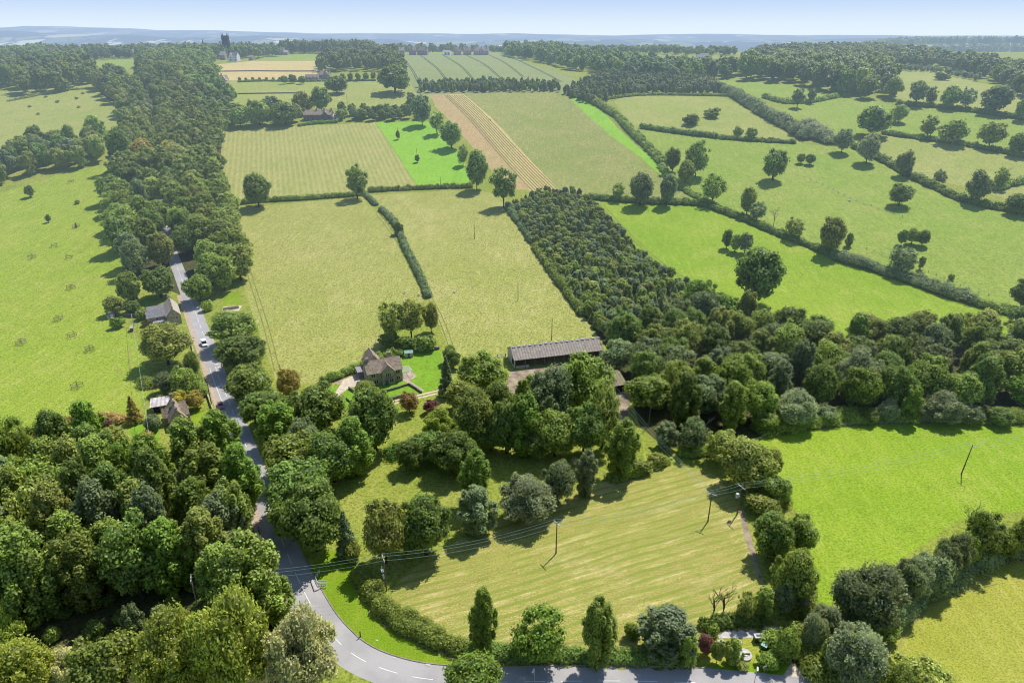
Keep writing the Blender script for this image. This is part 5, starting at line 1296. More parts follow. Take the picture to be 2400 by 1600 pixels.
# ------------------------------------------------------------------ buildings
def stone_mat(name, c1, c2, sc_=1.6, mortar=0.6):
    m, nt = new_mat(name); t = NT(nt)
    tc = t.n('TexCoord')
    v = t.n('TexVoronoi', feature='F1'); v.inputs['Scale'].default_value = sc_; t.l(tc.outputs['Object'], v.inputs['Vector'])
    sep = t.n('SeparateColor'); t.l(v.outputs['Color'], sep.inputs[0])
    c = t.mix(sep.outputs[0], c1, c2)
    c = t.mix(t.ramp(v.outputs['Distance'], 0.3, 0.6, 0, mortar), c, tuple(x * 0.5 for x in c1))
    c = t.mix(t.ramp(t.noise(0.7, 4, 0.7), 0.4, 0.7, 0, 0.4), c, tuple(x * 0.55 for x in c1))
    t.finish(t.principled(c, 0.92, 0.12)); return m
def roof_mat(name, c1, c2, lich=(0.35, 0.33, 0.22), sc_=2.4, rib=None, lf=0.6):
    m, nt = new_mat(name); t = NT(nt)
    tc = t.n('TexCoord')
    v = t.n('TexVoronoi', feature='F1'); v.inputs['Scale'].default_value = sc_; t.l(tc.outputs['Object'], v.inputs['Vector'])
    sep = t.n('SeparateColor'); t.l(v.outputs['Color'], sep.inputs[0])
    c = t.mix(sep.outputs[0], c1, c2)
    c = t.mix(t.ramp(t.noise(1.3, 5, 0.75), 0.45, 0.65, 0, lf), c, lich)
    if rib:
        s = t.n('SeparateXYZ'); t.l(tc.outputs['Object'], s.inputs[0])
        w_ = t.math('SINE', t.math('MULTIPLY', s.outputs['X'], rib)); c = t.mix(t.ramp(w_, -0.4, 0.8, 0, 0.45), c, tuple(x * 0.55 for x in c1))
    t.finish(t.principled(c, 0.85, 0.2)); return m
M['stone'] = stone_mat('cotswold_stone', (0.44, 0.37, 0.26), (0.56, 0.48, 0.35))
M['stone_w'] = stone_mat('pale_village_stone', (0.56, 0.47, 0.34), (0.70, 0.61, 0.47))
M['stone_d'] = stone_mat('weathered_stone', (0.20, 0.18, 0.15), (0.30, 0.27, 0.22))
M['tower'] = stone_mat('grey_tower_stone', (0.06, 0.06, 0.06), (0.11, 0.105, 0.10), 0.8)
M['tile'] = roof_mat('stone_roof_tiles', (0.20, 0.145, 0.11), (0.40, 0.31, 0.24))
M['tile_p'] = roof_mat('pale_roof_tiles', (0.36, 0.30, 0.25), (0.52, 0.44, 0.36))
M['slate'] = roof_mat('grey_slates', (0.20, 0.19, 0.21), (0.31, 0.29, 0.30), (0.38, 0.35, 0.33))
M['cement'] = roof_mat('weathered_sheet_roof', (0.28, 0.235, 0.20), (0.40, 0.34, 0.29), (0.48, 0.43, 0.37), 1.0, rib=6.0, lf=0.75)
M['tin'] = roof_mat('peeling_tin_roof', (0.50, 0.44, 0.43), (0.72, 0.70, 0.70), (0.32, 0.20, 0.17), 1.4, rib=5)
M['moss_roof'] = roof_mat('mossy_sheet_roof', (0.21, 0.18, 0.12), (0.30, 0.25, 0.18), (0.30, 0.27, 0.08), 1.2, rib=6, lf=0.7)
M['glass'] = plain_mat('window_glass', (0.015, 0.02, 0.025), 0.15, 0.5, 0.1, bump=0)
M['white'] = plain_mat('white_paint', (0.78, 0.77, 0.74), 0.5, 0.3, 0.05, bump=0)
M['frame'] = plain_mat('stone_window_surround', (0.50, 0.43, 0.32), 0.8, 0.2, 0.1, bump=0)
M['door'] = plain_mat('slate_blue_door', (0.09, 0.12, 0.15), 0.5, 0.3, 0.1, bump=0)
M['timber'] = plain_mat('weathered_timber', (0.16, 0.13, 0.10), 0.9, 0.1, 0.35, 4)
M['pale_timber'] = plain_mat('pale_timber', (0.48, 0.42, 0.34), 0.9, 0.1, 0.25, 4)
M['dark'] = plain_mat('painted_dark_interior', (0.02, 0.017, 0.02), 0.95, 0.05, 0.2)  # near black that paints in the shade inside openings
M['metal'] = plain_mat('galvanised_metal', (0.46, 0.48, 0.50), 0.45, 0.4, 0.1, bump=0)
M['greenbox'] = plain_mat('dark_green_paint', (0.03, 0.075, 0.06), 0.5, 0.3, 0.15, bump=0)
M['greenroof'] = plain_mat('pale_green_lid', (0.25, 0.44, 0.36), 0.6, 0.3, 0.1, bump=0)
M['wire'] = plain_mat('line_wire', (0.30, 0.44, 0.42), 0.4, 0.4, 0.05, bump=0)
M['wool'] = plain_mat('sheep_wool', (0.75, 0.70, 0.62), 0.95, 0.05, 0.1)
M['black'] = plain_mat('black_rubber', (0.02, 0.02, 0.02), 0.8, 0.2, 0.1, bump=0)
M['blue_cover'] = plain_mat('blue_sheet', (0.05, 0.18, 0.62), 0.5, 0.3, 0.1, bump=0)

def gable(e, x0, x1, y0, y1, eav, rid, axis, wall, roof, ov=0.3, th=0.18, base=-1.0, walls=('f', 'b', 'l', 'r')):
    w = MB()
    if axis == 'x':
        ym = (y0 + y1) / 2
        w.add([(x0, y0, base), (x1, y0, base), (x1, y0, eav), (x0, y0, eav)], [(0, 1, 2, 3)])
        w.add([(x0, y1, base), (x1, y1, base), (x1, y1, eav), (x0, y1, eav)], [(3, 2, 1, 0)])
        for x, fl in ((x0, 1), (x1, 0)):
            w.add([(x, y0, base), (x, y0, eav), (x, ym, rid), (x, y1, eav), (x, y1, base)], [(0, 1, 2, 3, 4) if fl else (4, 3, 2, 1, 0)])
    else:
        xm = (x0 + x1) / 2
        w.add([(x0, y0, base), (x0, y1, base), (x0, y1, eav), (x0, y0, eav)], [(3, 2, 1, 0)])
        w.add([(x1, y0, base), (x1, y1, base), (x1, y1, eav), (x1, y0, eav)], [(0, 1, 2, 3)])
        for y, fl in ((y0, 0), (y1, 1)):
            w.add([(x0, y, base), (x0, y, eav), (xm, y, rid), (x1, y, eav), (x1, y, base)], [(4, 3, 2, 1, 0) if not fl else (0, 1, 2, 3, 4)])
    wo = w.build('wall', wall, e)
    r = MB()
    def slab(A, B, C_, D):
        n = (Vector(B) - Vector(A)).cross(Vector(D) - Vector(A)).normalized()
        if n.z < 0: n = -n
        lo = [Vector(p) + n * 0.04 for p in (A, B, C_, D)]; hi = [p + n * th for p in lo]
        r.add(lo + hi, [(0, 1, 2, 3), (4, 7, 6, 5), (0, 4, 5, 1), (1, 5, 6, 2), (2, 6, 7, 3), (3, 7, 4, 0)])
    if axis == 'x':
        ym = (y0 + y1) / 2; sl = (rid - eav) / (ym - y0); ez = eav - ov * sl
        slab((x0 - ov * .6, y0 - ov, ez), (x1 + ov * .6, y0 - ov, ez), (x1 + ov * .6, ym, rid), (x0 - ov * .6, ym, rid))
        slab((x0 - ov * .6, y1 + ov, ez), (x1 + ov * .6, y1 + ov, ez), (x1 + ov * .6, ym, rid), (x0 - ov * .6, ym, rid))
        r.tube([(x0 - ov * .6, ym, rid + th), (x1 + ov * .6, ym, rid + th)], 0.14, 5)
    else:
        xm = (x0 + x1) / 2; sl = (rid - eav) / (xm - x0); ez = eav - ov * sl
        slab((x0 - ov, y0 - ov * .6, ez), (x0 - ov, y1 + ov * .6, ez), (xm, y1 + ov * .6, rid), (xm, y0 - ov * .6, rid))
        slab((x1 + ov, y0 - ov * .6, ez), (x1 + ov, y1 + ov * .6, ez), (xm, y1 + ov * .6, rid), (xm, y0 - ov * .6, rid))
        r.tube([(xm, y0 - ov * .6, rid + th), (xm, y1 + ov * .6, rid + th)], 0.14, 5)
    ro = r.build('roof', roof, e)
    return wo, ro
def window(e, face, a, u, z, w=1.5, h=1.2, n=2, fmat=None, nm='window'):
    """face 'f': on the plane y = a, looking to -y; 'l' / 'r': on x = a"""
    f = MB(); g = MB(); t = 0.14
    def bx(mb, u0, u1, z0, z1, d0, d1):
        if face == 'f': mb.box(u0, u1, a - d1, a - d0, z0, z1)
        elif face == 'l': mb.box(a - d1, a - d0, u0, u1, z0, z1)
        else: mb.box(a + d0, a + d1, u0, u1, z0, z1)
    bx(f, u - w / 2 - t, u + w / 2 + t, z + h, z + h + t, 0.003, .12); bx(f, u - w / 2 - t, u + w / 2 + t, z - t, z, 0.003, .14)
    for i in range(n + 1):
        x = u - w / 2 + w * i / n; bx(f, x - t / 2 * (1 if 0 < i < n else 1.6), x + t / 2 * (1 if 0 < i < n else 1.6), z, z + h, 0.003, .11)
    fo = f.build(nm, fmat or M['frame'], e); bx(g, u - w / 2, u + w / 2, z, z + h, 0.002, .05)
    g.build('pane', M['glass'], fo); return fo
def door(e, face, a, u, w=1.0, h=2.1, mat=None):
    d = MB()
    if face == 'f': d.box(u - w / 2, u + w / 2, a - .09, a - .003, 0, h)
    elif face == 'l': d.box(a - .09, a - .003, u - w / 2, u + w / 2, 0, h)
    else: d.box(a + .003, a + .09, u - w / 2, u + w / 2, 0, h)
    o = d.build('door', mat or M['door'], e)
    k = MB(); k.box(*( (u + w * .3, u + w * .38, a - .14, a - .09) if face == 'f' else ((a - .14, a - .09, u + w * .3, u + w * .38) if face == 'l' else (a + .09, a + .14, u + w * .3, u + w * .38))), 1.0, 1.1); k.build('handle', M['metal'], o)
def chimney(parent, x, y, z0, z1, w=0.9, d=0.7, mat=None):
    c = MB(); c.box(x - w / 2, x + w / 2, y - d / 2, y + d / 2, z0, z1 - .25); c.box(x - w / 2 - .08, x + w / 2 + .08, y - d / 2 - .08, y + d / 2 + .08, z1 - .25, z1)
    o = c.build('chimney', mat or M['stone'], parent)
    p = MB()
    for q in (-.2, .2): p.tube([(x + q, y, z1), (x + q, y, z1 + .45)], .12, 8)
    p.build('pot', M['tile_p'], o)
def frame(a, b, name, label, cat, group=None):
    A, B = at(*a), at(*b); d = B - A; L = math.hypot(d.x, d.y)
    e = empty(name, (A.x, A.y, min(A.z, B.z)), math.atan2(d.y, d.x)); tag(e, label, cat, group); return e, L

# farmhouse
e, L = frame((863, 907), (944.5, 891.5), 'farmhouse', 'two-storey stone farmhouse with tiled gabled roof beside the bright lawn', 'house')
W_, S_, T2 = M['stone'], M['tile'], M['frame']
_, ro = gable(e, 0, L, 0, 6.6, 4.9, 8.0, 'x', W_, S_)
chimney(ro, 1.0, 3.3, 6.5, 9.3); chimney(ro, L - 3.2, 5.3, 5.5, 9.4, 1.3, .9)
gable(e, L * .40, L * .76, -1.0, 3.0, 4.88, 7.3, 'y', W_, S_)
gable(e, L * .10, L * .55, 6.62, 13.5, 4.6, 8.3, 'y', W_, S_)
for u, z, fx in ((.17, 3.3, 'a'), (.24, .9, 'a'), (.87, 3.3, 'a'), (.87, .9, 'a')): window(e, 'f', 0, L * u, z, 1.5, 1.15, 2)
window(e, 'f', -1.0, L * .58, 3.2, 1.9, 1.15, 3); window(e, 'f', -1.0, L * .66, .9, 1.5, 1.3, 2)
door(e, 'f', -1.0, L * .52)
h = MB(); h.box(L * .46, L * .70, -1.9, -1.0, 2.45, 2.58); h.build('porch_hood', S_, e)
window(e, 'r', L, 2.4, 3.2, 1.2, 1.1); window(e, 'l', 0, 3.3, 3.2, 1.0, 1.1); window(e, 'l', 0, 3.3, .9, 1.0, 1.1)
s = MB(); s.box(L * .56, L * .78, 7.0, 11.5, -1, 2.5); s.box(L * .56 - .2, L * .78 + .2, 6.9, 11.7, 2.5, 2.68); s.build('rear_extension', M['slate'], e)
s = MB(); s.box(-1.8, 1.0, 7.2, 11.5, -1, 2.6); s.box(-2.0, 1.2, 7.0, 11.7, 2.6, 2.75); s.build('lean_to', M['slate'], e)
# pergola on the patio
e2 = empty('pergola', e.location, e.rotation_euler.z); e2.location = e.matrix_basis @ Vector((L + .3, 1.5, 0)); tag(e2, 'pale slatted pergola standing on the patio against the farmhouse end', 'pergola')
for x in (.2, 3.4):
    for y in (0, 4.2):
        q = MB(); q.box(x - .07, x + .07, y - .07, y + .07, -.1, 2.4); q.build('post', M['white'], e2)
q = MB()
for k in range(9): q.box(0, 3.7, k * .52, k * .52 + .1, 2.5, 2.6)
for x in (.2, 3.4): q.box(x - .05, x + .05, -.2, 4.5, 2.4, 2.5)
q.build('roof_slats', M['white'], e2)

# garden shed
e, L = frame((949, 838.5), (968.5, 837), 'garden_shed', 'small greenish garden shed with pale roof at the back of the lawn', 'shed')
gable(e, 0, L, 0, 2.0, 1.9, 2.5, 'x', M['pale_timber'], M['greenroof'], .15, .06); door(e, 'f', 0, L * .5, .8, 1.7, M['timber'])

# open-fronted barn
e, L = frame((1206, 864), (1411, 840), 'barn', 'long open-fronted barn with weathered sheet roof above the farmyard', 'barn')
D = 10.0; EV, RD = 3.7, 6.6
w = MB()
w.add([(0, D, -1), (L, D, -1), (L, D, EV), (0, D, EV)], [(3, 2, 1, 0), (0, 1, 2, 3)])
w.build('rear_wall', M['stone_d'], e)
for x, nm in ((0, 'gable_wall'), (L, 'gable_wall')):
    g = MB(); s = .25 if x == 0 else -.25
    g.add([(x, 0, -1), (x, 0, EV), (x, D / 2, RD), (x, D, EV), (x, D, -1), (x + s, 0, -1), (x + s, 0, EV), (x + s, D / 2, RD), (x + s, D, EV), (x + s, D, -1)], [(0, 1, 2, 3, 4), (9, 8, 7, 6, 5), (0, 5, 6, 1), (1, 6, 7, 2), (2, 7, 8, 3)])
    if x == 0: g.build(nm, M['concrete'], e)
    else: g.build(nm, M['timber'], e)
o = MB(); o.box(-.03, 0.0, 1.0, 3.4, .9, 3.0); o.build('opening_shade', M['dark'], e)  # dark sheet on the gable, painted shade in place of a real hole
r = MB()
n = (Vector((0, D / 2, RD - EV)).cross(Vector((1, 0, 0)))).normalized()
for sgn in (0, 1):
    ya, yb = (-.5, D / 2) if not sgn else (D + .5, D / 2); za = EV - .5 * (RD - EV) / (D / 2)
    r.add([(-.3, ya, za), (L + .3, ya, za), (L + .3, yb, RD), (-.3, yb, RD), (-.3, ya, za + .16), (L + .3, ya, za + .16), (L + .3, yb, RD + .16), (-.3, yb, RD + .16)],
          [(0, 1, 2, 3), (4, 5, 6, 7), (0, 1, 5, 4), (1, 2, 6, 5), (2, 3, 7, 6), (3, 0, 4, 7)])
ro = r.build('roof', M['cement'], e)
rc = MB(); k = 0
while k * 2.05 < L - .5:
    rc.box(k * 2.05 + .3, k * 2.05 + 1.3, D / 2 - .75, D / 2 - .3, RD - .1, RD + .08); k += 1
rc.build('ridge_vent', M['metal'], ro)
for k in range(10):
    p = MB(); x = .3 + (L - .6) * k / 9; p.box(x - .13, x + .13, -.05, .2, -1, EV); p.build('post', M['timber'], e)
lw = MB(); lw.box(.3, L * .16, -.02, .25, -1, .9); lw.box(L * .85, L - .3, -.02, .25, -1, 1.0); lw.build('front_wall', M['concrete'], e)
fl = MB(); fl.box(.3, L - .3, .3, D - .3, -1, .06); fl.build('floor_slab', M['dirt'], e)

# mossy low shed right of the trees
e, L = frame((1392, 928), (1466, 917), 'cattle_shed', 'low mossy-roofed cattle shed with dark open front beside a pole', 'shed')
_, ro = gable(e, 0, L, 0, 12, 2.9, 4.6, 'x', M['dark'], M['moss_roof'], .5)  # closed walls coloured near black to paint the shade of an open front
sk = MB(); sk.box(L * .35, L * .5, 8.0, 8.8, 4.25, 4.4); sk.build('skylight', M['white'], ro)
for k in range(4):
    p = MB(); x = .2 + (L - .4) * k / 3; p.box(x - .12, x + .12, -.4, -.15, -1, 2.8); p.build('post', M['timber'], e)

# row cottages by the road: gable to the viewer, two slate-roofed wings towards the pasture
A, Bq = at(434, 757), at(445, 700)
jr = min(range(len(ROAD)), key=lambda i: math.hypot(ROAD[i][0] - A.x, ROAD[i][1] - A.y))
tv = Vector((ROAD[jr - 2][0] - ROAD[jr + 2][0], ROAD[jr - 2][1] - ROAD[jr + 2][1])); rzr = math.atan2(tv.y, tv.x) - math.pi / 2
e = empty('row_cottages', (A.x - 1.2, A.y, A.z), rzr); tag(e, 'stone row of roadside cottages with tall chimneys and slate rear wings', 'house')
_, ro = gable(e, -6.6, 0, 0, 19, 4.6, 8.2, 'y', M['stone'], M['tile_p'], .2)
for y in (.6, 6.4, 12.6, 18.3): chimney(ro, -3.3, y, 6.8, 9.6, .9, .7)
gable(e, -15.5, -6.62, 4.2, 9.6, 4.0, 6.6, 'x', M['stone'], M['slate'], .2)
gable(e, -14.5, -6.62, 9.62, 15.4, 4.4, 7.0, 'x', M['stone'], M['slate'], .2)
for y in (3, 9, 15): window(e, 'r', 0, y, .9, 1.3, 1.2); window(e, 'r', 0, y, 3.0, 1.3, 1.0)
for y in (5.2, 11.5): door(e, 'r', 0, y)
window(e, 'f', 4.2, -11, 1.1, 1.4, 1.2); window(e, 'f', 4.2, -11, 2.7, 1.2, .9); window(e, 'f', 0, -2, 2.9, 1.0, 1.0)
s = MB(); s.box(-13, -8.5, .5, 3.6, -1, 2.3); s.build('lean_to', M['slate'], e)
c = MB(); c.box(-8.3, -6.8, .5, 3.6, -1, 2.4); c.build('conservatory', M['greenroof'], e)

e.scale = (.8, .8, .82)
# dormer cottage by the poplars
A = at(402, 1008); e = empty('dormer_cottage', A, rzr + R(3)); tag(e, 'small stone cottage with steep tiled cross gables beside the poplars', 'house')
_, ro = gable(e, 0, 6.4, 0, 12.5, 3.4, 7.6, 'y', M['stone'], M['tile'], .2)
for y0 in (2.0, 5.2, 8.6): gable(e, 3.4, 7.6, y0, y0 + 3.0, 4.2, 6.0, 'x', M['stone'], M['tile'], .15)
gable(e, -1.6, 3.0, 4.5, 8.0, 3.6, 6.4, 'x', M['stone'], M['tile'], .15)
chimney(ro, 3.2, 12.0, 6.2, 9.6, .8, .8); chimney(ro, 3.2, 6.4, 6.6, 8.9, .9, .7); chimney(ro, 3.2, .8, 6.4, 8.7, .9, .7)
window(e, 'l', 0, 2.5, .9, 1.2, 1.1); window(e, 'l', -1.6, 6.2, 1.0, 1.2, 1.1); window(e, 'l', -1.6, 6.2, 3.0, 1.0, .9); door(e, 'l', 0, 10)
for y0 in (2.0, 5.2, 8.6): window(e, 'r', 7.6, y0 + 1.5, 2.9, 1.0, 1.0)
e.scale = (.78, .78, .8)
# tin roofed garage
e, L = frame((357, 969), (405, 961), 'garage', 'long low outbuilding with peeling pale tin roof behind the dormer cottage', 'shed')
w = MB(); w.box(0, L, 0, 4.4, -1, 2.3); w.build('wall', M['tile'], e)
r = MB(); r.add([(-.3, -.4, 2.32), (L + .3, -.4, 2.32), (L + .3, 4.7, 3.1), (-.3, 4.7, 3.1), (-.3, -.4, 2.42), (L + .3, -.4, 2.42), (L + .3, 4.7, 3.2), (-.3, 4.7, 3.2)], [(0, 3, 2, 1), (4, 5, 6, 7), (0, 1, 5, 4), (1, 2, 6, 5), (2, 3, 7, 6), (3, 0, 4, 7)])
r.build('roof', M['tin'], e); door(e, 'f', 0, L * .25, 1.8, 2.0, M['dark'])
# cottage garden odds and ends
for a, b, h_, lab, m1, m2 in (((343, 788), (352, 786), 1.9, 'dark-roofed garden store under the overhead wire', 'timber', 'slate'), ((306, 778), (313, 777), 1.6, 'small weathered hut on the pasture edge', 'timber', 'pale_timber'),
                       ((252, 748), (266, 747), 1.5, 'pale summerhouse at the tip of the cottage garden', 'pale_timber', 'slate'), ((302, 706), (322, 704), 2.2, 'shed with pinkish roof among the cottage garden trees', 'timber', 'tin')):
    e, L = frame(a, b, 'garden_shed', lab, 'shed'); gable(e, 0, L, 0, 2.4, h_, h_ + .6, 'x', M[m1], M[m2], .15, .06); door(e, 'f', 0, L / 2, .7, h_ * .85, M['timber'])

# ---- mid-distance and village houses
def far_house(cx, base, wpx, label, depth=7.5, eav=4.6, rid=7.8, gables=(), wall='stone_w', roof='tile_p', ch=(0.02, 0.98), rz=0.0, name='stone_house', win=4, hs=1.0):
    p = at_near(cx, base); _, _, zc = project(p); L = wpx * zc / 1600
    e = empty(name, (p.x - L / 2, p.y, p.z), rz); tag(e, label, 'house')
    eav *= hs; rid *= hs
    _, ro = gable(e, 0, L, 0, depth, eav, rid, 'x', M[wall], M[roof], .3, .25, -2.5)
    for u, wd in gables: gable(e, L * u - wd / 2, L * u + wd / 2, -1.2, depth / 2, eav - .02, rid - .5, 'y', M[wall], M[roof], .25, .22, -2.5)
    for u in ch: chimney(ro, max(.6, min(L - .6, L * u)), depth / 2, rid - .8, rid + 1.7, 1.2, .9)
    for k in range(win):
        u = (k + .5) / win
        y = 0 if not any(abs(L * u - L * g) < wd / 2 + .8 for g, wd in gables) else None
        if y is None: continue
        window(e, 'f', 0, L * u, .9 * hs, 1.3, 1.2); window(e, 'f', 0, L * u, 3.0 * hs, 1.3, 1.1)
    for g, wd in gables: window(e, 'f', -1.2, L * g, 3.0 * hs, 1.5, 1.2); window(e, 'f', -1.2, L * g, .8, 1.8, 1.3)
    return e, L
far_house(745, 284, 66, 'long stone house with many chimneys above the drilled field', 8.5, 5.0, 8.2, ((.78, 5),), 'stone_d', 'tile', (.03, .45, .72, .97), win=6)
far_house(786, 282, 14, 'white-gabled annex at the end of the long stone house', 6, 2.8, 4.6, (), 'white', 'tin', (), win=1)
far_house(507, 201, 48, 'pale two-gabled manor house facing the far pasture', 8, 5.6, 9.5, ((.18, 6), (.62, 6), (.9, 4.5)), 'stone_w', 'tile_p', (.03, .4, .75), win=4)
far_house(760, 188, 26, 'stone manor among the round-headed garden trees', 8, 5.2, 8.8, ((.7, 6),), 'stone', 'tile', (.1, .6, .95), win=3)
far_house(731, 190, 32, 'low stone barn range left of the garden manor', 7, 3.2, 6.0, (), 'stone', 'tile', (), win=4)
for i, (cx, bs, wd, lab, wm, rm, ch) in enumerate(vill):
    low = 'low' in lab or 'bungalow' in lab or 'barn' in lab
    e, L = far_house(cx, bs, wd, lab, 8, 5.0, 8.6, ((.25, 5),) if i % 3 == 0 and wd > 15 and not low else (), wm, rm, ch, rz=R((i * 37 % 30) - 15), win=max(1, wd // 6), name='village_house', hs=0.75 if low else 1.25)
    if 'blue sheets' in lab and 'large' in lab:
        b = MB()
        for u in (.3, .7): b.add([(L * u - 1.6, -.2, 6.0), (L * u + 1.6, -.2, 6.0), (L * u + 1.2, 2.2, 8.35), (L * u - 1.2, 2.2, 8.35)], [(0, 1, 2, 3)])
        b.build('roof_cover', M['blue_cover'], e)
# church tower with pinnacles
def tower():
    y = 1050.0; x = (531 - 1200) / 1600 * project((0, y, 95))[2]; z = ground(x, y); H = 109.2 - z; w = 3.7
    e = empty('church_tower', (x, y, z), R(8)); tag(e, 'dark square church tower with corner pinnacles above the village', 'church tower')
    b = MB(); b.box(-w, w, -w, w, -2, H)
    for q in (.35, .7): b.box(-w - .25, w + .25, -w - .25, w + .25, H * q, H * q + .4)
    for sx in (-1, 1):
        for sy in (-1, 1): b.box(sx * w - .7, sx * w + .7, sy * w - .7, sy * w + .7, -2, H - .3)
    b.build('shaft', M['tower'], e)
    p = MB()
    for k in range(5):
        u = -w + 2 * w * (k + .5) / 5
        for s in (-1, 1): p.box(u - .55, u + .55, s * w - .25, s * w + .25, H, H + 1.0); p.box(s * w - .25, s * w + .25, u - .55, u + .55, H, H + 1.0)
    p.build('battlement', M['tower'], e)
    for sx in (-1, 1):
        for sy in (-1, 1):
            q = MB(); q.tube([(sx * w, sy * w, H - .2), (sx * w, sy * w, H + 2.2), (sx * w, sy * w, H + 4.6)], [.62, .5, .05], 4); q.build('pinnacle', M['tower'], e)
    for s in (-1.6, 1.6):
        o = MB(); o.box(s - .8, s + .8, -w - .1, -w - .02, H * .76, H * .93); o.build('louvre', M['dark'], e)
    o = MB(); o.box(-1.1, 1.1, -w - .1, -w - .02, H * .48, H * .60); o.build('window', M['dark'], e)
tower()
x = (477 - 1200) / 1600 * project((0, 1080, 95))[2]; z = ground(x, 1080)
e = empty('church_spire', (x, 1080, z)); tag(e, 'slim dark spire left of the church tower', 'spire')
q = MB(); q.box(-1.6, 1.6, -1.6, 1.6, -1, 14); q.build('base', M['tower'], e)
q = MB(); q.tube([(0, 0, 14), (0, 0, 23.5)], [2.0, .06], 6); q.build('spire', M['tower'], e)

# ------------------------------------------------------------------ poles and wires
def pole(c, r, H=9.0, label='', arm='', rz=0.0, lean=(0, 0), top=None, mat='timber', name='utility_pole'):
    p = at(c, r)
    if top is not None:      # height from the row of its top
        for _ in range(30):
            if project((p.x, p.y, p.z + H))[1] > top: H += .3
            else: H -= .1
    e = empty(name, p, rz); tag(e, label, 'pole')
    b = MB(); b.tube([(0, 0, -.5), (lean[0] * .5, lean[1] * .5, H / 2), (lean[0], lean[1], H)], [.17, .14, .11], 8); b.build('post', M[mat], e)
    tips = [Vector((lean[0], lean[1], H))]
    if arm:
        a = MB(); a.box(lean[0] - 1.3, lean[0] + 1.3, lean[1] - .07, lean[1] + .07, H - .35, H - .2); a.build('crossarm', M['metal' if arm == 'm' else 'timber'], e)
        tips = []
        for u in (-1.15, 0, 1.15):
            i = MB(); zz = H - .2 if u else H; i.tube([(u + lean[0], lean[1], zz), (u + lean[0], lean[1], zz + .28)], [.07, .05], 6); i.build('insulator', M['white'], e); tips.append(Vector((u + lean[0], lean[1], zz + .28)))
    bpy.context.view_layer.update()
    return e, [e.matrix_world @ t_ for t_ in tips], H
def span(A, B, sag, label, n=None, r=0.02):
    for k in range(len(A)):
        pts = []
        for i in range(17):
            f = i / 16; q = A[k].lerp(B[k], f); q.z -= sag * 4 * f * (1 - f); pts.append(q)
        b = MB(); b.tube(pts, r, 5); tag(b.build('overhead_wire', M['wire']), label, 'wire', label[:40] if len(A) > 1 else None)
rzw = R(-68)
pw, tw, _ = pole(466, 1432, 9, 'pale pole standing alone in the clearing of the left wood', 'm', rzw, mat='pale_timber')
p2, t2, H2 = pole(906, 1384, 9.3, 'pole with switchgear beside the curving hedge', 'm', rzw)
p1, t1, _ = pole(1303, 1297, 9.0, 'solitary pole in the middle of the striped hay field', 'm', R(-60))
p3, t3, _ = pole(1659, 1222, 8.6, 'pole of the pair in the hay field corner, nearer the middle', 'm', R(-35))
p4, t4, _ = pole(1727, 1206, 8.8, 'transformer pole at the dark trees in the hay field corner', 'm', R(-65))
p5, t5, _ = pole(2253, 1110, 9.6, 'leaning pole in the lush lower field', 'm', R(-70), (.45, .2))
p6, t6, _ = pole(1430, 958, 8, 'pole in front of the mossy cattle shed', 'm', R(20), top=905)
p7, t7, _ = pole(1520, 1000, 8, 'grey pole against the dark wood beside the power lines', '', top=941)
pe, te, _ = pole(2560, 1050, 9, 'pole beyond the right edge of the lush lower field', 'm', R(-70))
span(tw, t2, 1.2, 'upper wires crossing the road towards the left wood'); span(t2, t1, 1.6, 'wires over the left half of the hay field'); span(t1, t3, 1.6, 'wires over the right half of the hay field')
span(t3, t4, .2, 'short wires linking the pair of poles'); span(t4, t5, 1.4, 'wires over the lush lower field'); span(t5, pe and te, 1.0, 'wires leaving over the right edge of the lush field'); span(t3, t6, 1.5, 'three wires climbing from the hay field to the cattle shed')
g = MB(); g.box(-.45, .45, -.75, -.2, H2 - 3.6, H2 - 3.4); [g.tube([(u, -.5, H2 - 3.4), (u, -.5, H2 - 2.6)], .07, 6) for u in (-.35, 0, .35)]; g.tube([(.1, -.35, H2 - 5.6), (.1, -.35, H2 - 4.6)], .2, 8); g.build('switchgear', M['metal'], p2)
g = MB(); g.tube([(-.4, -.5, 5.2), (-.4, -.5, 6.4)], .42, 10); g.box(-.5, .1, -.35, 0, 5.6, 5.8); g.build('transformer', M['metal'], p4)
for (c, r, tp, lab) in ((1112, 561, 525, 'upper pole in the right-hand meadow'), (1214, 704, 662, 'middle pole in the right-hand meadow'), (1293, 797, 748, 'lowest pole in the right-hand meadow, behind the barn'),
                        (1033, 444, 415, 'pole behind the hedge at the foot of the grass strip'), (978, 380, 348, 'lower pole in the fresh grass strip'), (933, 326, 298, 'upper pole in the fresh grass strip'),
                        (892, 830, 800, 'pole behind the farmhouse'), (497, 953, 893, 'roadside pole above the parked car'), (814, 243, 222, 'distant pole in the far pasture'), (658, 872, 858, 'short post at the meadow corner')):
    pole(c, r, 6, lab, '', top=tp, name='telegraph_pole')
pa, ta, _ = pole(314, 762, 8, 'green-grey pole in the cottage garden carrying the long wire', '', top=735, mat='metal')
pb, tb, _ = pole(388, 1235, 9, 'pole hidden in the trees at the end of the long wire', '')
for u in (0,): span(ta, tb, .6, 'long wire running down over the left pasture', r=0.045)

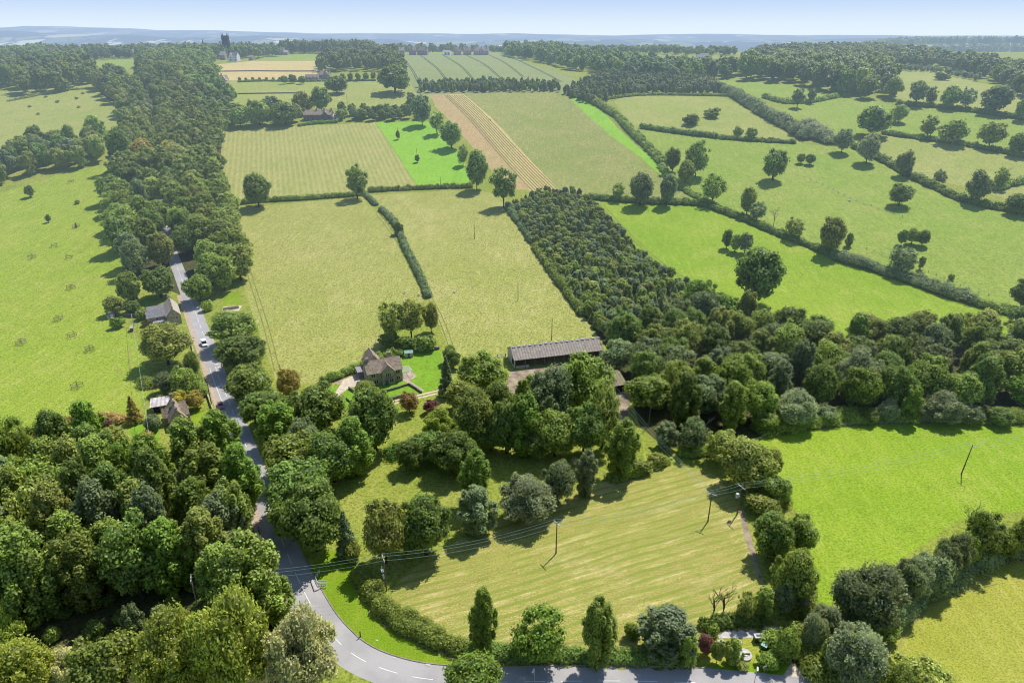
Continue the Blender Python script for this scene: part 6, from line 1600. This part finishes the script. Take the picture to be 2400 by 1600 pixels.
# ------------------------------------------------------------------ walls and fences
def wall(px, h, t, label, mat='stone_d', name='stone_wall', cat='wall'):
    path = densify([at(c, r)[:2] for c, r in px], 2.0); A, B = offset_path(path, -t / 2), offset_path(path, t / 2); b = MB(); n = len(path)
    v = []
    for q in (A, B): v += [(x, y, ground(x, y) - .3) for x, y in q] + [(x, y, ground(x, y) + h) for x, y in q]
    f = []
    for i in range(n - 1): f += [(i, i + 1, n + i + 1, n + i), (2 * n + i, 3 * n + i, 3 * n + i + 1, 2 * n + i + 1), (n + i, n + i + 1, 3 * n + i + 1, 3 * n + i)]
    f += [(0, n, 3 * n, 2 * n), (n - 1, 3 * n - 1, 4 * n - 1, 2 * n - 1)]
    b.add(v, f); return tag(b.build(name, M[mat]), label, cat)
wall([(818, 911), (832, 920), (847, 932)], .9, .45, 'low stone wall left of the tree under the farmhouse')
wall([(905, 918), (930, 911), (958, 902)], .8, .45, 'low stone wall across the farmhouse front garden')
wall([(959, 902), (974, 911), (988, 921)], .8, .45, 'low stone wall running down beside the garden path')
wall([(917, 938), (932, 933), (946, 929)], 1.0, .5, 'stone wall above the twin-rut track')
wall([(937, 829), (975, 825), (1030, 818)], 1.1, .5, 'dark stone wall along the back of the lawn')
wall([(812, 935), (822, 943), (830, 950)], .7, .4, 'short wall at the drive entrance')
wall([(250, 741), (285, 742), (328, 745)], 1.6, .12, 'dark close-boarded fence across the cottage garden', 'timber', 'board_fence', 'fence')
wall([(475, 890), (484, 918), (494, 948), (503, 972)], 1.1, .4, 'stone wall along the roadside above the dormer cottage', 'stone')
wall([(447, 795), (454, 830)], 1.0, .4, 'stone wall along the pavement below the row cottages', 'stone')
wall([(512, 168.5), (600, 167.5), (735, 168)], 1.1, .5, 'thin dark wall across the straw field')
wall([(510, 222), (620, 220), (700, 219)], 1.0, .4, 'thin wall across the far pale pasture')
wall([(606, 1240), (616, 1275), (628, 1300)], .9, .3, 'low dark parapet beside the pavement', 'stone_d')
wall([(523, 727), (535, 725), (560, 722)], 1.1, .4, 'stone wall behind the gravel entrance', 'stone')
def post_fence(px, step, label, h=1.15, mat='timber', rails=0, pr=0.07, group=None):
    path = resample([tuple(p_) for p_ in world_path(px, 3)], step); e = empty('post_fence', (path[0][0], path[0][1], ground(*path[0]))); tag(e, label, 'fence', group)
    o0 = e.location
    b = MB(); b.box(-pr, pr, -pr, pr, -.2, h); me = b.mesh('fence_post', M[mat])
    for x, y in path[:98]:
        p_ = bpy.data.objects.new('post', me); link(p_, e); p_.location = (x - o0.x, y - o0.y, ground(x, y) - o0.z)
    rb = MB()
    for z in ((.45, .8, 1.05) if not rails else [h * (k + .7) / (rails + .3) for k in range(rails)]):
        rb.tube([(x - o0.x, y - o0.y, ground(x, y) - o0.z + z) for x, y in path], .02 if not rails else .05, 4)
    rb.build('wire' if not rails else 'rail', M['metal'] if not rails else M[mat], e)
post_fence([(1764, 1040), (1800, 1022), (1860, 1006), (1950, 1000), (2100, 994), (2250, 992), (2390, 997)], 3.2, 'post and wire fence along the top of the lush lower field')
post_fence([(1870, 412), (1930, 435), (1990, 465), (2060, 490), (2120, 510)], 5, 'post and wire fence crossing the hillside pasture')
post_fence([(2030, 585), (2100, 608), (2180, 640), (2260, 675), (2340, 700)], 4, 'post and wire fence behind the diagonal hedge')
post_fence([(1789, 1468), (1794, 1485), (1802, 1502)], 1.6, 'pale timber fence at the end of the concrete pad', 1.3, 'pale_timber', 3)
post_fence([(1655, 1470), (1720, 1462), (1788, 1461)], 2.5, 'dark post fence behind the concrete pad', 1.4)
post_fence([(1090, 219), (1180, 217.5), (1300, 217)], 4, 'fence along the bottom of the strip plantation')
post_fence([(160, 985), (230, 975), (300, 968)], 3.5, 'fence at the foot of the left pasture')
# field gate near the barn and white railings at the bend
def gate(a, b, label, mat='metal', h=1.2):
    e, L = frame(a, b, 'field_gate', label, 'gate'); g = MB()
    for k in range(5): g.box(0, L, -.03, .03, .2 + k * .24, .27 + k * .24)
    for x in (0, L / 2, L): g.box(x - .04, x + .04, -.035, .035, .1, h + .05)
    g.build('gate_frame', M[mat], e)
    for x in (-.12, L + .12):
        q = MB(); q.box(x - .1, x + .1, -.1, .1, -.3, h + .2); q.build('post', M['timber'], e)
gate((1166, 838), (1184, 836), 'metal field gate left of the barn')
gate((1788, 1504), (1798, 1515), 'pale field gate beside the green lidded cabinet', 'pale_timber')
def railing(a, b, label):
    e, L = frame(a, b, 'railing', label, 'railing', 'white rail pieces round the culvert')
    r_ = MB(); r_.box(0, L, -.05, .05, .95, 1.1); r_.box(0, L, -.04, .04, .45, .55); r_.build('rail', M['metal'], e)
    for x in (0, L / 2, L):
        q = MB(); q.box(x - .05, x + .05, -.05, .05, -.2, 1.1); q.build('post', M['white'], e)
railing((740, 1358), (749, 1343), 'upper slanting rail at the culvert beside the bend'); railing((741, 1362), (747, 1374), 'roadside rail at the culvert beside the bend')
railing((747, 1369), (765, 1369), 'upper level rail at the culvert beside the bend'); railing((747, 1376), (765, 1376), 'lower level rail at the culvert beside the bend')
A = at(738, 1372); e = empty('culvert_slab', A, R(-62)); tag(e, 'pale concrete culvert slab on the kerb of the bend', 'slab'); b = MB(); b.box(-1.7, 1.7, -.5, .5, -.2, .35); b.box(-1.5, 1.5, -.35, .35, .35, .42); b.build('slab', M['concrete'], e)

# ------------------------------------------------------------------ tree guards and saplings of the left pasture
M['guard'] = plain_mat('grey_guard_timber', (0.24, 0.20, 0.15), 0.9, 0.1, 0.3, 4)
def guard(c, r, rz, label, sap=None):
    p = at(c, r); e = empty('tree_guard', p, rz); tag(e, label, 'tree guard', 'timber tree guards in the left pasture'); s = 1.25
    for sx in (-1, 1):
        for sy in (-1, 1):
            q = MB(); q.box(sx * s - .05, sx * s + .05, sy * s - .05, sy * s + .05, -.2, 1.8); q.build('post', M['guard'], e)
    q = MB()
    for z in (.7, 1.5):
        for a_ in (-s, s): q.box(-s - .15, s + .15, a_ - .04, a_ + .04, z, z + .12); q.box(a_ - .04, a_ + .04, -s - .15, s + .15, z + .01, z + .11)
    q.build('rail', M['guard'], e)
    if sap: place_tree(p.x, p.y, .9, 1.5, 'sparse' if sap == 1 else 'conifer', 'olive' if sap == 1 else 'dark', 'thin sapling inside ' + label.replace('timber ', 'the ', 1), group=None, name='sapling')
GD = [(167, 428, 0, 'square tree guard nearest the avenue at the top of the left pasture', 0), (241, 435, 0, 'square tree guard almost touching the avenue', 0), (179, 533, 0, 'tree guard with a dark conifer sapling in the left pasture', 2),
 (128, 578, 0, 'tree guard just below the conifer sapling', 0), (76, 605, 0, 'left tree guard of the pair in the middle of the pasture', 1), (163, 605, 0, 'right tree guard of the pair in the middle of the pasture', 0),
 (167, 677, 0, 'tree guard with a leaning sapling', 1), (138, 750, 0, 'tree guard left of the upper pair opposite the cottages', 1), (170, 790, 0, 'tree guard right of the lower pair opposite the cottages', 0), (50, 806, 0, 'tree guard on the left opposite the white van', 1),
 (211, 822, 0, 'tree guard with a tall thin sapling nearest the wire', 1), (182, 908, 0, 'tree guard above the bluish conifer', 1), (14, 993, 0, 'collapsed tree guard at the left edge', 0)]
for i, g_ in enumerate(GD): guard(g_[0], g_[1], i * .7, g_[3], g_[4])
for i, (c, r) in enumerate(((135, 240), (185, 252), (195, 220), (240, 228), (180, 232), (90, 268), (108, 228), (70, 251))):
    box_tree(c, r - 4, r, 10, 'shrub', 'olive', 'low dark thorn bush scattered over the upper left pasture', group='scattered thorn bushes', parts=False, cat='bush')

# ------------------------------------------------------------------ sheep, walkers, trough
def skin_body(name, joints, edges, mat, parent):
    me = bpy.data.meshes.new(name); me.from_pydata([j[:3] for j in joints], edges, []); o = bpy.data.objects.new(name, me); link(o, parent)
    md = o.modifiers.new('skin', 'SKIN'); sv = me.skin_vertices[0].data if me.skin_vertices else None
    if sv is None:
        bpy.context.view_layer.objects.active = o; o.select_set(True)
    for v_, j in zip(o.data.skin_vertices[0].data, joints): v_.radius = (j[3], j[3])
    o.data.skin_vertices[0].data[0].use_root = True
    sb = o.modifiers.new('sub', 'SUBSURF'); sb.levels = 1; sb.render_levels = 1
    dg = bpy.context.evaluated_depsgraph_get(); m2 = bpy.data.meshes.new_from_object(o.evaluated_get(dg)); o.modifiers.clear(); o.data = m2; m2.materials.clear(); m2.materials.append(mat)
    return o
def sheep(c, r, rz, label):
    e = empty('sheep', at(c, r), rz); tag(e, label, 'sheep')
    J = [(0, 0, .72, .30), (.38, 0, .74, .27), (-.38, 0, .72, .28), (.62, 0, .92, .14), (.82, 0, .90, .10), (.98, 0, .80, .06), (.36, .16, .35, .06), (.36, .16, 0, .045), (.36, -.16, .35, .06), (.36, -.16, 0, .045),
         (-.42, .16, .38, .08), (-.36, .16, 0, .045), (-.42, -.16, .38, .08), (-.36, -.16, 0, .045), (-.62, 0, .6, .05)]
    skin_body('body', J, [(0, 1), (0, 2), (1, 3), (3, 4), (4, 5), (1, 6), (6, 7), (1, 8), (8, 9), (2, 10), (10, 11), (2, 12), (12, 13), (2, 14)], M['wool'], e)
def person(c, r, rz, label, top, leg):
    e = empty('person', at(c, r), rz); tag(e, label, 'person')
    J = [(0, 0, .98, .15), (0, 0, 1.25, .16), (0, 0, 1.45, .15), (0, 0, 1.55, .06), (0, 0.02, 1.68, .105), (.10, 0, .9, .095), (.11, .06, .5, .065), (.11, 0, .06, .05), (-.10, 0, .9, .095), (-.11, -.04, .5, .065), (-.11, -.12, .06, .05),
         (.22, 0, 1.42, .06), (.27, .02, 1.15, .045), (.25, .1, .92, .035), (-.22, 0, 1.42, .06), (-.27, -.02, 1.15, .045), (-.25, .05, .92, .035), (.11, .14, .03, .04), (-.11, .02, .03, .04)]
    skin_body('body', J, [(0, 1), (1, 2), (2, 3), (3, 4), (0, 5), (5, 6), (6, 7), (0, 8), (8, 9), (9, 10), (2, 11), (11, 12), (12, 13), (2, 14), (14, 15), (15, 16), (7, 17), (10, 18)], M['skin'], e)
    for nm, z0, z1, w_, m_ in (('coat', .88, 1.5, .24, top), ('trousers', .1, .9, .2, leg)):
        b = MB()
        if nm == 'coat': b.tube([(0, 0, z0), (0, 0, 1.2), (0, 0, z1)], [.2, .21, .17], 10)
        else:
            for s, f in ((.11, 0), (-.11, -.1)): b.tube([(s * .9, 0, .92), (s, f * .3, .5), (s, f, .1)], [.125, .09, .075], 8)
        b.build(nm, m_, e)
    b = MB(); b.tube([(0, -.01, 1.68), (0, -.01, 1.80)], [.115, .06], 8); b.build('hair', M['black'], e)
M['skin'] = plain_mat('skin', (0.55, 0.36, 0.27), 0.6, 0.2, 0.05, bump=0); M['coat'] = plain_mat('dark_coat', (0.04, 0.05, 0.09), 0.9, 0.1, bump=0); M['jeans'] = plain_mat('grey_trousers', (0.15, 0.16, 0.2), 0.9, 0.1, bump=0)
try:
    sheep(1065, 686, .8, 'white sheep alone in the right-hand meadow'); sheep(982, 692, 2.2, 'sheep beside the clump left of the hedge end'); sheep(949, 687, 4.0, 'sheep behind the tops of the clump above the farmhouse')
    person(1146, 283, 2.6, 'walker in a dark coat beside the crop rows', M['coat'], M['jeans']); person(1149.5, 284, 2.9, 'walker in a grey coat just right of the dark-coated one', M['jeans'], M['coat'])
except Exception as ex: print('FIGURES', ex)
e, L = frame((1986, 472), (1994, 473), 'water_trough', 'white water trough on the hillside pasture fence', 'trough'); b = MB()
b.box(0, L, 0, .1, 0, .7); b.box(0, L, 1.0, 1.1, 0, .7); b.box(0, .1, .1, 1.0, 0, .7); b.box(L - .1, L, .1, 1.0, 0, .7); b.build('tank', M['white'], e); b = MB(); b.box(.1, L - .1, .1, 1.0, 0, .55); b.build('water', M['water'], e)
A = at(878, 834); e = empty('feed_tank', A); tag(e, 'white tank lying beside the farmhouse pole', 'tank'); b = MB(); b.tube([(-.9, 0, .55), (.9, 0, .55)], .55, 12); b.build('tank', M['white'], e); b = MB(); b.box(-.7, -.5, -.5, .5, 0, .2); b.box(.5, .7, -.5, .5, 0, .2); b.build('stand', M['timber'], e)

# ------------------------------------------------------------------ vehicles
def vehicle(c, r, rz, label, col, van=False):
    p = at(c, r); e = empty('parked_car' if not van else 'van', (p.x, p.y, p.z + .02), rz); tag(e, label, 'car' if not van else 'van')
    mp = plain_mat('car_paint', col, 0.3, 0.5, 0.03, bump=0); L, W, H = (4.6, 1.9, 1.95) if van else (4.2, 1.75, 1.45)
    # lofted body, y forward
    def loft(sec, name, mat):
        b = MB(); n = len(sec[0])
        for s in sec: b.v += s
        for i in range(len(sec) - 1):
            for k in range(n): b.f.append((i * n + k, i * n + (k + 1) % n, (i + 1) * n + (k + 1) % n, (i + 1) * n + k)); b.mi.append(0)
        b.f.append(tuple(range(n))[::-1]); b.mi.append(0); b.f.append(tuple((len(sec) - 1) * n + k for k in range(n))); b.mi.append(0)
        return b.build(name, mat, e, smooth=False)
    def sec(y, w, z0, z1): h = w / 2; return [(-h, y, z0), (h, y, z0), (h * 1.0, y, z0 + (z1 - z0) * .6), (h * .9, y, z1), (-h * .9, y, z1), (-h, y, z0 + (z1 - z0) * .6)]
    zb = .95 if van else .82
    loft([sec(-L / 2, W * .9, .35, zb * .9), sec(-L / 2 + .25, W, .25, zb), sec(0, W, .22, zb + .04), sec(L / 2 - .9, W, .22, zb), sec(L / 2 - .15, W * .95, .25, zb * .78), sec(L / 2, W * .85, .35, zb * .66)], 'body', mp)
    y0, y1 = (-L / 2 + .1, L / 2 - 1.0) if van else (-L / 2 + .35, L / 2 - 1.25)
    def cab(y, w, z): return [(-w / 2, y, zb), (w / 2, y, zb), (w / 2 * .85, y, z), (-w / 2 * .85, y, z)]
    b = MB(); t0, t1 = y0 + (.15 if van else .55), y1 - .7
    b.add([(-W * .46, y0, zb), (W * .46, y0, zb), (W * .46, y1, zb), (-W * .46, y1, zb), (-W * .38, t0, H - .06), (W * .38, t0, H - .06), (W * .38, t1, H - .06), (-W * .38, t1, H - .06)],
          [(0, 1, 5, 4), (1, 2, 6, 5), (2, 3, 7, 6), (3, 0, 4, 7), (4, 5, 6, 7)]); b.build('windows', M['glass'], e)
    b = MB(); b.add([(-W * .40, t0 - .05, H - .07), (W * .40, t0 - .05, H - .07), (W * .40, t1 + .05, H - .07), (-W * .40, t1 + .05, H - .07), (-W * .34, t0 + .1, H), (W * .34, t0 + .1, H), (W * .34, t1 - .1, H), (-W * .34, t1 - .1, H)],
                    [(0, 1, 5, 4), (1, 2, 6, 5), (2, 3, 7, 6), (3, 0, 4, 7), (4, 5, 6, 7)])
    if van:
        for s in (-1, 1): b.box(min(s * W * .47, s * W * .40), max(s * W * .47, s * W * .40), y0 + .05, y0 + 1.7, zb, H - .1)
    b.build('roof', mp, e)
    for sx in (-1, 1):
        for y in (-L * .3, L * .31):
            w_ = MB(); w_.tube([(sx * (W / 2 - .22), y, .32), (sx * (W / 2 + .01), y, .32)], .32, 12); wo = w_.build('wheel', M['black'], e)
            w_ = MB(); w_.tube([(sx * (W / 2 + .01), y, .32), (sx * (W / 2 + .025), y, .32)], .19, 10); w_.build('rim', M['metal'], wo)
        q = MB(); q.box(sx * W * .34 - .14, sx * W * .34 + .14, L / 2 - .06, L / 2 + .0, .5, .64); q.build('headlight', M['white'], e)
        q = MB(); q.box(sx * W * .42 - .07, sx * W * .42 + .07, -L / 2 - .02, -L / 2 + .05, .6, .85); q.build('tail_light', M['redp'], e)
M['redp'] = plain_mat('red_lens', (0.4, 0.02, 0.02), 0.4, 0.4, 0.05, bump=0)
def rdir(c, r):
    A = at(c, r); j = min(range(len(ROAD)), key=lambda i: math.hypot(ROAD[i][0] - A.x, ROAD[i][1] - A.y)); return math.atan2(ROAD[j + 2][1] - ROAD[j - 2][1], ROAD[j + 2][0] - ROAD[j - 2][0]) - math.pi / 2
vehicle(479, 808, rdir(479, 808), 'white and pale blue van driving down the road past the cottages', (0.78, 0.82, 0.86), True)
vehicle(517.5, 953, rdir(517, 953), 'dusty red car parked on the pavement side under the poplars', (0.38, 0.16, 0.15))

# ------------------------------------------------------------------ pumping compound
def disc(c, r, rad, label, h=.35):
    e = empty('inspection_cover', at(c, r)); tag(e, label, 'concrete cover'); b = MB(); b.tube([(0, 0, -.2), (0, 0, h)], rad, 32); b.build('ring', M['pad'], e)
    b = MB(); b.box(-rad * .55, rad * .35, -rad * .4, rad * .45, h + .003, h + .1); b.build('hatch', M['metal'], e); b = MB(); b.box(-rad * .1, rad * .75, -rad * .1, rad * .02, h + .1, h + .28); b.build('handle', M['timber'], e)
M['pad'] = plain_mat('white_concrete', (0.48, 0.46, 0.43), 0.9, 0.1, 0.12, 2)
disc(1691, 1508, .85, 'round grey concrete cover, leftmost of the three'); disc(1727, 1506, .9, 'round white concrete cover nearest the concrete pad'); disc(1744, 1535, 1.45, 'largest round concrete cover nearest the road')
e, L = frame((1769, 1506), (1793, 1505), 'green_kiosk', 'dark green cabinet with pale open lid beside the concrete pad', 'cabinet'); b = MB(); b.box(0, L, 0, 1.0, -.1, 1.3); b.build('body', M['greenbox'], e)
b = MB(); b.box(-.08, L + .08, -.08, .22, 1.3, 1.42); b.box(-.08, L + .08, .8, 1.08, 1.3, 1.42); b.box(-.08, .3, .22, .8, 1.3, 1.42); b.box(L - .3, L + .08, .22, .8, 1.3, 1.42); b.build('rim', M['concrete'], e)
A, B_ = at(1788, 1524), at(1802, 1500); d = B_ - A; e = empty('green_cabinet', A, math.atan2(d.y, d.x)); tag(e, 'long narrow cabinet with pale green lid beside the fence', 'cabinet'); L = d.length
b = MB(); b.box(0, L, -.5, .5, -.1, 1.1); b.build('body', M['greenbox'], e); b = MB(); b.box(-.05, L + .05, -.6, .6, 1.1, 1.2); b.build('lid', M['greenroof'], e)
def lamp(c, r, top, label, head=.5):
    p = at(c, r); H = 3
    for _ in range(60):
        if project((p.x, p.y, p.z + H))[1] > top: H += .15
        else: break
    e = empty('lamp_post', p, R(-20)); tag(e, label, 'lamp post'); b = MB(); b.tube([(0, 0, -.2), (0, 0, H)], [.07, .05], 8); b.build('post', M['metal'], e)
    b = MB(); b.tube([(0, 0, H), (0, -.3, H + .25), (0, -head - .3, H + .25)], [.05, .05, .05], 6); b.box(-.14, .14, -head - .7, -.3, H + .18, H + .32); b.build('lamp_head', M['white'], e)
lamp(1829, 1545, 1513, 'lamp post among the trees beside the gravel lane'); lamp(1768, 1598, 1562, 'lamp post on the verge beside the road junction'); lamp(1252, 1598, 1566, 'lamp post on the bottom verge under the trees')
pole(845, 1492, 1.6, 'short marker post on the bright verge', '')
A = at(1790, 1575); e = empty('road_sign', A, R(10)); tag(e, 'small white sign on a post beside the compound bushes', 'sign'); b = MB(); b.tube([(0, 0, -.2), (0, 0, 1.9)], .04, 6); b.build('post', M['metal'], e); b = MB(); b.box(-.35, .35, -.06, -.041, 1.2, 1.9); b.build('panel', M['white'], e)
A = at(1257, 1584); 
for i, (c, r, w_) in enumerate(((1003, 1556, 8), (843, 1495, 5), (884, 1500, 4), (925, 1541, 5))):
    A = at(c, r); e = empty('drain_cover', (A.x, A.y, A.z), R(-25)); tag(e, ['square drain cover on the verge near the bottom tree', 'drain cover at the kerb in the middle of the bend', 'small pale cover on the verge below the curving hedge', 'drain cover at the kerb in the lower half of the bend'][i], 'drain cover'); s = w_ * .055
    b = MB(); b.box(-s, s, -s * .7, s * .7, -.05, .06); b.build('slab', M['pad'], e); b = MB(); b.box(-s * .7, s * .7, -s * .45, s * .45, .06, .075); b.build('lid', M['metal'], e)
# ------------------------------------------------------------------ camera, light, sky
cam = bpy.data.cameras.new('camera'); co = link(bpy.data.objects.new('camera', cam))
cam.sensor_width = 36; cam.lens = 24; cam.clip_end = 40000; cam.clip_start = 1
co.location = (0, 0, CAM_H); co.rotation_euler = (math.pi / 2 - PITCH, 0, 0)
sc.camera = co
SUN_AZ, SUN_EL = R(36), R(58)
sun = bpy.data.lights.new('sun', 'SUN'); sun.energy = 5.0; sun.angle = R(0.53); sun.color = (1, 0.955, 0.87)
so = link(bpy.data.objects.new('sun', sun))
dirv = Vector((math.sin(SUN_AZ) * math.cos(SUN_EL), math.cos(SUN_AZ) * math.cos(SUN_EL), math.sin(SUN_EL)))
so.rotation_euler = dirv.to_track_quat('Z', 'Y').to_euler(); so.location = (0, 0, 300)
w = bpy.data.worlds.new('World'); sc.world = w; w.use_nodes = True
nt = w.node_tree; nt.nodes.clear(); t = NT(nt)
sky = t.n('TexSky'); sky.sky_type = 'NISHITA'; sky.sun_disc = False; sky.sun_elevation = SUN_EL; sky.sun_rotation = SUN_AZ
sky.altitude = 200; sky.air_density = 1.0; sky.dust_density = 0.6; sky.ozone_density = 2.0
tc = t.n('TexCoord'); sp = t.n('SeparateXYZ'); t.l(tc.outputs['Generated'], sp.inputs[0])
low = t.ramp(sp.outputs['Z'], 0.002, 0.05)
band = t.mix(low, (5.2, 6.0, 6.65), (3.6, 4.65, 6.4))
colr = t.mix(t.ramp(sp.outputs['Z'], 0.03, 0.25), band, sky.outputs[0])
bg = t.n('Background'); bg.inputs[1].default_value = 0.15; t.l(colr, bg.inputs[0])
o = t.n('OutputWorld'); t.l(bg.outputs[0], o.inputs[0])
sc.view_settings.view_transform = 'Standard'; sc.view_settings.look = 'None'; sc.view_settings.exposure = 0; sc.view_settings.gamma = 1
sc.render.engine = 'CYCLES'
cy = sc.cycles
cy.max_bounces = 4; cy.diffuse_bounces = 2; cy.glossy_bounces = 2; cy.transmission_bounces = 3; cy.transparent_max_bounces = 6
cy.use_denoising = True; cy.caustics_reflective = False; cy.caustics_refractive = False
cy.pixel_filter_type = 'BLACKMAN_HARRIS'; cy.filter_width = 1.05
cy.use_adaptive_sampling = True; cy.adaptive_threshold = 0.02
bpy.context.view_layer.update()
